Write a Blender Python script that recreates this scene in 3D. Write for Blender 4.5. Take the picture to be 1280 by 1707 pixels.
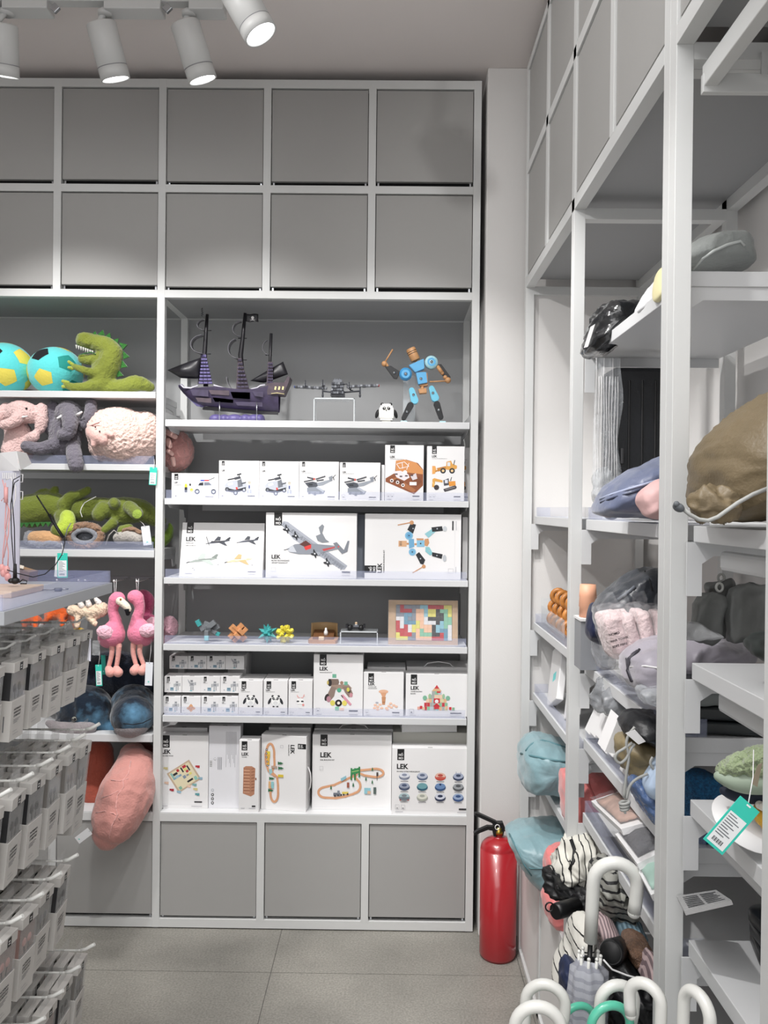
import bpy, bmesh, math, random
from mathutils import Vector, Matrix, Euler, noise
random.seed(7)
for o in list(bpy.data.objects): bpy.data.objects.remove(o)
C = bpy.context.scene.collection
V = Vector
# ---------------------------------------------------------------- camera
F = 1400.0; H = 1.487; CX, CY = 640.0, 853.5
yc = V((10/F, 7.5/F, -1)).normalized()
zc = V((.0105, 1, 0)); zc = (zc - zc.dot(yc)*yc).normalized()
xc = yc.cross(zc)
RM = Matrix((xc, yc, zc))              # camera axes -> world axes
cam = bpy.data.cameras.new('camera'); camo = bpy.data.objects.new('camera', cam); C.objects.link(camo)
camo.matrix_world = Matrix.Translation((0, 0, H)) @ RM.to_4x4()
cam.sensor_fit = 'VERTICAL'; cam.sensor_height = 24; cam.lens = 24*F/1707; cam.clip_start = .02
bpy.context.scene.camera = camo
def ray(px, py): return RM @ V(((px-CX)/F, -(py-CY)/F, -1))
def P(px, py, Y):
    d = ray(px, py); return V((0, 0, H)) + d*(Y/d.y)
def PX(px, py, X):
    d = ray(px, py); return V((0, 0, H)) + d*(X/d.x)
def PZ(px, py, Z):
    d = ray(px, py); return V((0, 0, H)) + d*((Z-H)/d.z)
# ---------------------------------------------------------------- world, exposure, lights
sc = bpy.context.scene
sc.view_settings.view_transform = 'Standard'; sc.view_settings.look = 'None'
sc.view_settings.exposure = 0.24; sc.view_settings.gamma = 1.0
sc.view_settings.use_curve_mapping = False
w = bpy.data.worlds.new('store_ambient'); sc.world = w; w.use_nodes = True
w.node_tree.nodes['Background'].inputs[0].default_value = (.96, .97, 1, 1)
w.node_tree.nodes['Background'].inputs[1].default_value = .5
def area(name, loc, size, power, rot=(0, 0, 0), col=(1, 1, 1)):
    l = bpy.data.lights.new(name, 'AREA'); l.shape = 'RECTANGLE'; l.size, l.size_y = size; l.energy = power; l.color = col
    o = bpy.data.objects.new(name, l); o.location = loc; o.rotation_euler = rot; C.objects.link(o); return o
def spot(name, loc, target, power, angle=40, blend=.5, radius=.035, col=(1, .985, .97)):
    l = bpy.data.lights.new(name, 'SPOT'); l.energy = power; l.spot_size = math.radians(angle); l.spot_blend = blend
    l.shadow_soft_size = radius; l.color = col
    o = bpy.data.objects.new(name, l); o.location = loc
    o.rotation_euler = (V(target)-V(loc)).to_track_quat('-Z', 'Y').to_euler(); C.objects.link(o); return o
area('ceiling_panel_light', (-.1, -.2, 2.98), (2.6, 2.2), 52)
area('shop_entrance_light', (-.5, -1.8, 1.5), (2.6, 2.2), 13, rot=(math.radians(100), 0, 0), col=(1, .98, .97))  # soft fill added behind the camera to brighten the whole scene
# track spots of the store that hang above the frame, and one added fill spot
spot('track_spot_light', (-.62, 1.92, 2.93), (-.50, 2.95, 1.30), 54, 62, .6)
spot('track_spot_light', (.05, 1.86, 2.93), (-.02, 2.95, 1.15), 54, 62, .6)
spot('track_spot_light', (-1.25, 1.86, 2.93), (-1.05, 2.95, 1.45), 84, 56, .6)
spot('track_spot_light', (-.35, 1.60, 2.9), (.52, 2.3, 1.0), 92, 52, .6)
spot('track_spot_light', (-.45, .85, 2.9), (.50, 1.45, 1.0), 58, 50, .6)
spot('track_spot_light', (-1.2, 1.2, 2.9), (.45, 2.0, 2.35), 55, 75, .9)  # wide fill added to brighten the right unit's upper doors
spot('track_spot_light', (-.15, 1.0, 2.9), (-.62, 1.6, 1.1), 16, 44, .6)

# ---------------------------------------------------------------- materials
def hx(s):
    s = s.lstrip('#'); r = [int(s[i:i+2], 16)/255 for i in (0, 2, 4)]
    return tuple(((c+.055)/1.055)**2.4 if c > .04045 else c/12.92 for c in r) + (1,)
MC = {}
def mat(name, col, rough=.55, metal=0, bump=0, bscale=60, spec=.5, var=0, vscale=6, sheen=0, coat=0, emit=0):
    if name in MC: return MC[name]
    m = bpy.data.materials.new(name); m.use_nodes = True; nt = m.node_tree; b = nt.nodes['Principled BSDF']
    c = hx(col) if isinstance(col, str) else tuple(col)+(1,)
    b.inputs['Base Color'].default_value = c; b.inputs['Roughness'].default_value = rough
    b.inputs['Metallic'].default_value = metal; b.inputs['Specular IOR Level'].default_value = spec
    if sheen: b.inputs['Sheen Weight'].default_value = sheen
    if coat: b.inputs['Coat Weight'].default_value = coat; b.inputs['Coat Roughness'].default_value = .1
    if emit: b.inputs['Emission Color'].default_value = c; b.inputs['Emission Strength'].default_value = emit
    tc = None
    if bump or var:
        tc = nt.nodes.new('ShaderNodeTexCoord')
    if bump:
        n = nt.nodes.new('ShaderNodeTexNoise'); n.inputs['Scale'].default_value = bscale; n.inputs['Detail'].default_value = 4
        nt.links.new(tc.outputs['Object'], n.inputs['Vector'])
        bp = nt.nodes.new('ShaderNodeBump'); bp.inputs['Strength'].default_value = bump; bp.inputs['Distance'].default_value = .01
        nt.links.new(n.outputs['Fac'], bp.inputs['Height']); nt.links.new(bp.outputs['Normal'], b.inputs['Normal'])
    if var:
        n2 = nt.nodes.new('ShaderNodeTexNoise'); n2.inputs['Scale'].default_value = vscale; n2.inputs['Detail'].default_value = 5
        nt.links.new(tc.outputs['Object'], n2.inputs['Vector'])
        r = nt.nodes.new('ShaderNodeValToRGB'); r.color_ramp.elements[0].position = .3; r.color_ramp.elements[1].position = .7
        r.color_ramp.elements[0].color = tuple(x*(1-var) for x in c[:3])+(1,)
        r.color_ramp.elements[1].color = tuple(min(1, x*(1+var)) for x in c[:3])+(1,)
        nt.links.new(n2.outputs['Fac'], r.inputs['Fac']); nt.links.new(r.outputs['Color'], b.inputs['Base Color'])
    MC[name] = m; return m
def clear(name, col, alpha, rough=.08, bump=0, bscale=30):
    if name in MC: return MC[name]
    m = mat(name, col, rough, bump=bump, bscale=bscale, spec=.7); m.node_tree.nodes['Principled BSDF'].inputs['Alpha'].default_value = alpha
    return m
def stripes(name, c1, c2, scale, width, axis=0, rough=.7, bump=0):
    if name in MC: return MC[name]
    m = mat(name, c1, rough); nt = m.node_tree; b = nt.nodes['Principled BSDF']
    tc = nt.nodes.new('ShaderNodeTexCoord'); sp = nt.nodes.new('ShaderNodeSeparateXYZ'); nt.links.new(tc.outputs['Object'], sp.inputs[0])
    mu = nt.nodes.new('ShaderNodeMath'); mu.operation = 'MULTIPLY'; mu.inputs[1].default_value = scale; nt.links.new(sp.outputs[axis], mu.inputs[0])
    fr = nt.nodes.new('ShaderNodeMath'); fr.operation = 'FRACT'; nt.links.new(mu.outputs[0], fr.inputs[0])
    lt = nt.nodes.new('ShaderNodeMath'); lt.operation = 'LESS_THAN'; lt.inputs[1].default_value = width; nt.links.new(fr.outputs[0], lt.inputs[0])
    mx = nt.nodes.new('ShaderNodeMix'); mx.data_type = 'RGBA'; mx.inputs[6].default_value = hx(c1); mx.inputs[7].default_value = hx(c2)
    nt.links.new(lt.outputs[0], mx.inputs[0]); nt.links.new(mx.outputs[2], b.inputs['Base Color']); return m
WHITE = mat('white_frame_paint', '#d2d3d2', .42, bump=.04, bscale=900)
SHELFW = mat('white_shelf_paint', '#cfd0d1', .4)
DOOR = mat('grey_door_laminate', '#a3a2a0', .55, bump=.03, bscale=1200)
BACKP = mat('grey_back_panel', '#9c9d9e', .6)
WALL = mat('white_wall_paint', '#dcdad8', .75, bump=.05, bscale=300)
CEIL = mat('ceiling_paint', '#efe8e5', .8)
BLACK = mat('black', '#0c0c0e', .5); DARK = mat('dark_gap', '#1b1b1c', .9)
CARD = mat('white_card', '#e9e8e8', .45); INK = mat('black_ink', '#111113', .5); GREYC = mat('grey_ink', '#8c8c90', .6)
ACR = clear('acrylic_lip', '#bcc3e0', .17); ACRC = clear('clear_acrylic', '#dfe6ea', .22); PLAST = clear('clear_film', '#e6e9ec', .3, .12, .6, 60)
SILV = mat('steel', '#b9bcc0', .25, 1); DMET = mat('dark_metal', '#4a4a4c', .4, .6)
def flat(h, rough=.5): return mat('print_'+h.strip('#'), h, rough)
# ---------------------------------------------------------------- mesh helpers
def rot(rx=0, ry=0, rz=0): return Euler((math.radians(rx), math.radians(ry), math.radians(rz))).to_matrix()
class MB:
    def __init__(s): s.bm = bmesh.new(); s.m = []; s.T = None
    def mi(s, m):
        if m is None: m = CARD
        if m not in s.m: s.m.append(m)
        return s.m.index(m)
    def t(s, p): return s.T @ V(p) if s.T is not None else V(p)
    def poly(s, pts, m=None, smooth=False):
        f = s.bm.faces.new([s.bm.verts.new(s.t(p)) for p in pts]); f.material_index = s.mi(m); f.smooth = smooth; return f
    def grid(s, rows, m=None, cu=False, cv=False, smooth=True):
        vs = [[s.bm.verts.new(s.t(p)) for p in r] for r in rows]; n, k = len(vs), len(vs[0]); i_ = s.mi(m)
        for i in range(n if cu else n-1):
            for j in range(k if cv else k-1):
                f = s.bm.faces.new([vs[i][j], vs[(i+1) % n][j], vs[(i+1) % n][(j+1) % k], vs[i][(j+1) % k]]); f.material_index = i_; f.smooth = smooth
        return vs
    def box(s, a, b, m=None, bev=0, R=None, c=None):
        x0, y0, z0 = [min(a[i], b[i]) for i in range(3)]; x1, y1, z1 = [max(a[i], b[i]) for i in range(3)]
        co = [(x0, y0, z0), (x1, y0, z0), (x1, y1, z0), (x0, y1, z0), (x0, y0, z1), (x1, y0, z1), (x1, y1, z1), (x0, y1, z1)]
        co = [V(p) for p in co]
        if R is not None:
            cc = V(c) if c is not None else V(((x0+x1)/2, (y0+y1)/2, (z0+z1)/2)); co = [R @ (p-cc)+cc for p in co]
        vs = [s.bm.verts.new(s.t(p)) for p in co]; i_ = s.mi(m); fs = []
        for q in ((0, 3, 2, 1), (4, 5, 6, 7), (0, 1, 5, 4), (1, 2, 6, 5), (2, 3, 7, 6), (3, 0, 4, 7)):
            f = s.bm.faces.new([vs[k] for k in q]); f.material_index = i_; fs.append(f)
        if bev:
            es = list({e for f in fs for e in f.edges})
            bmesh.ops.bevel(s.bm, geom=es, offset=bev, segments=2, affect='EDGES', profile=.5)
    def cb(s, c, d, m=None, R=None, bev=0):
        c = V(c); d = V(d)/2; s.box(c-d, c+d, m, bev, R, c)
    def tube(s, pts, r, m=None, seg=10, closed=False, caps=True, smooth=True):
        pts = [V(p) for p in pts]; n = len(pts); rr = r if isinstance(r, (list, tuple)) else [r]*n; rows = []; up = None
        for i, p in enumerate(pts):
            a = pts[(i+1) % n] if (closed or i < n-1) else p; b = pts[i-1] if (closed or i > 0) else p
            t = (a-b).normalized()
            if up is None: up = V((0, 0, 1)) if abs(t.z) < .9 else V((1, 0, 0))
            u = t.cross(up)
            if u.length < 1e-6: u = t.orthogonal()
            u.normalize(); v = u.cross(t).normalized(); up = v
            rows.append([p+(u*math.cos(2*math.pi*k/seg)+v*math.sin(2*math.pi*k/seg))*rr[i] for k in range(seg)])
        vs = s.grid(rows, m, closed, True, smooth)
        if caps and not closed:
            for r_ in (vs[0], vs[-1][::-1]):
                f = s.bm.faces.new(r_); f.material_index = s.mi(m)
    def ball(s, c, r, m=None, R=None, seg=20, pw=None):
        c = V(c); r = V((r, r, r)) if isinstance(r, (int, float)) else V(r); rows = []; rg = seg*2//3
        def sp(x): return math.copysign(abs(x)**pw, x) if pw else x
        T0 = c + (R or Matrix.Identity(3)) @ V((0, 0, -r.z)); T1 = c + (R or Matrix.Identity(3)) @ V((0, 0, r.z))
        for i in range(1, rg):
            ph = math.pi*(i/rg)-math.pi/2; row = []
            for k in range(seg):
                th = 2*math.pi*k/seg; q = V((sp(math.cos(ph))*sp(math.cos(th))*r.x, sp(math.cos(ph))*sp(math.sin(th))*r.y, sp(math.sin(ph))*r.z))
                row.append(c + (R @ q if R is not None else q))
            rows.append(row)
        vs = s.grid(rows, m, False, True); a = s.bm.verts.new(s.t(T0)); b = s.bm.verts.new(s.t(T1)); i_ = s.mi(m)
        for k in range(seg):
            for tri in ((vs[0][(k+1) % seg], vs[0][k], a), (vs[-1][k], vs[-1][(k+1) % seg], b)):
                f = s.bm.faces.new(tri); f.material_index = i_; f.smooth = True
    def limb(s, pts, r, m=None, seg=14):
        n = len(pts); rr = r if isinstance(r, (list, tuple)) else [r]*n
        s.tube(pts, rr, m, seg); s.ball(pts[0], rr[0], m, seg=seg); s.ball(pts[-1], rr[-1], m, seg=seg)
    def lathe(s, prof, c=(0, 0, 0), m=None, seg=32, R=None):
        c = V(c); rows = []
        for r, z in prof:
            row = [V((max(r, 1e-5)*math.cos(2*math.pi*k/seg), max(r, 1e-5)*math.sin(2*math.pi*k/seg), z)) for k in range(seg)]
            rows.append([c+(R @ q if R is not None else q) for q in row])
        s.grid(rows, m, False, True)
    def prism(s, poly2, y0, y1, m=None, fr=None, smooth=False):
        fr = fr or (lambda x, y, z: (x, y, z)); n = len(poly2)
        a = [s.bm.verts.new(s.t(fr(x, y0, z))) for x, z in poly2]; b = [s.bm.verts.new(s.t(fr(x, y1, z))) for x, z in poly2]; i_ = s.mi(m)
        for f in [a[::-1], b]+[[a[i], a[(i+1) % n], b[(i+1) % n], b[i]] for i in range(n)]:
            q = s.bm.faces.new(f); q.material_index = i_
    def mesh(s, name):
        bmesh.ops.recalc_face_normals(s.bm, faces=s.bm.faces)
        me = bpy.data.meshes.new(name); s.bm.to_mesh(me); s.bm.free()
        for m in s.m: me.materials.append(m)
        return me
    def obj(s, name, parent=None, origin=None, label=None):
        me = s.mesh(name); o = bpy.data.objects.new(name, me); C.objects.link(o)
        off = V((0, 0, 0))
        if origin is not None: off = V(origin)
        if parent is not None and origin is None and parent.get('_w'): off = V(parent['_w'])
        if off.length: me.transform(Matrix.Translation(-off))
        if parent is not None:
            o.parent = parent
            if parent.get('_w'): o['_w'] = list(parent['_w'])
        elif origin is not None: o.location = off
        if label: o['label'] = label
        return o
def tag(o, label, cat, group=None, kind=None):
    o['label'] = label; o['category'] = cat
    if group: o['group'] = group
    if kind: o['kind'] = kind
    return o
def thing(name, label, cat, loc=(0, 0, 0), rz=0, group=None, world=False, R=None):
    """Empty at the base of a thing; world=True: its parts are given in world coordinates."""
    o = bpy.data.objects.new(name, None); o.empty_display_size = .05; o.location = loc
    if R is not None: o.rotation_euler = R.to_euler()
    elif rz: o.rotation_euler = (0, 0, math.radians(rz))
    C.objects.link(o); tag(o, label, cat, group)
    if world: o['_w'] = list(loc)
    return o
def struct(name, mb, origin=None):
    o = mb.obj(name, origin=origin); o['kind'] = 'structure'; return o
def copy_tree(o, parent=None):
    c = o.copy(); C.objects.link(c)
    if parent is not None: c.parent = parent
    for ch in list(o.children): copy_tree(ch, c)
    return c
def blob(name, mb, vox=.006, sm=4, noise_amp=0, nscale=20, matfn=None, mats=None, parent=None, origin=None, ridge=False):
    """merge the overlapping shapes of mb into ONE continuous skin"""
    me = mb.mesh('tmp'); o = bpy.data.objects.new('tmp', me); C.objects.link(o)
    md = o.modifiers.new('r', 'REMESH'); md.mode = 'VOXEL'; md.voxel_size = vox; md.use_smooth_shade = True
    ms = o.modifiers.new('s', 'SMOOTH'); ms.factor = .5; ms.iterations = sm
    dg = bpy.context.evaluated_depsgraph_get(); m2 = bpy.data.meshes.new_from_object(o.evaluated_get(dg)); bpy.data.objects.remove(o); bpy.data.meshes.remove(me)
    m2.name = name
    if noise_amp:
        ns = [v.normal.copy() for v in m2.vertices]
        for v, nn in zip(m2.vertices, ns):
            q = noise.noise(v.co*nscale)+.5*noise.noise(v.co*nscale*2.3)
            if ridge: q = .6-abs(q)*2
            v.co += nn*q*noise_amp
    if mats:
        m2.materials.clear()
        for m in mats: m2.materials.append(m)
    for p in m2.polygons:
        p.use_smooth = True
        p.material_index = matfn(p.center) if matfn else 0
    ob = bpy.data.objects.new(name, m2); C.objects.link(ob)
    off = V((0, 0, 0))
    if origin is not None: off = V(origin)
    elif parent is not None and parent.get('_w'): off = V(parent['_w'])
    if off.length: m2.transform(Matrix.Translation(-off))
    if parent is not None:
        ob.parent = parent
        if parent.get('_w'): ob['_w'] = list(parent['_w'])
    elif origin is not None: ob.location = off
    return ob
def softbox(mb, c, dims, R=None, pw=.5, amp=.004, sc_=14, m=None, seg=44, seed=0):
    """soft stuffed shape with creases"""
    c = V(c); d = V(dims)/2; rows = []; rg = seg*2//3; R = R or Matrix.Identity(3)
    def sp(x): return math.copysign(abs(x)**pw, x)
    sv = V((seed*3.1, seed*1.7, seed*.9))
    def pt(ph, th):
        n = V((math.cos(ph)*math.cos(th), math.cos(ph)*math.sin(th), math.sin(ph)))
        q = V((sp(math.cos(ph))*sp(math.cos(th))*d.x, sp(math.cos(ph))*sp(math.sin(th))*d.y, sp(math.sin(ph))*d.z))
        a = (.5-abs(noise.noise(q*sc_+sv))*2.2)+.5*(.5-abs(noise.noise(q*sc_*2.1+sv))*2)
        return c+R @ (q+n*a*amp)
    for i in range(1, rg): rows.append([pt(math.pi*i/rg-math.pi/2, 2*math.pi*k/seg) for k in range(seg)])
    vs = mb.grid(rows, m, False, True); i_ = mb.mi(m)
    for r_ in (vs[0][::-1], vs[-1]):
        f = mb.bm.faces.new(r_); f.material_index = i_; f.smooth = True
FONTC = {}
def textmesh(s, bold=0):
    k = (s, bold)
    if k not in FONTC:
        cu = bpy.data.curves.new('t', 'FONT'); cu.body = s; cu.size = 1; cu.offset = bold; cu.resolution_u = 2 if len(s) > 6 else 4; cu.fill_mode = 'FRONT'
        o = bpy.data.objects.new('t', cu); C.objects.link(o); bpy.context.view_layer.update()
        me = o.to_mesh(); vs = [v.co.copy() for v in me.vertices]; fs = [tuple(p.vertices) for p in me.polygons]; o.to_mesh_clear()
        bpy.data.objects.remove(o); bpy.data.curves.remove(cu)
        x0 = min(v.x for v in vs); x1 = max(v.x for v in vs); y0 = min(v.y for v in vs); y1 = max(v.y for v in vs)
        FONTC[k] = ([(v.x-x0, v.y-y0) for v in vs], fs, x1-x0, y1-y0)
    return FONTC[k]
class Art:
    """flat printing on a panel: u 0..1 across, v 0..1 DOWN the panel of w x h metres; put(u_m, v_m, layer) gives the 3-D point"""
    def __init__(s, w, h, put, mb=None): s.w, s.h, s.put = w, h, put; s.mb = mb or MB(); s.l = 1
    def q(s, pts, col):
        m = flat(col) if isinstance(col, str) else col
        s.l += 1; e = .00018+s.l*.000025
        s.mb.poly([s.put(u*s.w, v*s.h, e) for u, v in pts], m)
    def r(s, u0, v0, u1, v1, col): s.q([(u0, v0), (u1, v0), (u1, v1), (u0, v1)], col)
    def c(s, u, v, rad, col, sq=1, n=16): s.q([(u+rad*math.cos(2*math.pi*k/n), v+rad*sq*s.w/s.h*math.sin(2*math.pi*k/n)) for k in range(n)], col)
    def e(s, u, v, ru, rv, col, a=0, n=18):
        ca, sa = math.cos(math.radians(a)), math.sin(math.radians(a)); pts = []
        for k in range(n):
            x, y = ru*s.w*math.cos(2*math.pi*k/n), rv*s.h*math.sin(2*math.pi*k/n); pts.append((u+(x*ca-y*sa)/s.w, v+(x*sa+y*ca)/s.h))
        s.q(pts, col)
    def b(s, u0, v0, u1, v1, th, col):
        a = V((u0*s.w, v0*s.h)); b = V((u1*s.w, v1*s.h)); d = (b-a); n = V((-d.y, d.x)).normalized()*th*s.w/2
        s.q([((p.x)/s.w, (p.y)/s.h) for p in (a+n, b+n, b-n, a-n)], col)
    def path(s, pts, th, col):
        for i in range(len(pts)-1): s.b(*pts[i], *pts[i+1], th, col)
    def txt(s, u, v, hgt, st, col=None, bold=.02, wid=None, a=0):
        """left end u, baseline v, letter height in metres"""
        vs, fs, tw, th = textmesh(st, bold); k = hgt/th; kx = k if wid is None else wid/tw
        ca, sa = math.cos(math.radians(a)), math.sin(math.radians(a)); s.l += 1; e = .00018+s.l*.000025
        m = col or INK; i_ = s.mb.mi(m); X0, Y0 = u*s.w, v*s.h
        b = [s.mb.bm.verts.new(s.mb.t(s.put(X0+x*kx*ca+y*k*sa, Y0+x*kx*sa-y*k*ca, e))) for x, y in vs]
        for f in fs:
            try: q = s.mb.bm.faces.new([b[j] for j in f]); q.material_index = i_
            except ValueError: pass
# ================================================================ SETTING
ZB = 2.938; K = ZB/F
def SX(u): return (u-650)*K            # upright back-plane pixel -> X on the cabinet front plane
def SZ(v): return H-(v-846)*K
PITCH = .367; YC = ZB; YB = 3.30       # cabinet front / back board
XR = SX(789.7); XM = SX(264.5); XL = XM-3*PITCH   # post centres
UX = .445; URX = .845                  # right unit front / rear plane
def tilemat():
    m = mat('floor_tile', '#8f8d86', .5); nt = m.node_tree; b = nt.nodes['Principled BSDF']
    tc = nt.nodes.new('ShaderNodeTexCoord')
    def nz(sc_, lo, hi, c0, c1, det=6):
        n = nt.nodes.new('ShaderNodeTexNoise'); n.inputs['Scale'].default_value = sc_; n.inputs['Detail'].default_value = det
        nt.links.new(tc.outputs['Object'], n.inputs['Vector']); r = nt.nodes.new('ShaderNodeValToRGB')
        r.color_ramp.elements[0].position = lo; r.color_ramp.elements[1].position = hi; r.color_ramp.elements[0].color = hx(c0); r.color_ramp.elements[1].color = hx(c1)
        nt.links.new(n.outputs['Fac'], r.inputs['Fac']); return r
    a = nz(2.6, .3, .7, '#7d7b75', '#a09d95'); g = nz(160, .35, .65, '#8a8a8a', '#ffffff')
    mx = nt.nodes.new('ShaderNodeMix'); mx.data_type = 'RGBA'; mx.blend_type = 'MULTIPLY'; mx.inputs[0].default_value = .45
    nt.links.new(a.outputs[0], mx.inputs[6]); nt.links.new(g.outputs[0], mx.inputs[7]); nt.links.new(mx.outputs[2], b.inputs['Base Color'])
    b.inputs['Roughness'].default_value = .42
    return m
TILE = tilemat(); GROUT = mat('grout', '#5f5e5a', .8)
mb = MB(); mb.box((-3, -2, -.05), (1.4, 3.6, -.002), GROUT)
g = .0012
for ix in range(-3, 2):
    for iy in range(-4, 2):
        x0 = -.364+ix*.8; y0 = 2.668+(iy-1)*.8+0*.8
        X0, X1 = max(x0, -3), min(x0+.8, 1.4); Y0, Y1 = max(y0, -2), min(y0+.8, 3.6)
        if X1 > X0 and Y1 > Y0: mb.box((X0+g, Y0+g, -.02), (X1-g, Y1-g, 0), TILE)
struct('floor', mb)
ZCEIL = 3.012
mb = MB(); mb.box((-3, -2, ZCEIL), (1.4, 3.6, ZCEIL+.05), CEIL); struct('ceiling', mb)
mb = MB(); mb.box((-3, YB+.03, 0), (1.4, YB+.13, ZCEIL), WALL); struct('wall_back', mb)
XP = P(806, 800, 2.915).x
mb = MB(); mb.box((XP, 2.915, 0), (.9, YB+.03, ZCEIL), WALL, .004)
struct('wall_pilaster', mb)
mb = MB(); mb.box((.87, -2, 0), (.97, 3.6, ZCEIL), WALL); struct('wall_right', mb)
mb = MB(); mb.box((-3, -2, 0), (-2.9, 3.6, ZCEIL), WALL); struct('wall_left', mb)
# ================================================================ BACK CABINET WALL
PW = .0262; PD = .027
rows_z = [SZ(136), SZ(150), SZ(309.5), SZ(324), SZ(485), SZ(499.5)]
DECK = SZ(1361.5); BOT1 = SZ(1538.5); BOT0 = SZ(1552.5)
def cabinet_unit(x0, n, label, door_labels, row0=True, left_post=True, right_post=True, low=None):
    x1 = x0+n*PITCH
    t = thing('display_cabinet', label, 'cabinet', (x0+n*PITCH/2, YC, 0), world=True)
    h = PW/2
    f = MB()
    posts = [x for x, k in ((x0, left_post), (x1, right_post)) if k]
    for x in posts:
        f.box((x-h, YC-.0008, .004), (x+h, YC+PD, rows_z[0]+.0006), WHITE, .0008)
        f.box((x-h, YB-PD, .004), (x+h, YB, rows_z[0]), WHITE, .0008)
        for z in (rows_z[5], SZ(702), SZ(1374)): f.box((x-h, YC+PD, z), (x+h, YB-PD, z+.026), WHITE)
        f.cb((x, YC+.012, .004), (.016, .016, .008), SILV)
    xs0, xs1 = x0+h, x1-h
    for zt, zb in ((rows_z[0], rows_z[1]), (rows_z[2]-.004, rows_z[3]), (rows_z[4]-.004, rows_z[5]), (DECK, SZ(1375)), (BOT1, BOT0)):
        f.box((xs0, YC, zb), (xs1, YC+PD, zt), WHITE)
        f.box((xs0, YB-PD, zb), (xs1, YB, zt), WHITE, .0008)
    for i in range(1, n):
        x = x0+i*PITCH
        f.box((x-h, YC-.0004, rows_z[5]+.002), (x+h, YC+PD-.001, rows_z[0]-.002), WHITE)
    lowx = [x0+i*PITCH for i in range(1, n)]
    for x in lowx: f.box((x-h, YC-.0004, BOT1-.003), (x+h, YC+PD-.001, SZ(1375)+.003), WHITE)
    f.obj('frame', t)
    b = MB(); b.box((x0-h, YB, .05), (x1-h-.001 if not right_post else x1+h, YB+.008, rows_z[0]), BACKP); b.obj('back_board', t)
    b = MB(); b.box((xs0, YC+PD, rows_z[5]+.001), (xs1, YB-.001, rows_z[5]+.012), BACKP); b.obj('top_board', t)
    b = MB(); b.box((xs0, YC+.001, DECK-.002), (xs1, YB, DECK+.003), SHELFW); b.obj('deck', t)
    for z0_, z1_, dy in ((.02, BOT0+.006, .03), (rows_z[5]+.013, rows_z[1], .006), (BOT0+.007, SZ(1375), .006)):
        b = MB(); b.box((xs0, YC+PD+dy, z0_), (xs1, YC+PD+dy+.004, z1_), DARK); b.obj('inner_board', t)  # dark sheets put behind doors and plinth as the shade in the gaps
    k = 0
    for (zt, zb, rn) in ((rows_z[1], rows_z[2], 'top'), (rows_z[3], rows_z[4], 'second'), (SZ(1375), BOT1, 'bottom')):
        for i in range(n):
            a = x0+i*PITCH+h+.0022; c = x0+(i+1)*PITCH-h-.0022
            d = MB(); gap = .009+.0045*((i*7+k*3) % 3)/2
            d.box((a, YC+.005, zb+gap), (c, YC+.022, zt-.004), DOOR, .0012)
            dd = d.obj('door', t); k += 1
            for xx in (a+.004, c-.010): d = MB(); d.box((xx, YC+.014, zb), (xx+.006, YC+.02, zb+gap), SILV); d.obj('hinge_pin', dd)
    return t
cabR = cabinet_unit(XM, 3, 'tall white framed wall cabinet with grey doors holding the white boxed toys', None, left_post=True)
cabL = cabinet_unit(XL, 3, 'tall white framed wall cabinet with grey doors holding the soft toys', None, left_post=True, right_post=False)
def shelf(x0, x1, y0, y1, ztop, th, label, lip=False, group=None, name='shelf', brackets=True, axis='x', lipm=None, liph=.028):
    t = thing(name, label, 'shelf', ((x0+x1)/2, (y0+y1)/2, ztop-th), world=True, group=group)
    b = MB(); b.box((x0, y0, ztop-th), (x1, y1, ztop), SHELFW, .0012); b.obj('panel', t)
    if lip:
        b = MB()
        if axis == 'x':
            b.box((x0+.004, y0+.004, ztop), (x1-.004, y0+.0065, ztop+liph), ACR); b.box((x0+.004, y0+.0065, ztop), (x1-.004, y0+.035, ztop+.0015), ACR)
        else:
            b.box((x0+.004, y0+.004, ztop), (x0+.0065, y1-.004, ztop+liph), ACR); b.box((x0+.0065, y0+.004, ztop), (x0+.035, y1-.004, ztop+.0015), ACR)
            for yy in (y0+.004, y1-.007): b.box((x0+.0065, yy, ztop), (x0+.05, yy+.003, ztop+liph), ACR)
        b.obj('acrylic_lip', t)
    if axis == 'x':
        for x in (x0+.003, x1-.006):
            b = MB(); b.prism([(y0+.03, ztop-th), (y1, ztop-th), (y1, ztop-th-.05), (y1-.03, ztop-th-.05), (y1-.045, ztop-th-.02), (y0+.06, ztop-th-.012)], x, x+.003, SHELFW, fr=lambda a, y, z: (y, a, z)); b.obj('bracket', t)
        b = MB(); b.box((x0+.07, y1-.012, ztop-th-.022), (x1-.07, y1-.004, ztop-th), SHELFW); b.obj('rear_bar', t)
    else:
        for y in (y0+.003, y1-.006):
            b = MB(); b.prism([(x0-.012, ztop-th), (x1, ztop-th), (x1, ztop-th-.022), (x0+.03, ztop-th-.022), (x0+.012, ztop-th-.034), (x0+.012, ztop-th-.085), (x0-.012, ztop-th-.085)], y, y+.003, SHELFW); b.obj('bracket', t)
    return t
xa, xb = XM+PW/2+.004, XR-PW/2-.004
SH = {}
for nm, v0, v1, lb, lip in (('S1', 702.8, 714, 'white shelf carrying the purple pirate ship', False), ('S2', 834.5, 844.8, 'white shelf with clear lip under the row of small square boxes', True),
        ('S3', 967, 977.5, 'white shelf with clear lip under the three large aircraft and robot boxes', True), ('S4', 1078.3, 1089, 'white shelf with clear lip under the loose puzzles and the coloured block board', True),
        ('S5', 1198, 1209, 'white shelf with clear lip under the stacked little boxes and panda boxes', True)):
    SH[nm] = SZ(v0)
    shelf(xa, xb, YC+.004, YB-.06, SZ(v0), (v1-v0)*K, lb, lip, group=None, liph=.030)
xa2, xb2 = XL+PW/2+.004, XM-PW/2-.004
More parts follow.
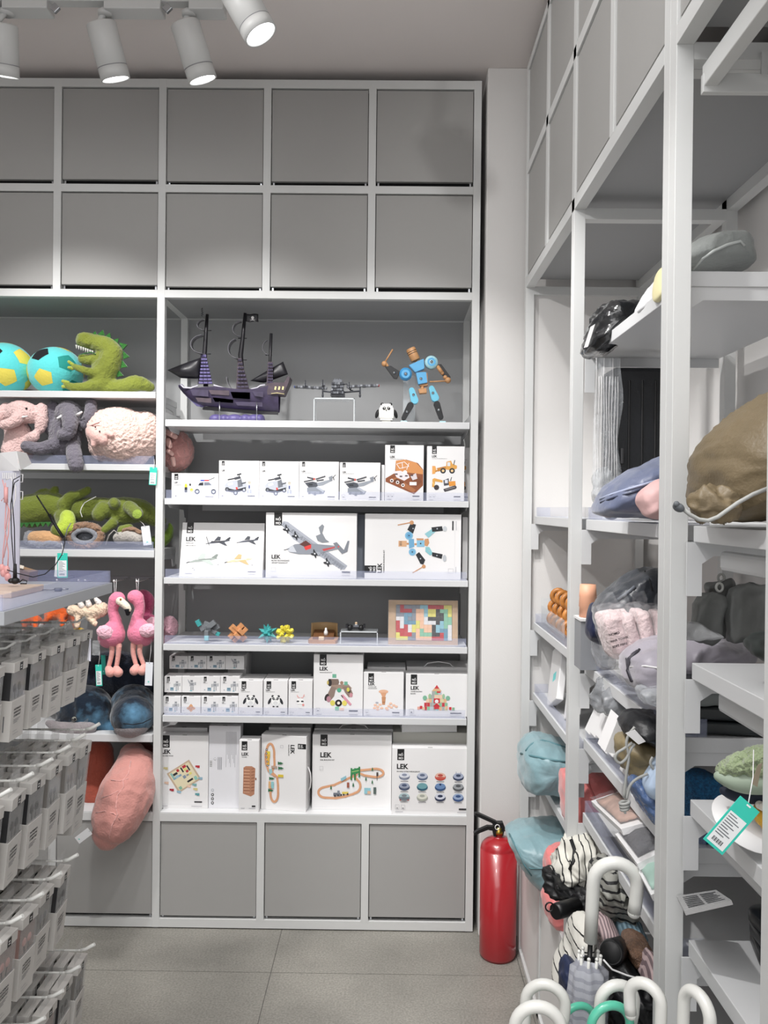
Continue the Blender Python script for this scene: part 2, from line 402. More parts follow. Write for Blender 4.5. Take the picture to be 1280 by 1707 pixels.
for nm, v0, v1, lb, lip in (('L1', 656.7, 667.5, 'white shelf carrying the balls and the sitting green dinosaur', False), ('L2', 778.4, 788.8, 'white shelf carrying the plush elephants and the curly pink sheep', True),
        ('L3', 922, 934, 'white shelf carrying the lying green dinosaurs and furry slippers', True), ('L5', 1231, 1243.5, 'white shelf carrying the two blue whales', False)):
    SH[nm] = SZ(v0)
    shelf(xa2, xb2, YC+.004, YB-.06, SZ(v0), (v1-v0)*K, lb, lip, liph=.030)
SH['D'] = DECK+.003
# acrylic sheet strip on deck
# ================================================================ RIGHT UNIT
PWY = .03; PDX = .0275; Y0U = 2.83
upr = [2.83-.015, 2.83-.015-2*.3655]   # post centres at Y
dbl = 1.364
def rpost(f, y, ztop=2.97, z0=.004):
    f.box((UX, y-PWY/2, z0), (UX+PDX, y+PWY/2, ztop), WHITE, .0008)
    f.box((URX-PDX, y-PWY/2, z0), (URX, y+PWY/2, ztop), WHITE, .0008)
ZR1, ZR2, ZR3, ZR4 = 2.223, 2.254, 2.600, 2.630
def runit(ys, mids, label, doors=True, farpanel=False):
    y0, y1 = min(ys), max(ys)
    t = thing('shelving_unit', label, 'shelving unit', (.645, (y0+y1)/2, 0), world=True)
    f = MB()
    for y in ys: rpost(f, y)
    a, b = y0+PWY/2, y1-PWY/2
    for z0, z1 in ((ZR1, ZR2), (ZR3, ZR4), (2.945, 2.97), (.375, .405), (.0, .018)):
        f.box((UX, a, z0), (UX+PDX, b, z1), WHITE, .0008); f.box((URX-PDX, a, z0), (URX, b, z1), WHITE)
    for y in mids: f.box((UX, y-PWY/2, ZR2), (UX+PDX, y+PWY/2, 2.97), WHITE, .0008); f.box((UX, y-PWY/2, 0), (UX+PDX, y+PWY/2, .405), WHITE, .0008)
    for y in ys:
        for z in (2.2, .375): f.box((UX+PDX, y-PWY/2, z), (URX-PDX, y+PWY/2, z+.027), WHITE)
    f.obj('frame', t)
    p = MB(); p.box((UX+PDX, a, ZR1+.028), (URX, b, ZR1+.036), BACKP); p.obj('top_board', t)
    p = MB(); p.box((UX+.002, a, .404), (URX, b, .408), SHELFW); p.obj('deck', t)
    allm = sorted([y0]+list(mids)+[y1])
    for z0, z1 in ((ZR2, ZR3), (ZR4, 2.945), (.018, .375)):
        for i in range(len(allm)-1):
            d = MB(); d.box((UX+.005, allm[i]+PWY/2+.002, z0+.012), (UX+.02, allm[i+1]-PWY/2-.002, z1-.003), DOOR if z0 > 1 else WALL, .001); d.obj('door', t)
    p = MB(); p.box((UX+.03, a, ZR2), (UX+.034, b, 2.95), DARK); p.obj('inner_board', t)  # dark sheet standing for the shade behind the upper doors
    if farpanel:
        p = MB(); p.box((UX+PDX, y1+.003, .405), (URX-PDX, y1+.011, 2.2), WALL); p.obj('end_panel', t)
    return t
YP2 = Y0U-.015-.731
runit([Y0U-.015, YP2, dbl+.0155], [Y0U-.015-.3655, (YP2+dbl)/2+.004], 'far white shelving unit with grey upper doors on the right wall', farpanel=True)
runit([dbl-.0155, .982, .55], [], 'near white shelving unit on the right, with the thick khaki sack')
def rshelf(y0, y1, z, label, lip=True, x0=.482, th=.0255, x1=.80, group=None):
    return shelf(x0, x1, y0, y1, z, th, label, lip, axis='y', group=group, name='shelf', liph=.030)
b1 = (YP2+.017, Y0U-.032); b2 = (dbl+.033, YP2-.017); b3 = (.999, dbl-.033)
RS = {}
RS['1C'] = 1.463; rshelf(*b1, 1.463, 'empty white shelf at eye level in the farthest right bay')
RS['1D'] = 1.110; rshelf(*b1, 1.110, 'white shelf carrying the orange wooden bangles')
RS['1E'] = .876; rshelf(*b1, .876, 'white shelf carrying the leaning white envelope box')
RS['1F'] = .640; rshelf(*b1, .640, 'white shelf under the upper teal bag', lip=False)
RS['2A'] = 1.884; rshelf(*b2, 1.884, 'high white shelf carrying the grey pillow and wrapped black bag', lip=False, x0=.486)
RS['2C'] = 1.463; rshelf(*b2, 1.463, 'white shelf with clear lip under the black suitcase and blue pouch')
RS['2D'] = 1.1095; rshelf(*b2, 1.1095, 'white shelf with clear lip under the plastic wrapped pink towels')
RS['2E'] = .925; rshelf(*b2, .925, 'white shelf with clear lip under the olive drawstring bag')
RS['2F'] = .742; rshelf(*b2, .742, 'lowest clear lipped white shelf above the striped umbrellas')
for k, z, lb in (('3C', 1.463, 'near right shelf holding the big khaki sack'), ('3D', 1.2465, 'bare white shelf just below the khaki sack shelf'), ('3E', 1.03, 'white shelf behind the turquoise price tag'), ('3F', .807, 'bare lowest white shelf in the near right bay')):
    RS[k] = z; t = shelf(.48, .80, b3[0], b3[1], z, .0255, lb, False, axis='y')
    if k != '3E0':
        b = MB(); zz = z-.0255-.013
        b.cb((.515, (b3[0]+b3[1])/2-.01, zz-.014), (.016, b3[1]-b3[0]-.05, .030), SHELFW, bev=.006); b.obj('light_bar', t)
# hanging frame under the ceiling board of the near bay
t = thing('hanging_frame', 'white hanging rail frame high in the near right bay', 'rail', (.62, 1.2, 2.1), world=True)
f = MB(); f.cb((.497, 1.17, 2.172), (.022, .33, .035), WHITE, bev=.002); f.obj('front_bar', t)
for yy in (1.332, 1.01): f = MB(); f.cb((.65, yy, 2.160), (.33, .012, .03), WHITE, bev=.001); f.obj('side_bar', t)
f = MB(); f.tube([(.60, 1.33, 2.165), (.60, 1.0, 2.165)], .007, WHITE); f.obj('rod', t)
f = MB(); f.cb((.605, 1.3265, 2.190), (.06, .005, .035), WHITE); f.obj('rod_plate', t)
# ================================================================ CEILING TRACK AND LAMPS
TY = 2.48
def tz(py): return P(300, py, TY).z
t = thing('lighting_track', 'white ceiling lighting track running above the lamps', 'track light rail', (P(200, 10, TY).x, TY, tz(18)), world=True)
xl, xr = P(-60, 10, TY).x, P(372, 10, TY).x
b = MB(); b.box((xl, TY-.018, tz(8)), (xr, TY+.018, ZCEIL-.001), WHITE, .002); b.obj('track', t)
for a, bb in ((-55, -3), (10, 85), (178, 272), (318, 375)):
    b = MB(); b.box((P(a, 10, TY).x, TY-.03, tz(24)), (P(bb, 10, TY).x, TY+.03, tz(4)), WHITE, .003); b.obj('driver_box', t)
for px in (92, 279):
    b = MB(); c = P(px, 14, TY-.03); b.cb(c, (.022, .012, .022), SILV, R=rot(0, 45, 0), bev=.002); b.obj('track_joint', t)
b = MB(); b.box((P(98, 0, TY-.02).x, TY-.036, tz(-4)), (P(150, 0, TY-.02).x, TY-.03, tz(0)), BLACK); b.obj('slot', t)
GLOW = mat('lamp_glow', '#ffffff', emit=9)
def lamp(ptop, pbot, Y, rad, label, tiltY=-.25, stem=True):
    a = P(*ptop, Y); b_ = P(*pbot, Y+tiltY*.16)
    ax = (b_-a).normalized(); L = (b_-a).length
    t = thing('spotlight', label, 'lamp', a, world=True, group='white ceiling spotlights')
    q = ax.to_track_quat('Z', 'Y').to_matrix()
    m = MB(); m.lathe([(0, 0), (rad*.93, 0), (rad, .004), (rad, L*.76), (rad*.97, L*.765), (rad*.97, L*.775), (rad, L*.78), (rad, L), (rad*.9, L), (rad*.88, L-.008)], a, WHITE, 40, q); cn = m.obj('can', t)
    m = MB(); m.lathe([(rad*1.003, L*.763), (rad*1.003, L*.777)], a, GREYC, 40, q); m.obj('groove', cn)
    m = MB(); m.lathe([(0, L-.006), (rad*.89, L-.006)], a, GLOW, 40, q); m.obj('lens', cn)
    if stem:
        s0 = a+q @ V((rad*.45, 0, .004)); top = V((a.x+.012, Y, tz(20) if Y > 2.4 else ZCEIL))
        m = MB(); m.tube([s0, top], .0085, WHITE); m.lathe([(0, 0), (.02, 0), (.02, .012), (.011, .02), (0, .02)], (top.x, top.y, top.z-.012), WHITE); m.obj('stem', t)
    return t, b_, ax
RADL = 24.5/F*TY
lamp((4, 40), (7, 128), TY, RADL, 'white cylinder spotlight cut by the left edge of the picture, pointing down', .3)
lamp((168, 38), (193, 133), TY, RADL, 'white cylinder spotlight tilted slightly, second from the left', .3)
lamp((308, 38), (338, 134), TY, RADL, 'white cylinder spotlight tilted slightly, directly above the middle cabinet post', .25)
lamp((392, -18), (435, 58), 2.2, 29/F*2.2, 'largest glaring white spotlight, rightmost on the ceiling', .0)
for (p, Y) in (((193, 136), 2.43), ((338, 137), 2.43), ((436, 64), 2.12)):
    s = P(*p, Y); spot('lamp_beam', s, (s.x+.15, s.y+.35, .9), 14, 50, .7, .03)
# ================================================================ PRINTED TOY BOXES
def logo(a, u, v, hgt, wid=.62, ang=0):
    """black flag with white letters NO over MO; u,v = top-left of the flag"""
    hgt *= 1.3 if hgt < .014 else 1.6; wid = .62
    w_, h_ = a.w, a.h; cx, cy = u*w_, v*h_; lw = hgt*wid
    ca, sa = math.cos(math.radians(ang)), math.sin(math.radians(ang))
    def pt(x, y): return ((cx+x*ca+y*sa)/w_, (cy-x*sa+y*ca)/h_)
    a.q([pt(0, 0), pt(lw, 0), pt(lw, hgt), pt(0, hgt)], INK)
    for s_, yy in (('NO', .62), ('MO', .92)):
        p = pt(lw*.2, hgt*yy); a.txt(p[0], p[1], hgt*.2, s_, CARD, .03, lw*.62, -ang)
    p = pt(lw*.62, hgt*.34); p2 = pt(lw*.76, hgt*.34); a.q([p, p2, pt(lw*.76, hgt*.38), pt(lw*.62, hgt*.38)], CARD)
def stdhead(a, px, tl=.055, tt=.02, sub=(), sublen=.6, u=.08, v0=.0, ls=.16, ts=.085):
    """px: metres per unit of head size"""
    logo(a, u, v0, ls*a.h if px is None else px*1.0)
def footer(a, pill='#2e2e32', icon=True, two=False):
    a.r(.72, .905, .9, .925, pill); a.b(.06, .955, .94, .955, .002, '#b9bac0'); a.r(.06, .972, .17, .979, '#a8a8ae'); a.r(.72, .972, .9, .979, '#a8a8ae')
    if icon:
        for k in range(2 if two else 1):
            u0, s_ = .06+k*.1, .07; d = s_*a.w/a.h
            for q in ((u0, .93-d, u0+s_, .93-d), (u0, .93, u0+s_, .93), (u0, .93-d, u0, .93), (u0+s_, .93-d, u0+s_, .93)): a.b(*q, .004, '#9a9aa0')
            a.r(u0+s_*.3, .93-d*.35, u0+s_*.7, .93-d*.15, '#55555a')
def title(a, u, v, hgt, subs=(), sw=None, sh=None, ang=0):
    hgt *= 1.25 if hgt > .006 else 1.15
    if ang == 0: v += .03
    a.txt(u, v, hgt, 'LEK', INK, .035, None, -ang)
    ca, sa = math.cos(math.radians(ang)), math.sin(math.radians(ang))
    for i, s_ in enumerate(subs):
        d = hgt*(.62+i*.55); a.txt(u+d*sa/a.w, v+d*ca/a.h, hgt*(sh or .3), s_, INK, .02, (sw or 3.6)*hgt*(len(s_)/max(len(x) for x in subs)), -ang)
DK, MG, LG = '#2c2e33', '#6d7178', '#b6bac2'
def art_police(a):
    logo(a, .06, .02, .014); title(a, .06, .37, .0052, ('POLICE CAR', 'BUILDING KIT'), 4.4)
    a.q([(.34, .60), (.42, .52), (.5, .50), (.56, .36), (.66, .30), (.8, .30), (.88, .42), (.96, .5), (.96, .68), (.6, .78), (.36, .72)], '#cfd3dc')
    a.q([(.57, .48), (.6, .38), (.68, .35), (.68, .48)], DK); a.q([(.70, .48), (.70, .35), (.8, .35), (.86, .46)], '#767c88')
    a.r(.62, .25, .7, .30, '#3a49b8'); a.r(.70, .25, .8, .30, '#c93a3e'); a.b(.8, .26, .92, .16, .012, DK)
    for u in (.55, .9): a.c(u, .72, .055, DK); a.c(u, .72, .03, LG); a.c(u, .72, .014, '#f0f0f2')
    a.c(.43, .66, .035, '#e8cf3c'); a.e(.31, .5, .03, .09, '#e8cf3c'); a.r(.28, .55, .34, .75, DK); a.e(.4, .45, .02, .05, DK)
    footer(a, icon=True)
def art_buggy(a):
    logo(a, .07, .01, .013); title(a, .07, .25, .005, ('ARMORED BATTLE CAR BUILDING KIT',), 7.5, .24)
    a.q([(.14, .64), (.2, .57), (.34, .53), (.5, .5), (.62, .55), (.7, .62), (.7, .72), (.45, .8), (.18, .74)], LG)
    a.q([(.16, .70), (.4, .76), (.68, .68), (.66, .76), (.42, .84), (.2, .8)], DK); a.q([(.46, .52), (.56, .47), (.6, .66), (.48, .7)], MG)
    a.b(.22, .5, .5, .44, .03, DK); a.q([(.38, .44), (.52, .4), (.56, .46), (.4, .5)], '#44474e'); a.b(.45, .37, .56, .34, .035, DK); a.b(.5, .36, .52, .44, .02, DK)
    for u, v, c in ((.21, .75, 0), (.42, .84, 1), (.63, .76, 1)): a.c(u, v, .055, DK); a.c(u, v, .03, LG if c else MG)
    a.b(.56, .6, .68, .56, .03, '#4a4c54'); a.q([(.42, .7), (.46, .68), (.48, .74), (.44, .76)], '#c8443e'); a.q([(.22, .6), (.34, .56), (.36, .62), (.24, .66)], '#e2e4ea')
    a.c(.76, .58, .035, '#e6c6b4'); a.e(.76, .555, .04, .025, '#b8b2a4'); a.r(.71, .62, .81, .75, '#c6c9d6'); a.r(.745, .64, .775, .72, '#2d3d78'); a.r(.7, .75, .75, .84, LG); a.r(.77, .75, .82, .84, LG)
    footer(a)
def art_heli(a):
    logo(a, .07, .01, .013); title(a, .07, .25, .005, ('MILITARY HELICOPTER BUILDING KIT',), 7, .24)
    a.q([(.14, .56), (.34, .52), (.5, .56), (.44, .70), (.24, .68)], '#4c5058'); a.q([(.2, .68), (.42, .66), (.66, .76), (.62, .84), (.36, .86), (.2, .8)], '#8d939c')
    a.q([(.44, .56), (.8, .46), (.82, .5), (.6, .62), (.48, .64)], '#9aa0a8'); a.q([(.74, .4), (.84, .36), (.84, .5), (.78, .52)], '#8b9098')
    for q in ((.12, .53, .36, .47), (.2, .41, .38, .45), (.42, .46, .66, .38), (.44, .50, .62, .47)):
        a.b(*q, .035, DK); a.b(q[0]+.02, q[1]-.008, q[2], q[3]-.008, .008, '#878b92')
    a.b(.84, .42, .92, .34, .014, DK); a.b(.86, .4, .88, .48, .02, DK); a.c(.38, .455, .028, '#c9635a'); a.b(.44, .66, .62, .78, .05, '#b7bcc6')
    for u, v in ((.26, .83), (.4, .86), (.54, .82)): a.r(u-.03, v-.05, u+.03, v+.02, '#7a8089')
    a.r(.24, .58, .34, .62, '#2d3036'); footer(a)
def art_rover(a):
    logo(a, .13, .005, .017); title(a, .13, .205, .0065, ('LUNAR ROVER PAPER BUILDING KIT',), 6, .22)
    a.q([(.28, .28), (.55, .26), (.85, .32), (.99, .44), (.99, .72), (.76, .88), (.02, .66), (.02, .6), (.26, .5)], '#8c4f2e')
    a.q([(.28, .28), (.5, .26), (.8, .31), (.98, .44), (.98, .52), (.7, .5), (.28, .46)], '#d28f55'); a.q([(.1, .62), (.3, .58), (.8, .8), (.74, .85)], '#a96a41')
    a.q([(.3, .6), (.5, .66), (.45, .72), (.2, .66)], '#6a3a22'); a.q([(.66, .6), (.9, .56), (.95, .66), (.8, .76)], '#7b4427')
    for q in ((.3, .34, .5, .30), (.5, .30, .62, .38), (.3, .34, .38, .42), (.62, .32, .56, .44), (.38, .42, .62, .38), (.44, .31, .46, .42)): a.b(*q, .014, '#f2ecec')
    a.q([(.22, .47), (.4, .46), (.6, .52), (.64, .58), (.5, .64), (.3, .58)], '#e7dfe2'); a.c(.52, .49, .055, '#f6f2f4'); a.q([(.66, .56), (.8, .5), (.84, .6), (.72, .63)], '#d8cfd2')
    for u, v in ((.18, .64), (.33, .67), (.47, .72)): a.c(u, v, .045, '#f2eeee'); a.c(u, v, .025, '#4a3a36')
    for u, v in ((.3, .52), (.42, .56), (.56, .55), (.7, .54)): a.r(u-.04, v-.01, u+.03, v+.014, '#4f3f45')
    a.r(.64, .66, .82, .72, '#f3ecea'); footer(a, two=True)
def art_digger(a):
    logo(a, .13, .0, .017); title(a, .13, .175, .0065, ('EXCAVATOR & BULLDOZER PAPER BUILDING KIT',), 6.6, .22)
    Y_, OR = '#d9a04e', '#c08238'
    a.q([(.14, .36), (.22, .36), (.25, .42), (.22, .5), (.14, .51)], '#e3a45a'); a.q([(.26, .4), (.5, .36), (.52, .42), (.3, .46)], OR); a.q([(.52, .28), (.64, .26), (.68, .32), (.8, .35), (.8, .4), (.66, .44), (.5, .42)], Y_)
    a.r(.54, .29, .62, .36, '#d8dbe0'); a.b(.74, .25, .71, .34, .02, DK)
    for u in (.43, .67): a.c(u, .445, .075, DK); a.c(u, .445, .035, '#e6c38c')
    a.b(.22, .46, .36, .42, .04, OR)
    a.q([(.15, .6), (.2, .58), (.42, .62), (.42, .66), (.22, .64), (.2, .75), (.14, .74)], Y_); a.c(.26, .75, .07, '#3c3336'); a.q([(.44, .62), (.58, .58), (.6, .7), (.46, .72)], '#4a4a52'); a.r(.48, .61, .56, .67, '#d8dbe4')
    a.q([(.58, .64), (.76, .63), (.77, .71), (.6, .73)], '#e0953c'); a.b(.66, .56, .63, .63, .018, DK); a.q([(.44, .78), (.76, .71), (.8, .74), (.78, .77), (.48, .83)], '#3f3b40'); a.b(.5, .79, .75, .74, .02, '#8f8a8c')
    a.b(.16, .65, .2, .72, .03, '#eec070'); footer(a, two=True)
def plane(a, u, v, s_, c1, c2, c3):
    def q(p, c): a.q([(u+x*s_, v+y*s_) for x, y in p], c)
    q([(-.5, .22), (-.2, .06), (.2, .0), (.45, -.06), (.5, .0), (.2, .12), (-.2, .18)], c1)
    q([(-.15, .02), (0, -.26), (.12, -.22), (.1, .0)], c2); q([(0, .1), (.3, .3), (.4, .32), (.25, .05)], c2); q([(.3, -.04), (.46, -.22), (.52, -.2), (.46, 0)], c3); q([(-.1, .05), (.3, 0), (.3, .04), (-.1, .09)], c3)
    q([(-.5, .22), (-.42, .16), (-.36, .17), (-.45, .23)], '#33363c')
def art_fighters(a):
    logo(a, .055, .0, .0245); title(a, .055, .315, .0125, ('FIGHTER PLANE', 'PAPER BUILDING KIT'), 2.4, .28)
    plane(a, .44, .33, .3, '#4b4f5a', '#3c404a', '#2f323a'); plane(a, .8, .31, .27, '#555a66', '#3f434c', '#33363f')
    a.b(.30, .26, .34, .42, .008, DK); a.r(.36, .34, .5, .36, '#2a2c33')
    plane(a, .26, .66, .38, '#9aa39e', '#b9c4be', '#7c8580'); plane(a, .70, .66, .34, '#d8c8a2', '#c3ab7c', '#efe4c8')
    for u, v in ((.46, .77), (.87, .77), (.16, .84), (.18, .87)): a.c(u, v, .006, MG)
    a.r(.82, .885, .92, .9, '#77777c'); a.r(.06, .93, .16, .938, '#a8a8ae'); a.r(.82, .93, .92, .938, '#c2c2c8')
def art_bomber(a):
    logo(a, .09, .0, .0285); title(a, .065, .675, .0115, ('MILITARY RECONNAISSANCE', 'AIRCRAFT BUILDING KIT'), 4.4, .36)
    W_, G1 = '#a6aab4', '#7f848e'
    a.q([(.17, .18), (.19, .13), (.24, .14), (.9, .80), (.87, .86), (.83, .86), (.5, .58), (.3, .4)], W_)
    for k in range(26):
        u = .2+k*.026; v = .17+k*.0265; a.b(u, v-.02, u-.025, v+.035, .004, '#6e737c')
    for o in (0, .018, .036): a.b(.2-o*.6, .16+o, .87-o, .82+o*.3, .0035, '#7a7f88')
    a.q([(.23, .55), (.32, .48), (.44, .46), (.8, .5), (.84, .53), (.55, .63), (.36, .63), (.26, .6)], '#8a8f98'); a.q([(.23, .55), (.3, .5), (.34, .6), (.26, .6)], '#c3c7ce'); a.b(.2, .57, .26, .55, .006, DK)
    a.q([(.37, .48), (.44, .42), (.5, .48), (.46, .54)], '#5b3430'); a.q([(.42, .52), (.5, .48), (.5, .54), (.44, .57)], '#d33b38'); a.q([(.62, .55), (.76, .51), (.76, .53), (.64, .58)], '#c04a4c')
    a.q([(.55, .35), (.6, .32), (.58, .22), (.62, .17), (.64, .2), (.62, .3), (.66, .4), (.7, .44), (.62, .45), (.57, .42)], '#83888f')
    a.q([(.74, .46), (.78, .44), (.86, .56), (.9, .42), (.92, .42), (.9, .58), (.84, .62)], '#7e838b'); a.c(.8, .51, .009, '#d04a4c')
    for u, v in ((.23, .25), (.33, .35), (.54, .62), (.68, .75)):
        a.e(u+.03, v+.0, .035, .03, '#9ca1aa', 0); a.e(u, v, .012, .07, DK, -15); a.e(u-.015, v+.01, .03, .016, DK, 10); a.e(u+.012, v-.0, .028, .014, DK, 50); a.c(u, v, .009, '#d8dadf')
    a.r(.84, .885, .93, .905, '#55555b'); a.r(.84, .94, .93, .947, '#b2b2b8'); a.b(.02, .955, .98, .955, .0015, '#c8cad2'); a.r(.065, .972, .13, .98, '#b2b2b8')
    for q in ((.065, .84, .11, .84), (.065, .90, .11, .90), (.065, .84, .065, .90), (.11, .84, .11, .90)): a.b(*q, .002, '#9a9aa0')
def warrior(a, B='#7fb6d6', B2='#9fc9dd'):
    WD = '#c99468'
    a.r(.35, .41, .435, .50, '#d8ab84')
    for v in (.43, .455, .475): a.b(.36, v, .385, v, .006, DK)
    a.b(.435, .455, .46, .455, .02, WD); a.q([(.455, .38), (.51, .38), (.515, .50), (.46, .53)], '#6ea7cb'); a.b(.515, .46, .54, .46, .02, WD); a.q([(.535, .37), (.61, .37), (.61, .4), (.54, .4)], WD); a.q([(.54, .4), (.62, .4), (.62, .5), (.54, .5)], '#86bcd8'); a.c(.58, .45, .008, DK)
    a.q([(.62, .38), (.66, .37), (.67, .44), (.65, .49), (.62, .48)], WD)
    a.c(.458, .33, .042, B); a.c(.458, .33, .026, '#5f9fca'); a.c(.458, .33, .007, DK); a.c(.495, .58, .038, B); a.c(.495, .58, .024, '#6faacd'); a.c(.495, .58, .007, DK)
    a.q([(.44, .24), (.475, .14), (.53, .16), (.5, .3)], '#26282c'); a.c(.485, .13, .022, WD); a.b(.34, .17, .47, .13, .01, WD)
    a.q([(.53, .62), (.565, .58), (.63, .70), (.61, .77), (.58, .76)], '#26282c'); a.c(.615, .8, .02, WD); a.b(.5, .9, .6, .81, .009, WD)
    a.q([(.62, .3), (.70, .22), (.73, .27), (.66, .36)], '#8ec3cc'); a.q([(.69, .2), (.80, .18), (.81, .25), (.70, .27)], '#26282c'); a.e(.83, .22, .022, .04, '#c4c8cc')
    a.q([(.63, .5), (.67, .5), (.71, .6), (.68, .63), (.63, .57)], '#86c0c8'); a.q([(.70, .58), (.81, .61), (.8, .68), (.7, .64)], '#26282c'); a.e(.83, .67, .02, .05, '#b9bdc2')
    for u, v in ((.5, .22), (.58, .68), (.75, .22), (.75, .63), (.7, .3), (.67, .56)): a.c(u, v, .007, LG)
def art_warrior(a):
    logo(a, .0, .905, .026, .75, 90); title(a, .18, .905, .0125, ('WARRIOR BUILDING KIT',), 5.2, .34, 90); warrior(a)
    a.r(.905, .1, .92, .24, '#2e2e33'); a.b(.935, .1, .935, .9, .0012, '#b0b0b6'); a.r(.945, .1, .951, .24, '#b8b8be'); a.r(.945, .8, .951, .9, '#b8b8be')
    for q in ((.87, .83, .92, .83), (.87, .9, .92, .9), (.87, .83, .87, .9), (.92, .83, .92, .9)): a.b(*q, .002, '#9a9aa0')
def art_robot(a):
    logo(a, .15, .02, .0125, .7); title(a, .13, .36, .0032, ('FRIENDS BOT',), 4)
    for q in ((.66, .3, .8, .42), (.62, .44, .84, .62), (.66, .63, .72, .86), (.76, .63, .82, .86), (.54, .46, .61, .66), (.86, .42, .92, .6)): a.r(*q, '#b0b2b6')
    a.r(.69, .34, .77, .37, '#5e6066'); a.r(.68, .48, .78, .56, '#8f9298'); a.r(.34, .68, .54, .88, '#8fa9b8'); a.r(.37, .71, .51, .78, '#5e7f92'); a.c(.2, .82, .035, LG)
    a.r(.64, .86, .74, .9, '#86b7c4')
def art_robot2(a):
    for q in ((.44, .22, .58, .36), (.4, .38, .64, .6), (.44, .62, .52, .86), (.54, .62, .62, .86), (.66, .36, .74, .54)): a.r(*q, '#aaacb0')
    a.b(.34, .26, .42, .44, .06, '#9c9ea3'); a.b(.3, .2, .36, .28, .05, '#c2c4c8'); a.r(.46, .26, .56, .3, '#5c5e64'); a.r(.42, .86, .54, .91, '#79c4cd'); a.r(.46, .44, .58, .52, '#86888e')
def art_burr(a):
    logo(a, .12, .02, .0125, .7); title(a, .12, .34, .0032, ('WOODEN PUZZLE',), 5)
    for u, v, s_ in ((.5, .68, .2), (.36, .7, .1), (.64, .7, .1), (.5, .54, .1), (.5, .82, .1)): a.q([(u-s_, v), (u, v-s_), (u+s_, v), (u, v+s_)], '#d9a377')
    for u, v in ((.44, .62), (.56, .64), (.5, .74), (.4, .72)): a.q([(u-.05, v), (u, v-.05), (u+.05, v), (u, v+.05)], '#bd8258')
    a.c(.12, .84, .03, LG)
def art_panda(a):
    logo(a, .12, .03, .0165); title(a, .1, .28, .006, ('PANDA BUILDING KIT',), 4.6, .26)
    a.e(.26, .60, .055, .10, DK, 25); a.e(.74, .60, .055, .10, DK, -25); a.c(.38, .46, .05, DK); a.c(.63, .46, .05, DK)
    a.e(.5, .60, .19, .155, '#f2f2f0'); a.e(.5, .6, .19, .155, '#d9dadb'); a.e(.5, .59, .175, .145, '#f4f4f2'); a.e(.42, .53, .05, .045, DK, -30); a.e(.58, .53, .05, .045, DK, 30); a.c(.43, .53, .016, CARD); a.c(.57, .53, .016, CARD)
    a.c(.5, .56, .018, DK); a.r(.38, .74, .46, .77, DK); a.r(.54, .74, .62, .77, DK); a.e(.5, .66, .1, .06, '#dfe0e0'); footer(a, two=True)
def art_deer(a):
    logo(a, .12, .03, .0165); title(a, .1, .28, .006, ('DEER BUILDING KIT',), 4.2, .26)
    a.path([(.36, .42), (.42, .5), (.48, .49)], .03, '#e8a9a4'); a.path([(.66, .4), (.6, .5), (.52, .49)], .03, '#e8a9a4'); a.b(.62, .46, .68, .45, .02, '#e8a9a4'); a.b(.36, .47, .42, .48, .02, '#e8a9a4')
    a.r(.38, .53, .6, .68, '#f6f5f3'); a.e(.4, .6, .06, .022, DK); a.e(.58, .6, .06, .022, DK); a.b(.38, .68, .6, .68, .008, '#9c9c9c'); a.r(.42, .69, .58, .8, '#ececea'); a.c(.62, .7, .05, '#e59a94'); a.b(.42, .8, .58, .8, .008, '#aaaaaa')
    footer(a, two=True)
def art_vehicle(a):
    logo(a, .12, .0, .0245); title(a, .12, .235, .0108, ('VEHICLE BUILDING KIT',), 3.3, .24)
    a.r(.38, .32, .46, .38, '#6fae94'); a.q([(.3, .4), (.5, .4), (.52, .45), (.5, .5), (.32, .52)], '#7c6a60'); a.e(.33, .46, .04, .06, '#2e2a2a'); a.e(.29, .46, .02, .035, '#c9b56a'); a.q([(.36, .5), (.7, .48), (.78, .55), (.36, .58)], '#a08a7c')
    a.q([(.36, .52), (.46, .54), (.42, .68), (.34, .76), (.26, .72), (.3, .62)], '#8d7a70'); a.e(.27, .7, .04, .06, '#332c2c', 20); a.e(.31, .73, .045, .05, '#b58490'); a.q([(.58, .52), (.74, .52), (.8, .64), (.72, .7), (.64, .62)], '#8b786c'); a.c(.72, .6, .03, '#3a3232'); a.e(.76, .66, .035, .035, '#c98f98')
    a.c(.57, .46, .035, '#a0806c'); a.r(.62, .44, .69, .5, '#6fae94'); a.e(.52, .58, .045, .035, '#58a98c', -20); a.e(.7, .57, .03, .035, '#d3cb5c')
    a.e(.39, .79, .05, .045, '#d9cf62'); a.e(.63, .79, .05, .045, '#e6d66a'); a.c(.51, .79, .07, '#221e1e'); a.c(.51, .79, .03, '#efe6da'); a.b(.58, .66, .76, .82, .05, '#d898a8'); a.b(.56, .66, .6, .7, .02, '#5a4a4a')
    a.r(.44, .85, .52, .91, '#86c6a6'); a.r(.53, .87, .62, .91, '#ecc4b0'); footer(a)
def art_balance(a):
    logo(a, .12, .02, .020); title(a, .12, .27, .0085, ('STACKING GAME', 'BALANCE BLOCKS'), 2.9, .3)
    WD = '#d7a07c'
    a.e(.5, .44, .12, .045, '#e0b294'); a.q([(.42, .46), (.58, .46), (.54, .56), (.47, .56)], WD); a.q([(.455, .56), (.56, .56), (.54, .74), (.47, .74)], '#c58d66'); a.b(.47, .68, .54, .68, .012, '#7b4f36')
    for u, v in ((.3, .75), (.36, .79), (.42, .74), (.28, .82), (.36, .85), (.46, .82), (.58, .82), (.64, .77), (.7, .8), (.76, .75), (.68, .71), (.6, .85), (.82, .78)): a.e(u, v, .04, .022, '#e3b49c'); a.e(u, v-.008, .04, .02, '#ecc4ac')
    a.e(.34, .69, .04, .018, '#aeb0bb'); footer(a)
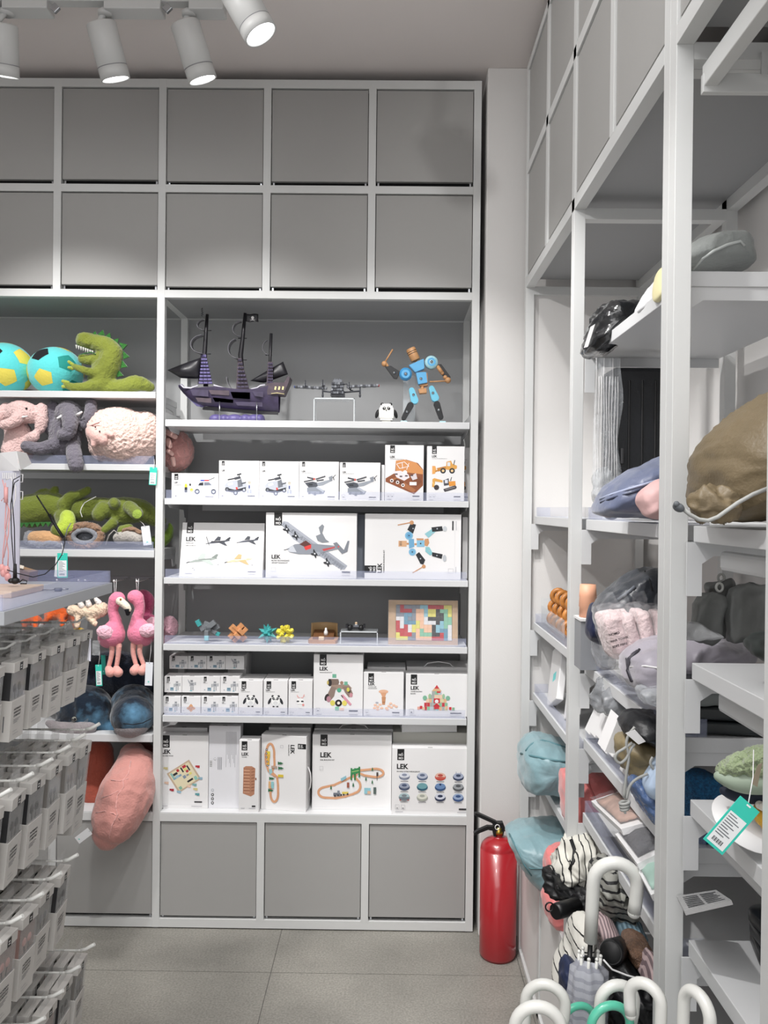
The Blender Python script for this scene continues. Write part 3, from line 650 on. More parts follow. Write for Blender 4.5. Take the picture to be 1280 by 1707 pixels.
def art_tower(a):
    logo(a, .08, .01, .0225); title(a, .08, .345, .0108, ('TOWER BUILDING', 'BLOCKS'), 3.0, .34)
    cols = ['#dfb38c', '#9fc3c6', '#8cbf9a', '#c23d44', '#d9d3a8', '#b9c6cf', '#e8c9ae', '#a7ada8']
    rr = random.Random(3)
    for row, (u0, u1) in enumerate([(.30, .68), (.30, .68), (.33, .66), (.36, .62), (.42, .58)]):
        v1 = .86-row*.095; k = max(3, int((u1-u0)/.045))
        for i in range(k):
            ua = u0+(u1-u0)*i/k; a.r(ua, v1-.09, ua+(u1-u0)/k*.94, v1, cols[rr.randrange(8)])
    a.q([(.42, .4), (.5, .26), (.58, .4)], '#d9b28a'); a.q([(.46, .34), (.5, .25), (.54, .34)], '#c83840'); a.r(.5, .4, .56, .44, '#c83840')
    a.r(.45, .57, .55, .68, '#c83840'); a.c(.5, .64, .03, CARD); a.q([(.44, .76), (.5, .68), (.56, .76)], '#c02f38'); a.r(.46, .76, .54, .82, '#c83840')
    for u in (.31, .68): a.e(u, .56, .035, .055, '#7eb498')
    for u in (.39, .61): a.e(u, .52, .022, .06, '#9cbf9c')
    for u, v, c in ((.21, .82, '#e0a898'), (.25, .8, '#c83840'), (.29, .83, '#d9c0a0'), (.72, .82, '#c83840'), (.77, .83, '#86b08e'), (.66, .8, '#e2b491')): a.r(u-.02, v-.05, u+.02, v+.02, c)
    footer(a)
def tetris(a, u0, v0, u1, v1, seed, cell=9, rows=8, base='#d8c09a'):
    rr = random.Random(seed); cols = ['#d8d06a', '#5f8fa8', '#b9323c', '#e6b99a', '#24252a', '#7fb79c', '#d9d9dc', '#7d8490', '#86b8c8']
    g = {}
    for i in range(cell):
        for j in range(rows): g[i, j] = None
    for j in range(rows):
        for i in range(cell):
            if g[i, j] is None:
                c = cols[rr.randrange(len(cols))]; cells = [(i, j)]; g[i, j] = c
                for _ in range(3):
                    x, y = cells[-1]; opt = [(x+dx, y+dy) for dx, dy in ((1, 0), (0, 1), (-1, 0)) if g.get((x+dx, y+dy), 1) is None]
                    if not opt: break
                    n_ = rr.choice(opt); g[n_] = c; cells.append(n_)
    return g
def art_tangram(a):
    logo(a, .04, .0, .0275); title(a, .03, .225, .012, ('COLOURED WOOD',), 2.8, .3)
    def T(x, y): # board frame rotated
        an = math.radians(-33); X, Y = (x-.5)*.44*a.w*1.0, (y-.5)*.42*a.h*.62
        return ((.5*a.w+X*math.cos(an)-Y*math.sin(an))/a.w, (.56*a.h+X*math.sin(an)+Y*math.cos(an))/a.h)
    def R_(x0, y0, x1, y1, c): a.q([T(x0, y0), T(x1, y0), T(x1, y1), T(x0, y1)], c)
    R_(-.12, -.1, 1.12, 1.1, '#c4ad94'); R_(-.04, -.02, 1.04, 1.02, '#e3d9b8')
    for q in ((.1, .1, .32, .22, DK), (.55, .02, .62, .3, DK), (.85, .1, .92, .4, DK), (.5, .8, .8, .9, DK), (.34, .0, .46, .14, '#b9323c'), (.66, .0, .84, .14, '#b9323c'), (.7, .3, .82, .42, '#b9323c'), (0, .0, .1, .3, '#8fb9b0'), (.0, .3, .14, .4, '#88a9b8'), (.14, .25, .3, .4, '#9fc0d0'), (.3, .3, .44, .4, '#86a2bb'), (.44, .46, .58, .62, '#8092a8'), (0, .84, .14, 1, '#86b8a0'), (.86, .8, 1, 1, '#8fc4b8'), (.66, .16, .8, .28, '#e2d97a'), (.76, .5, .9, .6, '#e2d97a'), (.62, .5, .74, .58, '#8f959c')): R_(*q)
    for u, v, c in ((.12, .45, '#cfc08a'), (.78, .42, '#b5303a'), (.14, .65, '#e6c4ae'), (.25, .745, '#a82c38'), (.4, .77, '#93b9cc'), (.6, .69, '#e6c4ae'), (.72, .67, '#7fb0b0'), (.84, .58, '#93b3c4'), (.74, .73, '#d8c98c'), (.78, .8, '#5f9aa0')):
        a.r(u-.045, v-.012, u+.01, v+.012, c); a.r(u-.01, v-.012, u+.045, v+.022, c)
    a.r(.72, .9, .88, .917, '#26262a'); a.b(.04, .945, .96, .945, .002, '#b9bac0'); a.r(.03, .965, .17, .972, '#b0b0b6'); a.r(.66, .965, .88, .972, '#b0b0b6')
def art_back(a):
    for u, v0, v1 in [(.55+.035*k, .07, .5-.05*((k*3) % 4)) for k in range(10)]: a.b(u, v0, u, v1, .008, '#77777e')
    a.r(.03, .42, .12, .5, '#dededf')
    for k in range(7): a.b(.035, .43+.01*k, .105, .43+.01*k, .006 if k % 2 else .012, DK)
    for k in range(3): a.b(.3+.05*k, .38, .3+.05*k, .53, .02, '#8a8a90')
    for v in (.78, .835, .885, .935): a.c(.13, v, .045, DK if v > .8 else LG); a.c(.13, v, .022, CARD)
    a.c(.2, .4, .04, LG); a.c(.2, .4, .028, CARD)
def art_blocktower(a):
    logo(a, .12, .015, .0200); title(a, .12, .185, .009, ('TOWER',), 1.7, .3)
    a.q([(.22, .38), (.34, .36), (.64, .36), (.82, .39), (.78, .75), (.6, .78), (.2, .74)], '#b88468')
    for k in range(8):
        v = .40+k*.043; a.b(.23, v, .56, v+.005, .03, '#9a6850'); a.r(.24, v+.01, .54, v+.026, '#d3a184'); a.b(.62, v, .78, v-.01, .03, '#8a5a46')
    a.r(.82, .52, .88, .55, '#8a5a46'); a.r(.66, .905, .84, .925, '#26262a'); a.r(.1, .94, .3, .947, '#b0b0b6'); a.r(.5, .94, .84, .947, '#b0b0b6')
TRK = '#d9a27c'
def track_loop(a, pts, th):
    a.path(pts, th, TRK)
    for p in pts: a.c(p[0], p[1], th/2, TRK, n=10)
def tree(a, u, v, s_, ang=0):
    d = [(0, -1), (.42, .1), (.2, .1), (.5, .8), (-.5, .8), (-.2, .1), (-.42, .1)]; ca, sa = math.cos(math.radians(ang)), math.sin(math.radians(ang))
    a.q([(u+(x*ca-y*sa)*s_, v+(x*sa+y*ca)*s_*a.w/a.h) for x, y in d], '#2f6b45')
def arc(cu, cv, ru, rv, a0, a1, n=14): return [(cu+ru*math.cos(math.radians(a0+(a1-a0)*i/n)), cv+rv*math.sin(math.radians(a0+(a1-a0)*i/n))) for i in range(n+1)]
def art_rail(a):
    logo(a, .1, .0, .0255); title(a, .1, .275, .0145, ('RAIL BUILDING KIT',), 2.8, .27)
    track_loop(a, [(.56, .53), (.42, .6), (.28, .67)]+arc(.17, .77, .09, .07, 250, 90, 10)+[(.3, .845), (.42, .82), (.52, .785)]+arc(.54, .68, .07, .09, 80, -40, 8)+[(.54, .56)], .03)
    track_loop(a, [(.6, .47)]+arc(.8, .5, .1, .055, -120, 110, 12)+[(.66, .535), (.58, .5)], .028)
    a.r(.485, .44, .505, .6, '#2b7a45'); a.r(.53, .44, .55, .6, '#2b7a45'); a.q([(.49, .46), (.6, .43), (.6, .5), (.49, .53)], '#3a8a52'); a.r(.585, .42, .605, .56, '#2b7a45'); a.b(.5, .49, .59, .47, .006, '#c9d98c')
    for u, v, s_ in ((.24, .7, .028), (.52, .66, .028), (.76, .45, .025), (.68, .58, .026), (.76, .62, .026)): tree(a, u, v, s_)
    a.q([(.36, .58), (.43, .54), (.43, .58), (.37, .62)], '#8fbcc8'); a.r(.27, .77, .36, .81, '#6c717a'); a.r(.32, .74, .35, .78, '#858a92'); a.r(.38, .755, .46, .785, '#d9c45c')
    for u in (.29, .33, .37, .4, .45): a.c(u, .81-(u-.29)*.16, .011, DK)
    a.r(.44, .63, .47, .7, '#9c5a48'); a.r(.66, .7, .74, .78, '#8fc1cc'); a.r(.7, .74, .74, .78, '#d9b090'); a.r(.775, .69, .81, .78, '#54625e'); a.b(.82, .5, .82, .6, .006, DK); a.r(.81, .49, .835, .54, '#4a4240')
    for q in ((.095, .42, .135, .42), (.095, .47, .135, .47), (.095, .42, .095, .47), (.135, .42, .135, .47)): a.b(*q, .002, '#9a9aa0')
    a.b(.02, .955, .98, .955, .0015, '#c8cad2')
def art_rail_side(a):
    logo(a, .99, .10, .0185, .62, -90); a.txt(.65, .12, .0145, 'LEK', INK, .035, None, 90); a.txt(.6, .12, .004, 'RAIL BUILDING KIT', INK, .02, .040, 90)
    track_loop(a, arc(.2, .26, .09, .14, 190, 370, 14)+[(.3, .4), (.24, .5), (.36, .56), (.38, .66)]+arc(.3, .78, .085, .11, -10, 190, 12)+[(.22, .7)], .05)
    track_loop(a, [(.1, .26), (.11, .38), (.17, .48), (.3, .54)], .05)
    for u, v, ang in ((.43, .37, 90), (.44, .435, 90), (.24, .58, 90), (.22, .74, 90)): tree(a, u, v, .07, ang)
    a.r(.13, .22, .2, .3, '#e3cf4c'); a.r(.13, .26, .19, .4, '#dcb050'); a.q([(.17, .46), (.24, .45), (.26, .5), (.2, .53)], '#9ac4c8')
    for v in (.2, .25, .3, .36, .41): a.c(.12+(.02 if v > .35 else 0), v, .022, DK); a.c(.12+(.02 if v > .35 else 0), v, .011, '#e6e6e6')
    a.r(.23, .41, .36, .44, '#b8a090'); a.r(.38, .52, .5, .555, '#d9c040'); a.r(.17, .62, .22, .71, '#d9b080'); a.r(.23, .62, .29, .71, '#8fc4c8')
    for q in ((.43, .13, .49, .13), (.43, .165, .49, .165), (.43, .13, .43, .165), (.49, .13, .49, .165)): a.b(*q, .004, '#9a9aa0')
def art_stadium(a):
    logo(a, .07, .02, .0245); title(a, .065, .29, .0145, ('FIFA WORLD CUP FIELD PAPER BUILDING KIT',), 4.5, .26)
    c = [('#8d94a8', '#dfe2ea'), ('#5e6a84', '#b9c0d0'), ('#b94b40', '#e2b8a8'), ('#3c4660', '#aab2c8'), ('#4a5672', '#9ca4b6'), ('#2f5c70', '#6fa0a8'), ('#33507c', '#6c8cb8'), ('#55585c', '#a0a4a8'), ('#7a8288', '#a9c0c4'), ('#a7aaa0', '#dcdcd0'), ('#2c3652', '#d4d8e4'), ('#3a5484', '#9cb0d0')]
    for k in range(12):
        u, v = .165+.235*(k % 4), .42+.155*(k//4); d, l_ = c[k]
        a.e(u, v+.012, .072, .056, d); a.e(u, v-.006, .066, .045, l_); a.e(u, v-.012, .034, .02, d if k not in (5, 6) else l_)
        if k in (0, 4):
            for i in range(7): a.b(u-.05+.017*i, v+.02, u-.05+.017*i, v+.05, .006, '#3a4050')
        if k == 2: a.e(u, v+.03, .07, .02, '#c8564a')
        if k == 8: a.r(u-.06, v+.01, u+.06, v+.05, '#6d7880'); a.r(u-.062, v+.045, u-.04, v+.06, '#a84848'); a.r(u+.04, v+.045, u+.062, v+.06, '#a84848')
        if k == 3: a.b(u-.03, v-.07, u-.03, v, .006, '#8890a8'); a.b(u+.03, v-.07, u+.03, v, .006, '#8890a8')
        if k == 6: a.c(u, v-.03, .014, '#22335c')
        a.r(u-.05, v+.078, u+.05, v+.086, '#6e6e74')
    a.r(.88, .9, .985, .923, '#26262a'); a.b(.05, .935, .99, .935, .0012, '#b0b0b6'); a.r(.05, .955, .15, .963, '#a8a8ae'); a.r(.86, .955, .985, .963, '#a8a8ae')
    for u0 in (.05, .125):
        for q in ((u0, .855, u0+.05, .855), (u0, .92, u0+.05, .92), (u0, .855, u0, .92), (u0+.05, .855, u0+.05, .92)): a.b(*q, .0025, '#9a9aa0')
        a.r(u0+.015, .9, u0+.035, .91, DK)
def toybox(x0, x1, ytop, zbot, Y, depth, art, label, group=None, rz=0, tilt=0, name='toy_box', extra=None, cmat=None, bulge=0):
    ym = (ytop+zbot)/2 if zbot > 5 else ytop
    a_ = P(x0, ym, Y); b_ = P(x1, ym, Y); w_ = (b_-a_).length
    zt = P((x0+x1)/2, ytop, Y).z; zb = zbot if zbot < 5 else P((x0+x1)/2, zbot, Y).z
    h_ = (zt-zb)/max(.5, math.cos(math.radians(tilt)))
    R = rot(-tilt, 0, rz)
    t = thing(name, label, 'box', ((a_.x+b_.x)/2, Y, zb), group=group, R=R)
    m = MB(); m.box((-w_/2, 0, 0), (w_/2, depth, h_), cmat or CARD, .0009); m.obj('carton', t)
    m = MB(); m.box((-w_/2+.001, .004, h_), (w_/2-.001, .0045, h_+.0002), GREYC); m.box((-.008, .004, h_), (.008, .009, h_+.0003), DARK)
    m.obj('lid_seam', t)
    if art:
        A = Art(w_, h_, lambda u, v, e: (u-w_/2, -e, h_-v)); art(A)
        A.mb.obj('printed_front', t)
    if extra: extra(t, w_, h_, depth)
    return t
Z = SH
# second shelf, left to right
YF = 2.985
toybox(286, 364, 789, Z['S2'], YF, .16, art_police, 'low white box printed with a police car, leftmost on its shelf', None)
toybox(365, 432, 768, Z['S2'], YF-.004, .16, art_buggy, 'white box with armoured buggy picture, beside the police car box', None)
toybox(432.5, 498.5, 769, Z['S2'], YF, .16, art_buggy, 'white box with armoured buggy picture, touching a helicopter box', None)
toybox(499, 565, 769.5, Z['S2'], YF, .16, art_heli, 'white box with grey helicopter picture, touching a buggy box', None)
toybox(566.5, 634, 771, Z['S2'], YF, .13, art_heli, 'white box with grey helicopter picture, nearest the desert rover box', None)
toybox(636, 641, 775, Z['S2'], YF+.02, .12, None, 'thin white box edge peeking out beside the right helicopter box')
toybox(642, 706.5, 742, Z['S2'], YF-.012, .16, art_rover, 'taller white box picturing a white rover on brown desert ground', None)
toybox(712, 774.5, 744, Z['S2'], YF-.008, .10, art_digger, 'taller white box picturing a yellow bulldozer above an excavator', None)
toybox(750, 784, 746, Z['S2'], YF+.10, .12, art_digger, 'white box hidden behind the bulldozer box, only its right edge showing')
# third shelf
toybox(299, 438, 872, Z['S3'], YF-.015, .035, art_fighters, 'white box leaning back with four fighter planes pictured', None, tilt=14)
toybox(301, 441, 874, Z['S3'], YF+.025, .035, None, 'plain white box edge leaning behind the fighter planes box', tilt=14)
toybox(443.5, 595, 855, Z['S3'], YF-.018, .055, art_bomber, 'large white box picturing a grey propeller aircraft', None)
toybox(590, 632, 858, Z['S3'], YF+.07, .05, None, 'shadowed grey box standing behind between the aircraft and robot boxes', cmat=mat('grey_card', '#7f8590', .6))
toybox(608.5, 769, 857, Z['S3'], YF-.01, .055, art_warrior, 'large white box turned sideways picturing the blue and black jointed robot', None)
toybox(771, 780, 862, Z['S3'], YF+.05, .05, None, 'white box edge with black flag showing behind the sideways robot box', cmat=CARD)
# fifth shelf: three layers of little boxes
rowsb = [([(272, 301), (302.5, 334.5), (335.5, 366), (366, 397.5)], 1161, 1194, [art_robot, art_burr, art_robot, art_robot], YF-.01, 'bottom'),
         ([(274, 303), (303.5, 335), (335, 367), (367.5, 399.5)], 1127.5, 1160.5, [art_robot, art_robot2, art_robot, art_robot], YF-.004, 'middle'),
         ([(282.5, 313), (313.5, 344.5), (345, 375.5), (376, 407)], 1093.5, 1123.5, [art_robot, art_robot, art_robot, art_robot2], YF+.055, 'top')]
hb = (SZ(1161-4)-SZ(1194-4))*1.01
pos = ['first from left', 'second from left', 'third from left', 'fourth from left']
desc = {art_robot: 'with grey robot', art_robot2: 'with waving robot', art_burr: 'with orange wooden puzzle'}
for li, (xs, yt, yb, arts, Y, ln) in enumerate(rowsb):
    for i, (p, q) in enumerate(xs):
        zb = Z['S5']+li*.0725
        w_ = (q-p)/F*Y
        t = toybox(p, q, yt, zb, Y, .065, arts[i], f'little box {desc[arts[i]]}, {pos[i]} in the {ln} layer', 'little robot boxes in three layers')
# deeper copies behind the top layer
for i in range(3):
    toybox(380+i*3, 410+i*3, 1092, Z['S5'], YF+.13+i*.07, .066, None, ['tall shaded stack of little cartons just behind the waving robot box', 'shaded carton column second behind the waving robot box', 'farthest shaded carton column behind the waving robot box'][i], cmat=CARD)
for i, (p, q, ar, lb) in enumerate(((398, 438, art_panda, 'white box with panda picture, next to the little robot boxes'), (439.5, 479.5, art_panda, 'white box with panda picture, next to the pink deer box'), (481, 521, art_deer, 'white box picturing a white doll with pink deer antlers'))):
    toybox(p, q, 1134, Z['S5'], YF-.02, .075, ar, lb)
for r_ in range(2):
    for i, c_ in enumerate(('left', 'middle', 'right')):
        toybox(404+i*38-r_*0, 441+i*38, 1130, Z['S5'], YF+.06+r_*.08, .072, None, f'plain shaded box, {c_} one in the {"first" if r_ == 0 else "second"} row behind the pandas')
toybox(523, 605.5, 1091, Z['S5'], YF-.02, .10, art_vehicle, 'tall white box picturing coloured vehicle blocks with wheels')
toybox(606, 673, 1121, Z['S5'], YF-.015, .06, art_balance, 'white box picturing a stacked wooden balance game')
toybox(612, 676, 1112, Z['S5'], YF+.06, .1, None, 'plain box standing behind the balance game box')
toybox(676.5, 780, 1124, Z['S5'], YF-.012, .07, art_tower, 'wide white box picturing a castle tower of coloured blocks')
def handle(t, w_, h_, d_):
    m = MB(); m.tube([(-.055, .0, h_-.002), (-.04, -.0, h_+.014), (0, -.0, h_+.02), (.04, 0, h_+.014), (.055, 0, h_-.002)], .0022, CARD, 6); o = m.obj('handle', t)
toybox(678, 784, 1112, Z['S5'], YF+.075, .13, None, 'shaded box with a rope handle behind the castle tower box', extra=handle)
# deck
D_ = Z['D']
toybox(267, 347.5, 1226, D_, YF-.005, .05, art_tangram, 'tall white box picturing a board of coloured wooden puzzle pieces')
toybox(267, 346, 1213, D_, YF+.06, .12, None, 'plain white box behind the coloured wooden puzzle box')
toybox(348.5, 401, 1210, D_, YF-.0, .055, art_back, 'white box showing its back side with lines of small print', cmat=mat('shaded_card', '#e2e2e6', .5))
toybox(399, 432, 1234, D_, YF-.035, .06, art_blocktower, 'slim white box picturing a brown wooden block tower')
t = toybox(434.5, 512, 1226, D_, YF-.015, .055, art_rail_side, 'white box turned on its side picturing a figure-eight toy railway', rz=-9)
m = MB(); m.tube([(t_[0], t_[1], t_[2]) for t_ in ((.0835, .02, .155), (.094, .015, .135), (.097, .012, .11), (.094, .015, .085), (.0835, .02, .065))], .002, CARD, 6); m.obj('rope_handle', t)
toybox(448, 518, 1213, D_, YF+.07, .08, None, 'plain box standing behind the sideways railway box')
toybox(521, 653, 1225, D_, YF+.0, .055, art_rail, 'wide white box picturing a toy railway with a green bridge')
toybox(524, 655, 1215, D_, YF+.075, .1, None, 'shaded box with a rope handle behind the railway box', extra=handle)
toybox(653.5, 781, 1247, D_, YF-.035, .06, art_stadium, 'white box picturing twelve small football stadiums')
toybox(655, 782, 1221, D_, YF+.05, .11, None, 'plain beige box standing behind the stadium box', cmat=mat('beige_card', '#c9c8c0', .6))
t = thing('toy_box', 'flat white box lying on the beige box behind the stadium box', 'box', (P(713, 1215, YF+.10).x, YF+.10, D_+.302), rz=4)
zz = P(713, 1221, YF+.05).z; t.location.z = zz+.001
m = MB(); m.box((-.10, -.05, 0), (.10, .08, .032), CARD, .001); m.obj('carton', t)
# ================================================================ DISPLAY MODELS ON THE TOP SHELF
PUR = mat('dark_purple_card', '#372e48', .5, var=.3, vscale=40); PURL = mat('purple_card', '#5f5788', .45); PUB = mat('purple_brown_card', '#4a3d46', .5, var=.25, vscale=50)
BLK = mat('black_card', '#1c1b20', .45); BRASS = mat('pale_yellow', '#e2d69a', .5); RIM = mat('white_grey_trim', '#c9c6d2', .5)
YS = 3.06; z0 = SH['S1']
def q2(pts, Y): return [(P(x, y, Y).x, P(x, y, Y).z) for x, y in pts]
t = thing('pirate_ship', 'dark purple three-masted pirate ship model on a stand on the top shelf', 'model ship', (P(385, 700, YS).x, YS, z0), world=True)
hull = [(298, 640), (310, 645), (335, 648), (360, 645), (385, 648), (400, 652), (425, 652), (440, 643), (455, 640), (464, 650), (472, 640), (486, 637), (478, 660), (466, 668), (464, 690), (430, 690), (385, 684), (340, 681), (325, 672)]
# hull as a lofted body: half-widths along the ship
def loft(px_list, top, bot, half, m, n=14):
    rows = []
    for x, yt, yb, hw in zip(px_list, top, bot, half):
        zt, zb = P(x, yt, YS).z, P(x, yb, YS).z; X = P(x, yt, YS).x; row = []
        for k in range(n+1):
            a = math.pi*k/n; row.append(V((X, YS-math.cos(a)*hw*(1 if 0 < k < n else 1), zb+(zt-zb)*(1-math.sin(a)**.8) if 0 < k < n else zt)))
        rows.append(row)
    return rows
xs = [298, 306, 320, 340, 365, 395, 425, 450, 466]
m = MB(); m.grid(loft(xs, [642, 645, 649, 648, 647, 651, 651, 645, 644], [646, 656, 668, 677, 680, 683, 685, 687, 688], [.004, .016, .03, .04, .045, .045, .042, .036, .03], PUR), PUR); m.obj('hull', t)
m = MB(); m.prism(q2([(297, 643), (303, 640), (318, 655), (342, 672), (342, 680), (328, 677), (310, 660)], YS), YS-.004, YS+.004, PURL); m.obj('prow', t)
m = MB(); m.prism(q2([(340, 678), (464, 684), (463, 691), (425, 690), (380, 686), (338, 683)], YS), YS-.008, YS+.008, BLK); m.obj('keel', t)
for i, (a, b) in enumerate((((322, 652), (352, 664)), ((352, 653), (386, 662)), ((388, 656), (420, 668)), ((424, 655), (442, 665)), ((330, 665), (356, 674)), ((358, 665), (392, 674)), ((395, 672), (440, 680)))):
    m = MB(); m.prism(q2([a, (b[0], a[1]+1), b, (a[0]+4, b[1]-2)], YS), YS-.0462+(i % 3)*.0005-(0 if i < 4 else -.006), YS-.0452+(0 if i < 4 else .006), [PUR, PUB, PURL, PUR, PUB, PUB, PUR][i]); m.obj('hull_plank', t)
m = MB(); m.prism(q2([(446, 642), (460, 640), (476, 640), (481, 630), (485, 631), (483, 640), (474, 660), (448, 660)], YS), YS-.036, YS+.036, PUB); o = m.obj('stern_castle', t)
for i in range(3):
    w_ = MB(); c = P(459+i*6.3, 647, YS-.037); w_.cb(c, (.006, .002, .012), BRASS, R=rot(0, 12, 0)); q = w_.obj('stern_window', o)
m = MB(); m.tube([P(452, 656, YS-.04), P(462, 655, YS-.04), P(474, 657, YS-.04)], .0012, BRASS, 6); m.obj('brass_trim', t)
for pts in ([(301, 641), (306, 646), (318, 647), (330, 643)], [(356, 642), (366, 645), (378, 648)], [(418, 649), (428, 647), (434, 643), (442, 642)]):
    m = MB(); m.tube([P(x, y, YS-.03) for x, y in pts], .0032, RIM, 6); m.obj('railing', t)
def mast(pts, r):
    m = MB(); m.tube([P(x, y, YS) for x, y in pts], r, BLK, 10); return m.obj('mast', t)
mast([(343, 644), (341, 590), (343, 560), (345.5, 524)], [.009, .0085, .007, .0055]); mast([(405, 648), (401, 592), (405, 560), (408.5, 522)], [.009, .009, .007, .0055]); mast([(449, 648), (450, 603), (452, 556)], [.008, .0055, .0055])
for (xa_, ya_, xb_, yb_, w0, w1) in ((340, 591, 343, 641, 4, 12.5), (400, 598, 406, 655, 3, 12), (451, 604, 450, 650, 4, 5.5)):
    m = MB(); n = 9
    for k in range(n):
        for j in range(3):
            f0 = k/n; x = xa_+(xb_-xa_)*f0; y = ya_+(yb_-ya_)*f0; ww = w0+(w1-w0)*f0
            c = P(x+(j-1)*ww*.66, y+2.5, YS-.014-.01*f0); m.cb(c, (ww*.0013, .003, .0075), PURL if (xa_ == 340) else PUR, bev=.0008)
    m.prism(q2([(xa_-w0, ya_), (xa_+w0, ya_), (xb_+w1, yb_), (xb_-w1, yb_)], YS), YS-.012, YS-.009, PUR if xa_ == 340 else PUB); m.obj('rigging_net', t)
SAIL = mat('black_sail', '#222126', .4)
def sail(pts, Y, bulge, name='sail'):
    (a, b, c, d) = [P(x, y, Y) for x, y in pts]; rows = []
    for i in range(9):
        u = i/8; rows.append([(a.lerp(b, u)).lerp(d.lerp(c, u), k/6)+V((0, -bulge*math.sin(math.pi*u)*math.sin(math.pi*k/6), 0)) for k in range(7)])
    m = MB(); m.grid(rows, SAIL); o = m.obj(name, t); s_ = o.modifiers.new('thickness', 'SOLIDIFY'); s_.thickness = .0015
sail([(279, 617), (335, 596), (331, 631), (302, 630)], YS-.02, .02); sail([(417, 635), (472, 603), (480, 624), (440, 638)], YS+.01, .012)
for cx_, cy_, r1, r2, a0, a1, w_ in ((343, 576, 23, 16, 100, 262, .03), (343, 543, 13, 9, 100, 262, .02), (400, 583, 18, 17, 110, 268, .03), (404, 550, 15, 13, 95, 262, .022), (450, 580, 12, 13, 110, 262, .012), (404, 630, 25, 26, 180, 262, .024)):
    c1 = [P(cx_+r1*math.cos(math.radians(a_)), cy_-r2*math.sin(math.radians(a_)), YS) for a_ in range(int(a0), int(a1)+1, 9)]
    m = MB(); m.grid([[p+V((0, -w_, 0)) for p in c1], [p+V((0, w_*.3, 0)) for p in c1]], mat('grey_sail', '#77767c', .4)); o = m.obj('curled_sail', t); s_ = o.modifiers.new('thickness', 'SOLIDIFY'); s_.thickness = .0012
for (x, y, w_) in ((346, 551, .014), (345, 590, .014), (404, 564, .016), (404, 600, .016), (448, 592, .012)):
    m = MB(); c = P(x, y, YS); m.tube([c-V((w_, 0, 0)), c+V((w_, 0, 0))], .0016, BLK, 6); m.obj('spar', t)
fl = MB(); fr = [[P(409+u*3.6, 522.5+u*.3+math.sin(u)*1.0+k*2.6, YS-.003) for k in range(6)] for u in range(7)]; fl.grid(fr, BLK); o = fl.obj('flag', t); s_ = o.modifiers.new('thickness', 'SOLIDIFY'); s_.thickness = .001
sk = MB(); c = P(421, 529.5, YS-.006); sk.ball(c, (.0055, .0012, .0055), CARD, seg=12); sk.cb(c+V((0, 0, -.006)), (.006, .0018, .003), CARD); o2 = sk.obj('skull', o)
for s_ in (-1, 1):
    sk = MB(); sk.tube([c+V((-.010, 0, -.009+s_*.003)), c+V((.010, 0, -.009-s_*.003))], .0008, CARD, 6); sk.obj('crossed_bone', o)
m = MB(); c = P(338, 521, YS)
for k in range(5): m.tube([c+V((random.uniform(-.006, .006), 0, -.014+k*.006)), c+V((random.uniform(-.006, .006), 0, -.008+k*.006))], .0014, DMET, 6)
m.obj('mast_ornament', t)
for px in (366, 428):
    m = MB(); m.tube([P(px, 669, YS-.048), V((P(px, 669, YS-.048).x, YS-.048, z0))], .0013, SILV, 6); m.obj('support_rod', t)
m = MB()
for i, (px, r_) in enumerate(((361, 13), (375, 9), (392, 16), (410, 10), (425, 12), (434, 8))): m.ball(P(px, 697, YS)-V((0, 0, .004)), (r_*.0021, .04, .018), PURL, seg=14)
o = blob('stand_base', m, .004, 2, mats=[PURL], parent=t)
for v in o.data.vertices: v.co.z = max(v.co.z, 0)
# grey aircraft on a clear riser
def riser(label, x0, x1, yt, yb, Y, dep, zb, legs=True):
    a_, b_ = P(x0, yt, Y), P(x1, yt, Y); t = thing('display_riser', label, 'display stand', ((a_.x+b_.x)/2, Y, zb), world=True); h_ = a_.z-zb
    m = MB(); m.box((a_.x, Y, a_.z-.003), (b_.x, Y+dep, a_.z), ACRC); m.obj('top_plate', t)
    m = MB(); m.box((a_.x, Y, zb), (a_.x+.003, Y+dep, a_.z-.003), ACRC); m.obj('side_plate', t)
    m = MB(); m.box((b_.x-.003, Y, zb), (b_.x, Y+dep, a_.z-.003), ACRC); m.obj('side_plate', t)
    for q in (((a_.x, Y-.0005, a_.z-.004), (b_.x, Y, a_.z)), ((a_.x-.0005, Y-.0005, zb), (a_.x+.003, Y, a_.z)), ((b_.x-.003, Y-.0005, zb), (b_.x, Y, a_.z))):
        m = MB(); m.box(*q, mat('acrylic_edge', '#cfd4d6', .2)); m.obj('polished_edge', t)
    return a_.z
zr = riser('clear acrylic riser under the grey aircraft model', 523, 591, 663, 700, 3.03, .09, z0)
YA = 3.07
t = thing('toy_aircraft', 'dark grey brick aircraft model on the clear riser', 'toy plane', (P(560, 660, YA).x, YA, zr), world=True)
G1 = mat('dark_brick', '#3a3c42', .4); G2 = mat('mid_brick', '#6c6f76', .4); G3 = mat('light_brick', '#8b8e94', .4)
m = MB()
for i in range(7):
    for j in range(4): m.cb(P(554+i*2.9, 640+j*5, YA-.02)+V((0, (i % 2)*.004, 0)), (.0058, .03, .009), [G1, G2, G3, G1, G2][(i*3+j) % 5], bev=.0006)
m.cb(P(563, 636, YA), (.032, .03, .009), G2)
for i in range(3): m.lathe([(0, .004), (.0025, .004), (.0025, 0)], P(558+i*4, 633, YA), G2, 10)
m.cb(P(563, 657, YA), (.05, .05, .018), G1); m.obj('fuselage', t)
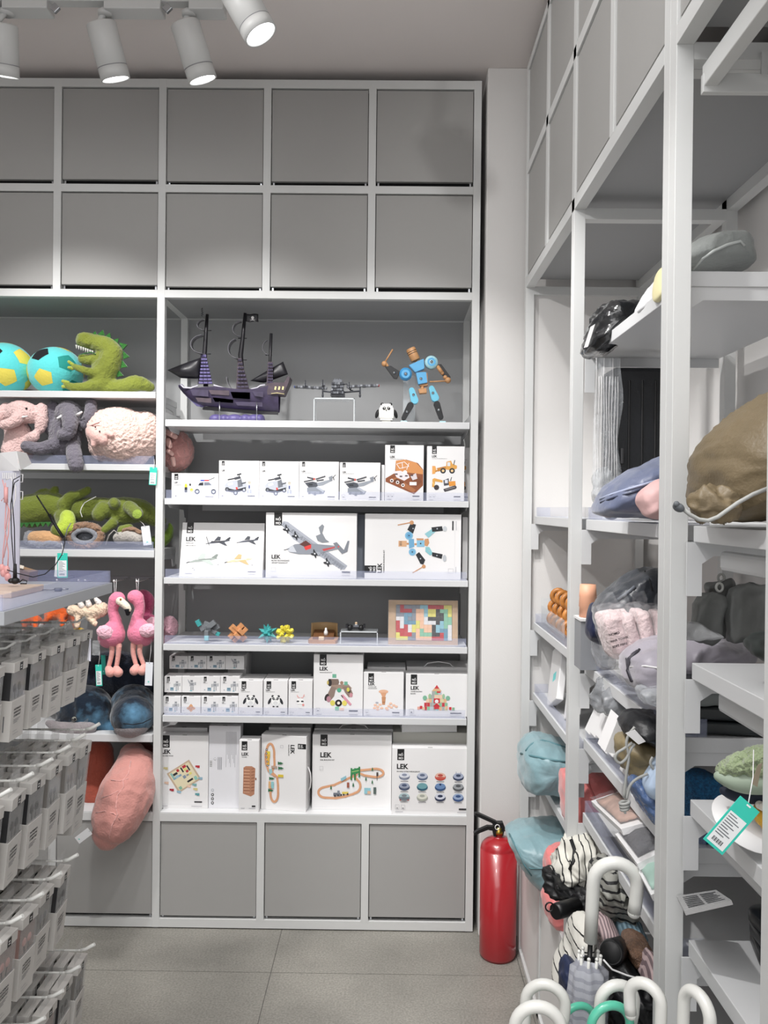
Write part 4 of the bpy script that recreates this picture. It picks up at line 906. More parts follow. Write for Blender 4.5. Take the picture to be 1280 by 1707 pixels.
for s_, pts in ((-1, [(492, 645), (545, 648)]), (1, [(578, 645), (631, 643)])):
    m = MB(); a_, b_ = P(*pts[0], YA), P(*pts[1], YA); n = 12
    for k in range(n): m.cb(a_.lerp(b_, (k+.5)/n)+V((0, .0, .001*(k % 2))), ((b_-a_).length/n*.98, .028, .0075), [G1, G2, G3][k % 3], bev=.0006)
    tip = a_ if s_ < 0 else b_; m.cb(tip, (.006, .02, .006), mat('brick_tip_b', '#2c4a9a') if s_ < 0 else mat('brick_tip_r', '#a03030')); m.obj('wing', t)
for px, py in ((509, 642), (538, 641), (582, 645)):
    m = MB(); c = P(px, py, YA-.022); m.tube([c, c+V((0, .02, 0))], .006, G2, 12); m.tube([c+V((0, -.002, .017)), c+V((0, -.002, -.006))], .0022, G1, 6); m.tube([c, c+V((.008, -.002, -.006))], .0022, G1, 6); m.ball(c, .003, CARD, seg=8); m.obj('engine', t)
for px in (538, 600):
    m = MB(); c = P(px, 652, YA-.01); m.tube([c+V((0, 0, .016)), c+V((0, 0, -.018))], .003, G1, 8); m.ball(c+V((0, 0, -.016)), (.004, .004, .008), G1, seg=10); m.tube([c, P(563, 655, YA)], .003, G1, 8); m.obj('landing_strut', t)
m = MB(); m.tube([P(572, 641, YA), P(578, 640, YA), P(584, 650, YA), P(590, 653, YA)], .0028, G1, 8); m.obj('cannon', t)
# panda figure
YP_ = 3.02
def panda_fig():
    c = P(644, 686, YP_); zb = z0; t = thing('panda_figure', 'small white and black brick panda beside the robot\'s foot', 'toy', (c.x, YP_, zb), world=True)
    W_ = mat('white_brick', '#f0efe8', .35); h_ = P(644, 674, YP_).z-zb
    m = MB()
    for k in range(9):
        r_ = .0265*(1-abs((k-4)/5.4)**3); z = zb+.004+k*(h_-.004)/9; m.cb((c.x, YP_, z+h_/18), (r_*2, r_*1.7, h_/9), W_, bev=.001)
    m.obj('body', t)
    for s_ in (-1, 1):
        m = MB(); m.ball((c.x+s_*.015, YP_, zb+h_+.001), (.006, .005, .0045), BLACK, seg=10); m.obj('ear', t)
        m = MB(); m.ball((c.x+s_*.033, YP_-.002, zb+h_*.5), (.0065, .008, .0165), BLACK, R=rot(0, -s_*16, 0), seg=12); m.obj('arm', t)
        m = MB(); m.cb((c.x+s_*.013, YP_-.006, zb+.003), (.013, .024, .006), BLACK, bev=.001); m.obj('foot', t)
        m = MB(); m.ball((c.x+s_*.008, YP_-.0245, zb+h_*.76), (.0062, .002, .005), BLACK, R=rot(0, s_*30, 0), seg=10); m.obj('eye_patch', t)
        m = MB(); m.ball((c.x+s_*.007, YP_-.0267, zb+h_*.77), (.002, .001, .002), CARD, seg=8); m.obj('eye', t)
    m = MB(); m.ball((c.x, YP_-.0245, zb+h_*.66), (.0025, .002, .0018), BLACK, seg=8); m.obj('nose', t)
panda_fig()
# jointed wooden robot
WD = mat('beech_wood', '#b98a5e', .5, var=.18, vscale=30); BL = mat('blue_paint', '#58a4d2', .35); TL = mat('turquoise_paint', '#6cbcd6', .35); BW = mat('black_wood', '#17181b', .45)
YR = 3.03
t = thing('wooden_robot', 'jointed wooden robot with blue body swinging two drumsticks', 'toy robot', (P(700, 700, YR).x, YR, z0), world=True)
def disc(px, py, r_, th, m_, m2=None, rx=0, rz=0, Y=YR, name='shoulder_disc'):
    c = P(px, py, Y); R = rot(90+rx, 0, rz); m = MB(); rr = r_*.00214
    m.lathe([(0, -th/2), (rr, -th/2), (rr, th/2), (0, th/2)], c, m_, 30, R); o = m.obj(name, t)
    if m2: k = MB(); k.lathe([(rr*.35, th/2+.0006), (rr*.68, th/2+.0006)], c, m2, 30, R); k.obj('ring', o)
    k = MB(); k.lathe([(0, th/2+.004), (.005, th/2+.003), (.0055, th/2)], c, SILV, 16, R); k.obj('bolt', o)
def seg(pts, dep, m_, name, Y=YR, bolt=None):
    m = MB(); m.prism(q2(pts, Y), Y-dep/2, Y+dep/2, m_); bmesh.ops.bevel(m.bm, geom=m.bm.edges[:], offset=.0015, segments=2, affect='EDGES'); o = m.obj(name, t)
    if bolt: k = MB(); k.lathe([(0, .004), (.0045, .003), (.005, 0)], P(*bolt, Y-dep/2), SILV, 16, rot(90)); k.obj('bolt', o)
    return o
def cap_poly(a, b, r1, r2, n=8):
    a, b = V(a), V(b); d = (b-a).normalized(); an = math.atan2(d.y, d.x); pts = []
    for k in range(n+1): q = an+math.pi/2+math.pi*k/n; pts.append((a.x+r1*math.cos(q), a.y+r1*math.sin(q)))
    for k in range(n+1): q = an-math.pi/2+math.pi*k/n; pts.append((b.x+r2*math.cos(q), b.y+r2*math.sin(q)))
    return pts
ha, hb_ = P(684, 581, YR), P(693, 601, YR); m = MB(); qh = (hb_-ha).to_track_quat('Z', 'Y').to_matrix(); Lh = (hb_-ha).length
m.lathe([(0, 0), (.0155, .0), (.0175, .003), (.0175, Lh-.003), (.0165, Lh), (0, Lh)], ha, WD, 30, qh); o = m.obj('head', t)
for k in (.25, .4): m = MB(); m.lathe([(.0177, Lh*k), (.0177, Lh*k+.0022)], ha, BLACK, 30, qh); m.obj('eye_slot', o)
m = MB(); m.tube([P(692, 600, YR), P(696, 612, YR)], .005, WD); m.obj('neck', t)
seg([(681, 610), (706, 599), (707, 616), (692, 622)], .035, BL, 'chest')
seg([(693, 622), (710, 621), (712, 639), (697, 642)], .032, BL, 'abdomen', bolt=(701.5, 631))
seg([(709, 624), (712, 622), (713, 644), (699, 645), (699, 642), (711, 640)], .03, WD, 'waist_block', YR+.006)
m = MB(); m.tube([P(704, 642, YR), P(704, 652, YR)], .007, WD); m.obj('hip_joint', t); seg([(697, 649), (711, 648), (711, 656), (699, 657)], .03, WD, 'pelvis')
disc(676, 624, 10.5, .022, mat('deep_blue_paint', '#3f88ba', .35), BL, name='shoulder_disc', Y=YR-.01); disc(718.5, 604.5, 10.8, .018, mat('pale_blue_paint', '#a9d3dc', .35), BL, rx=-8, rz=8, Y=YR-.012)
seg([(642, 612), (651, 610), (667, 620), (662, 632), (656, 631)], .018, BW, 'upper_arm', bolt=(657, 621)); m = MB(); m.tube([P(641, 603, YR), P(648, 614, YR)], .0055, WD); m.ball(P(640.5, 606.5, YR), .0105, WD); m.obj('hand', t)
m = MB(); m.tube([P(641, 605, YR), P(654.5, 582.5, YR)], .0028, WD); m.obj('drumstick', t)
seg([(726, 610), (731, 608), (735, 607), (751, 629), (748, 636), (741, 631)], .016, BW, 'forearm', YR-.004, bolt=(738, 622)); m = MB(); m.limb([P(730, 612, YR-.012), P(737, 622, YR-.014)], .007, WD); m.ball(P(746.5, 634, YR-.01), .011, WD); m.ball(P(742, 629, YR-.01), .008, WD); m.obj('hand', t)
m = MB(); m.tube([P(745, 635, YR-.012), P(716, 636.5, YR-.02)], .0028, WD); m.obj('drumstick', t)
m = MB(); m.lathe([(.014, 0), (.014, .016)], P(716, 613, YR), clear('clear_plastic_disc', '#c8ccce', .35), 24, rot(75, 0, 10)); m.obj('clear_disc', t)
seg(cap_poly((686, 651), (691, 668), 4.5, 6.3), .026, TL, 'thigh', bolt=(689, 658)); seg(cap_poly((719, 648), (725, 664), 4.5, 6.5), .026, TL, 'thigh', bolt=(721.5, 655)); 
seg(cap_poly((684, 676), (673, 697), 5.5, 4), .022, BW, 'shin', YR-.004, bolt=(678, 686)); seg(cap_poly((728, 674), (735, 696), 5.3, 4), .022, BW, 'shin', YR-.004, bolt=(731, 683))
for px, x2 in ((672, 678), (736, 741)):
    m = MB(); c = P(px, 702, YR); m.cb((c.x+.002, YR-.01, z0+.005), (.024, .045, .010), mat('pale_blue_paint', '#a9d3dc', .35), bev=.003); m.obj('foot', t)
m = MB(); c = P(681, 640, YR+.06); m.box((c.x-.02, YR+.05, z0), (c.x+.025, YR+.053, c.z+.03), ACRC); m.obj('clear_support', t)
# ================================================================ FOURTH SHELF: LOOSE PUZZLES
z4 = SH['S4']
def at4(px, Y=3.0): return P(px, 1060, Y).x
GB = mat('grey_wood_blocks', '#73777b', .5); TQ = mat('teal_wood', '#3f9c9c', .45)
t = thing('puzzle_robot', 'small sprawled grey robot puzzle with teal head and feet', 'toy', (at4(345), 3.0, z4), world=True)
c = V((at4(345), 3.0, z4+.02))
for i, (px, py, w_, h_, a_, m_, nm, dy) in enumerate(((344, 1047, 11, 14, 20, GB, 'body', 0), (352, 1045, 9, 16, 50, GB, 'arm', -.01), (336, 1049, 7, 13, -30, GB, 'arm', -.005), (331, 1042, 7, 11, -30, TQ, 'head', -.01), (344.5, 1059, 7, 9, 0, GB, 'leg', -.03), (344.5, 1067, 7, 8, 0, mat('aqua_face', '#8fd0d6', .4), 'foot', -.032), (356, 1056, 13, 6, 25, GB, 'leg', 0), (363, 1060, 7, 6, 25, TQ, 'foot', 0), (360, 1050, 12, 8, -35, GB, 'leg', .01), (348, 1053, 8, 8, 0, mat('dark_wood_blocks', '#505458', .5), 'joint', -.012))):
    m = MB(); m.cb(P(px, py-3.5, 3.0+dy), (w_*.0021, .016, h_*.0021), m_, R=rot(0, a_, 0), bev=.001); m.obj(nm, t)
def burr(px, py, r_, m_, label, star=0, seed=0, Y=3.0):
    zb = z4; c = V((P(px, py, Y).x, Y, zb+r_*.95)); t = thing('wooden_puzzle', label, 'puzzle', (c.x, Y, zb), world=True)
    dirs = [V((1, 0, 0)), V((-1, 0, 0)), V((0, 1, 0)), V((0, -1, 0)), V((0, 0, 1)), V((0, 0, -1))]+[V((a, b, 0)) for a in (1, -1) for b in (1, -1)]+[V((a, 0, b)) for a in (1, -1) for b in (1, -1)]+[V((0, a, b)) for a in (1, -1) for b in (1, -1)]
    R = rot(12, 18, 20+seed)
    if star == 0:   # burr of square sticks
        m = MB()
        for ax in range(3):
            for s_ in (-1, 1):
                for s2 in (-1, 1):
                    d = [r_*.42]*3; d[ax] = r_*1.9; o = [0, 0, 0]; o[(ax+1) % 3] = s_*r_*.28; o[(ax+2) % 3] = s2*r_*.12; m.cb(c+rot(0, 45, 20) @ V(o), d, m_, R=rot(0, 45, 20), bev=.001)
        m.obj('sticks', t)
    elif star == 1:  # pointed star
        m = MB()
        for d in dirs[6:]+dirs[:6]:
            q = (R @ d).normalized(); L = r_*(1.1 if d.length > 1.2 else .8); m.lathe([(r_*.42, 0), (.0005, L)], c, m_, 4, q.to_track_quat('Z', 'Y').to_matrix())
        m.ball(c, r_*.45, m_, seg=12)
        for f in m.bm.faces: f.smooth = False
        m.obj('points', t)
    else:
        m = MB()
        for d in dirs[6:]+dirs[:6]:
            q = (R @ d).normalized(); m.lathe([(.0005, r_*.25), (r_*.27, r_*.75), (r_*.17, r_*1.02), (0, r_*1.02)], c, m_, 4, q.to_track_quat('Z', 'Y').to_matrix())
        for f in m.bm.faces: f.smooth = False
        m.obj('points', t)
burr(396.5, 1053, .035, mat('orange_wood', '#c98f60', .45), 'small orange-brown wooden burr puzzle on the puzzle shelf', 0)
burr(446, 1053, .035, TQ, 'small teal pointed star puzzle, left of the yellow one', 1, 10)
burr(475, 1055, .033, mat('yellow_wood', '#e0d24a', .4), 'small bright yellow star puzzle on the puzzle shelf', 2, 5)
t = thing('wooden_game', 'small wooden board game with curved back and a white peg', 'wooden game', (at4(541), 3.0, z4), world=True)
x = at4(538); m = MB(); m.prism([(x-.046, 2.985), (x+.046, 2.985), (x+.052, 3.0), (x+.052, 3.09), (x-.045, 3.09), (x-.052, 3.0)], z4, z4+.012, WD, fr=lambda a, z, y: (a, y, z)); m.obj('base', t)
m = MB(); m.cb((x, 3.04, z4+.02), (.075, .09, .006), mat('walnut', '#6f4a2e', .5), R=rot(18), bev=.001); m.obj('ramp', t)
rows = [[(x+math.sin(a_)*.05, 3.10-math.cos(a_)*.0+.0-.03*abs(math.sin(a_))**2, z4+zz_) for a_ in [(-1.35+.27*i) for i in range(11)]] for zz_ in (.0, .05, .062)]
m = MB(); m.grid(rows, mat('thin_plywood', '#a88a62', .5)); o = m.obj('curved_back', t); s_ = o.modifiers.new('thickness', 'SOLIDIFY'); s_.thickness = .003
m = MB(); m.lathe([(0, 0), (.007, 0), (.0075, .012), (.004, .02), (.004, .026), (0, .028)], (x+.008, 3.04, z4+.022), CARD, 16); m.obj('peg', t); m = MB(); m.cb((x-.004, 2.99, z4+.018), (.02, .012, .014), mat('pale_wood', '#e2c4a2', .5), bev=.003); m.obj('block', t)
zr2 = riser('low clear acrylic riser carrying the tiny black race car', 567, 629.5, 1052, 1072, 2.995, .07, z4)
t = thing('race_car', 'tiny black toy race car with driver on the clear riser', 'toy car', (at4(592), 3.03, zr2), world=True)
x = at4(592); m = MB(); m.cb((x, 3.03, zr2+.008), (.058, .02, .008), BLK, bev=.001); m.cb((x+.002, 3.03, zr2+.014), (.022, .016, .008), G2, bev=.001); m.obj('body', t)
for s_ in (-.02, .02):
    for yy in (3.015, 3.045): m = MB(); m.lathe([(0, 0), (.0085, 0), (.0085, .008), (0, .008)], (x+s_, yy, zr2+.0085), BLACK, 18, rot(90)); m.obj('wheel', t)
for s_ in (-.031, .031): m = MB(); m.cb((x+s_, 3.03, zr2+.014), (.008, .03, .012), BLK); m.obj('wing', t)
m = MB(); m.ball((x+.002, 3.03, zr2+.024), .005, mat('pale_wood', '#e2c4a2', .5), seg=10); m.cb((x+.002, 3.03, zr2+.016), (.008, .008, .008), CARD); m.obj('driver', t)
# coloured block board
Yb = 2.99; a_, b_ = P(647, 1070, Yb), P(763, 1070, Yb); w_ = b_.x-a_.x; h_ = P(700, 1001, Yb).z-z4
t = thing('block_puzzle_board', 'framed wooden board filled with coloured wooden blocks, leaning at the right', 'puzzle', ((a_.x+b_.x)/2, Yb, z4), R=rot(-8))
m = MB(); fw = .02; PB = mat('pale_ply', '#b99b7c', .5, var=.1, vscale=20)
for q in (((-w_/2, 0, 0), (w_/2, .012, fw*.7)), ((-w_/2, 0, h_-fw*.8), (w_/2, .012, h_)), ((-w_/2, 0, fw*.7), (-w_/2+fw*1.3, .012, h_-fw*.8)), ((w_/2-fw, 0, fw*.7), (w_/2, .012, h_-fw*.8))): m.box(*q, PB)
m.box((-w_/2, .008, 0), (w_/2, .013, h_), PB); m.obj('frame', t)
g = tetris(None, 0, 0, 1, 1, 11, 14, 9); W0, W1, H0, H1 = -w_/2+fw*1.3+.001, w_/2-fw-.001, fw*.7+.001, h_-fw*.8-.001
m = MB()
for (i, j), c_ in g.items():
    cw, ch_ = (W1-W0)/14, (H1-H0)/9; m.box((W0+i*cw+.0002, .001, H1-(j+1)*ch_+.0002), (W0+(i+1)*cw-.0002, .008, H1-j*ch_-.0002), flat(c_, .4))
m.obj('coloured_blocks', t)
m = MB(); rr_ = [[(-w_/2-.002+u*(w_+.004)/14, -.004+.0022*math.sin(u*2.1+k*1.3), k*h_/9) for u in range(15)] for k in range(10)]; m.grid(rr_, clear('thin_film', '#eef0f2', .10, .05, .8, 90)); m.obj('shrink_film', t)
# ================================================================ SOFT TOYS IN THE LEFT BAY
def plushmat(name, col, var=.12, bump=.5, bs=140): return mat(name, col, .9, bump=bump, bscale=bs, var=var, vscale=12, sheen=.4, spec=.2)
def mk(limbs=(), balls=(), Y0=0):
    m = MB()
    for pts, rr in limbs:
        w_ = [P(x, y, Y) for x, y, Y in pts]; rr = rr if isinstance(rr, (list, tuple)) else [rr]*len(pts)
        # refine the path so that it bends softly
        q, r2 = [], []
        for i in range(len(w_)-1):
            for k in range(4):
                u = k/4; p0 = w_[max(i-1, 0)]; p1, p2 = w_[i], w_[i+1]; p3 = w_[min(i+2, len(w_)-1)]
                q.append(.5*((2*p1)+(p2-p0)*u+(2*p0-5*p1+4*p2-p3)*u*u+(3*p1-p0-3*p2+p3)*u**3)); r2.append((rr[i]*(1-u)+rr[i+1]*u)*w_[i].y/F)
        q.append(w_[-1]); r2.append(rr[-1]*w_[-1].y/F); m.limb(q, r2, CARD, 14)
    for b in balls:
        x, y, Y, rx, ry, rz = b[:6]; k = Y/F; m.ball(P(x, y, Y), (rx*k, ry*k, rz*k), CARD, R=rot(0, b[6], 0) if len(b) > 6 else None, seg=20)
    return m
def mo(m, name, t, mt):
    o = m.obj(name, t); o.data.materials.clear(); o.data.materials.append(mt); return o
def base_of(px, Y, z): return V((P(px, 850, Y).x, Y, z))
def hangtag(top, w_, h_, label, col='#35c9b4', ang=0, Y=None, face=True, string=None, rz=0, group=None, name='price_tag'):
    c = top if isinstance(top, V) else P(*top, Y); t = thing(name, label, 'price tag', c, R=rot(0, -ang, 0) @ rot(0, 0, rz), group=group)
    m = MB(); m.box((-w_/2, -.0004, -h_), (w_/2, .0004, 0), mat('tag_'+col.strip('#'), col, .5), .0002); m.obj('card', t)
    if face:
        A = Art(w_, h_, lambda u, v, e: (u-w_/2, -.0004-e, -v)); A.r(.08, .30, .9, .95, '#eceff0')
        for k in range(9): A.r(.14, .34+k*.05, .14+.35+.35*((k*37) % 5)/5, .34+k*.05+.018, '#6a6e74')
        for k in range(9): A.r(.22+k*.055, .82, .22+k*.055+(.02 if k % 2 else .035), .9, DK)
        A.r(.4, .03, .6, .06, '#f0f0f0'); A.mb.obj('printed_label', t)
    else:
        A = Art(w_, h_, lambda u, v, e: (u-w_/2, -.0004-e, -v)); A.r(.4, .8, .6, .87, '#7fd0c6'); A.r(.44, .03, .56, .05, '#55585c'); A.mb.obj('printed_mark', t)
    if string is not None:
        m = MB(); iv = (rot(0, -ang, 0) @ rot(0, 0, rz)).inverted(); q = iv @ (V(string)-c)
        m.tube([(0, 0, -.004), q*.5+V((.002, 0, .0)), q], .0007, CARD, 5); m.obj('string', t)
    return t
z1 = SH['L1']
# balls
TQB = mat('turquoise_plush', '#58cfd0', .85, bump=.25, bscale=120, sheen=.4); YEL = mat('yellow_plush', '#e3d25a', .85, bump=.2, bscale=120); TEAL2 = mat('teal_plush', '#1f8f86', .85, bump=.2, bscale=120); BLP = mat('black_plush', '#12141a', .9)
def football(px, py, r_px, sq, d1, d2, tl, label, Y=3.07):
    c = P(px, py, Y); r_ = r_px*Y/F; zb = z1; c.z = zb+r_*sq*.985
    t = thing('plush_ball', label, 'ball', (c.x, Y, zb), world=True)
    m = MB(); m.ball(c, (r_, r_, r_*sq), TQB, seg=48); m.obj('ball', t)
    ph = (1+5**.5)/2; vs = [V(v).normalized() for v in [(0, s1, s2*ph) for s1 in (1, -1) for s2 in (1, -1)]+[(s1, s2*ph, 0) for s1 in (1, -1) for s2 in (1, -1)]+[(s2*ph, 0, s1) for s1 in (1, -1) for s2 in (1, -1)]]
    d1, d2 = V(d1).normalized(), V(d2).normalized(); v0 = vs[0]; v1 = sorted(vs, key=lambda q: -q.dot(v0))[1]
    def fr_(a, b): b = (b-a*a.dot(b)).normalized(); return Matrix((a, b, a.cross(b))).transposed()
    R = fr_(d1, d2) @ fr_(v0, v1).transposed()
    for i, v in enumerate(vs):
        nb = sorted(vs, key=lambda q: -q.dot(v))[1:6]; cor = []
        e1 = (nb[0]-v*nb[0].dot(v)).normalized(); e2 = v.cross(e1); nb.sort(key=lambda q: math.atan2(q.dot(e2), q.dot(e1)))
        cor = [(v+(n_-v)*.36).normalized() for n_ in nb]
        w0 = R @ v
        if w0.y > .35: continue
        m = MB(); mt = BLP if w0.dot(d2) > .9 else (TEAL2 if w0.dot(V(tl).normalized()) > .75 else YEL)
        n = 6
        for a in range(5):
            A_, B_ = cor[a], cor[(a+1) % 5]
            rows = []
            for u in range(n+1):
                L_ = v.lerp(A_, u/n); R_ = v.lerp(B_, u/n); rows.append([R @ (L_.lerp(R_, j/n).normalized()*1.004) for j in range(n+1)])
            m.grid([[c+V((p.x*r_, p.y*r_, p.z*r_*sq)) for p in row] for row in rows], mt)
        bmesh.ops.remove_doubles(m.bm, verts=m.bm.verts, dist=1e-5)
        m.obj('patch', t)
football(8, 611, 47, .93, (.42, -.78, -.42), (-.15, -.8, .58), (-.8, -.3, -.5), 'turquoise plush football cut off by the left edge of the picture')
football(93, 614, 45, .90, (-.09, -.9, -.4), (-.29, -.77, .55), (.75, -.6, -.35), 'turquoise plush football with yellow and black patches, beside the dinosaur')
# dinosaur
GRN = plushmat('olive_green_plush', '#7b8434'); GRD = plushmat('dark_green_felt', '#2f6a2c', .1); LIM = plushmat('lime_plush', '#a3b048'); TOOTH = mat('tooth_white', '#f0efe8', .6)
YD = 3.03
t = thing('plush_dinosaur', 'olive green sitting plush dinosaur with open toothy mouth on the top shelf', 'soft toy', base_of(175, YD, z1), world=True)
m = mk([([(138, 568, YD), (155, 570, YD), (176, 577, YD), (188, 588, YD)], [11.5, 13, 16, 17]), ([(187, 590, YD), (182, 606, YD), (173, 622, YD+.005), (170, 636, YD+.01)], [18, 20, 22, 24]),
        ([(137, 598, YD), (152, 600, YD), (168, 596, YD)], [7.5, 9, 11]), ([(158, 622, YD-.03), (140, 617, YD-.05), (124, 611, YD-.05)], [8, 6.5, 4.5]),
        ([(165, 640, YD-.02), (140, 645, YD-.04), (120, 645, YD-.05), (110, 640, YD-.05)], [11, 8, 7, 5.5]), ([(168, 642, YD), (200, 645, YD), (228, 639, YD), (250, 645, YD+.02)], [14, 12.5, 14, 8])], [(143, 562, YD, 16, 12, 8)])
b = blob('body', m, .0045, 3, .0020, 38, mats=[GRN], parent=t, ridge=True)
for v in b.data.vertices: v.co.z = max(v.co.z, 0)
for i, (px, py, s_, a_) in enumerate(((157, 560, 7, 0), (169, 559, 8, 2), (180, 563, 7.5, 8), (192, 570, 7, 30), (202, 577, 9, 60), (206, 592, 9, 88), (203, 607, 9, 98), (196, 622, 9, 95))):
    m = MB(); c = P(px, py, YD+.003); R = rot(0, a_, 0); k = YD/F; tri = [(-s_*k*.75, 0), (s_*k*.75, 0), (s_*k*.35, s_*k*1.15)]
    m.prism(tri, -.005, .005, GRD, fr=lambda x, y, z: tuple(c+R @ V((x, y, z)))); m.obj('spike', t)
for i in range(8):
    m = MB(); c = P(127.5+i*3.8, 576+i*1.35, YD-.023+.0005*i); m.lathe([(.0042, .002), (.0005, -.011)], c, TOOTH, 8); m.obj('tooth', t)
m = MB(); c = P(170, 571.5, YD-.026); m.ball(c, (.0045, .003, .0045), TOOTH, seg=12); m.ball(c+V((.001, -.002, -.0005)), (.0025, .002, .0025), BLACK, seg=10); m.obj('eye', t)
m = MB(); m.tube([P(131, 592, YD-.018), P(142, 589, YD-.022), P(152, 587, YD-.024), P(160, 591, YD-.022)], .0018, GRD, 6); m.obj('mouth_seam', t)
for dx in (-3, 3):
    m = mk([([(121, 611+dx, YD-.05), (115, 608+dx*1.6, YD-.055)], [3.2, 2.6]), ]); mo(m, 'claw', t, LIM)
    m = mk([([(113, 641+dx, YD-.052), (105, 640+dx*1.5, YD-.055)], [3.4, 2.8])]); mo(m, 'toe', t, LIM)
# elephants
PNK = plushmat('pale_pink_plush', '#ecc8c4', .06, .9, 160); GRY = plushmat('dark_grey_plush', '#6c6872', .12, .9, 110); YE = 3.0; z2 = SH['L2']
t = thing('plush_elephant', 'pale pink plush elephant sitting with its ears hanging, left of the grey one', 'soft toy', base_of(30, YE, z2), world=True)
m = mk([([(12, 690, YE+.02), (30, 720, YE), (30, 750, YE)], [14, 22, 26]), ([(20, 690, YE-.01), (35, 685, YE-.03), (50, 690, YE-.03)], [17, 19, 17]), ([(36, 690, YE-.05), (25, 702, YE-.07), (8, 708, YE-.075)], [11, 10, 9]),
        ([(70, 680, YE-.03), (70, 700, YE-.035), (67, 714, YE-.035)], [9, 10, 9]), ([(10, 682, YE-.02), (-2, 695, YE-.03)], [11, 11]), ([(50, 732, YE-.03), (56, 728, YE-.045)], [9, 10]), ([(14, 750, YE-.04), (20, 764, YE-.045), (26, 768, YE-.045)], [12, 10, 9])])
b = blob('body', m, .005, 3, .0022, 90, mats=[PNK], parent=t)
m = MB(); m.ball(P(44, 681, YE-.065), .004, BLACK, seg=10); m.obj('eye', t); m = MB(); m.tube([P(33, 696, YE-.068), P(46, 693.5, YE-.072)], [.005, .002], CARD, 8); m.obj('tusk', t)
t = thing('plush_elephant', 'dark grey plush elephant with white tusks and a curled trunk', 'soft toy', base_of(110, YE, z2), world=True)
m = mk([([(110, 715, YE+.01), (108, 740, YE)], [26, 27]), ([(115, 690, YE-.01), (115, 694, YE-.015)], [23, 21]), ([(116, 690, YE-.04), (117, 708, YE-.07), (114, 722, YE-.075), (104, 725, YE-.075)], [15, 13, 11, 10]),
        ([(152, 675, YE-.02), (150, 692, YE-.03), (142, 708, YE-.03)], [10, 11, 9]), ([(88, 678, YE+.0), (80, 690, YE), (84, 712, YE)], [10, 12, 12]), ([(90, 742, YE-.05), (66, 748, YE-.06), (44, 744, YE-.06)], [12, 11, 9.5]),
        ([(122, 745, YE-.04), (124, 762, YE-.075), (127, 776, YE-.085)], [12, 13, 13])])
b = blob('body', m, .005, 3, .0022, 90, mats=[GRY], parent=t)
for a_, b_ in (((104, 693), (96, 697)), ((128, 692), (136, 687))):
    m = MB(); m.tube([P(*a_, YE-.06), P(*b_, YE-.07)], [.006, .0035], CARD, 10); m.ball(P(*b_, YE-.07), .0036, CARD, seg=10); m.obj('tusk', t)
for px in (107, 127): m = MB(); m.ball(P(px, 676.5, YE-.05), (.005, .002, .0016), BLACK, seg=10); m.obj('eye', t)
# curly sheep
FUR = plushmat('curly_pink_fur', '#efcfc4', .1, 1.0, 120); FACE = plushmat('pink_velour', '#e2b8b0', .05, .3)
YSP = 3.0
t = thing('plush_sheep', 'big curly pink plush sheep lying beside the grey elephant', 'soft toy', base_of(205, YSP, z2), world=True)
m = mk([([(175, 715, YSP), (205, 725, YSP), (240, 722, YSP+.02)], [32, 42, 36])], [(203, 727, YSP, 58, 46, 47, 18), (175, 745, YSP, 26, 26, 24), (222, 752, YSP, 28, 24, 28), (245, 725, YSP, 24, 30, 38)])
blob('fleece', m, .0042, 1, .0045, 62, mats=[FUR], parent=t, ridge=True)
m = mk([([(160, 720, YSP-.07), (166, 727, YSP-.085), (172, 733, YSP-.09)], [17, 15, 10]), ([(180, 722, YSP-.095), (186, 725, YSP-.10)], [6, 5]), ([(158, 735, YSP-.09), (156, 741, YSP-.092)], [7, 5])]); blob('face', m, .004, 3, .0006, 60, mats=[FACE], parent=t)
for q in ((159, 712), (166, 719)): m = MB(); m.ball(P(*q, YSP-.112), .0028, BLACK, seg=8); m.obj('eye', t)
m = MB(); m.tube([P(147, 711, YSP-.09), P(156, 708, YSP-.105), P(166, 704, YSP-.10)], .002, plushmat('seam_pink', '#a8756e'), 6); m.obj('seam', t)
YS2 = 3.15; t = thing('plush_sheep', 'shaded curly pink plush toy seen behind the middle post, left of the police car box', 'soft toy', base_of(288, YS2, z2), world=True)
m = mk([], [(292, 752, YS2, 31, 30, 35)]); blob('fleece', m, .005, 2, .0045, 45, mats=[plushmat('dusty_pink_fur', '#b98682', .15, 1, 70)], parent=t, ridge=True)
for q, r_ in (((280, 735, 283, 744), 5), ((281, 752, 287, 757), 4), ((288, 765, 290, 775), 4), ((278, 720, 292, 728), 5)):
    m = mk([([(q[0], q[1], YS2-.075), (q[2], q[3], YS2-.08)], [r_, r_*.8])]); mo(m, 'curl', t, FACE)
hangtag((256, 779), .026, .062, 'turquoise price tag hanging from the sheep shelf beside the middle post', Y=2.93, ang=-3, string=P(257, 765, 2.95))
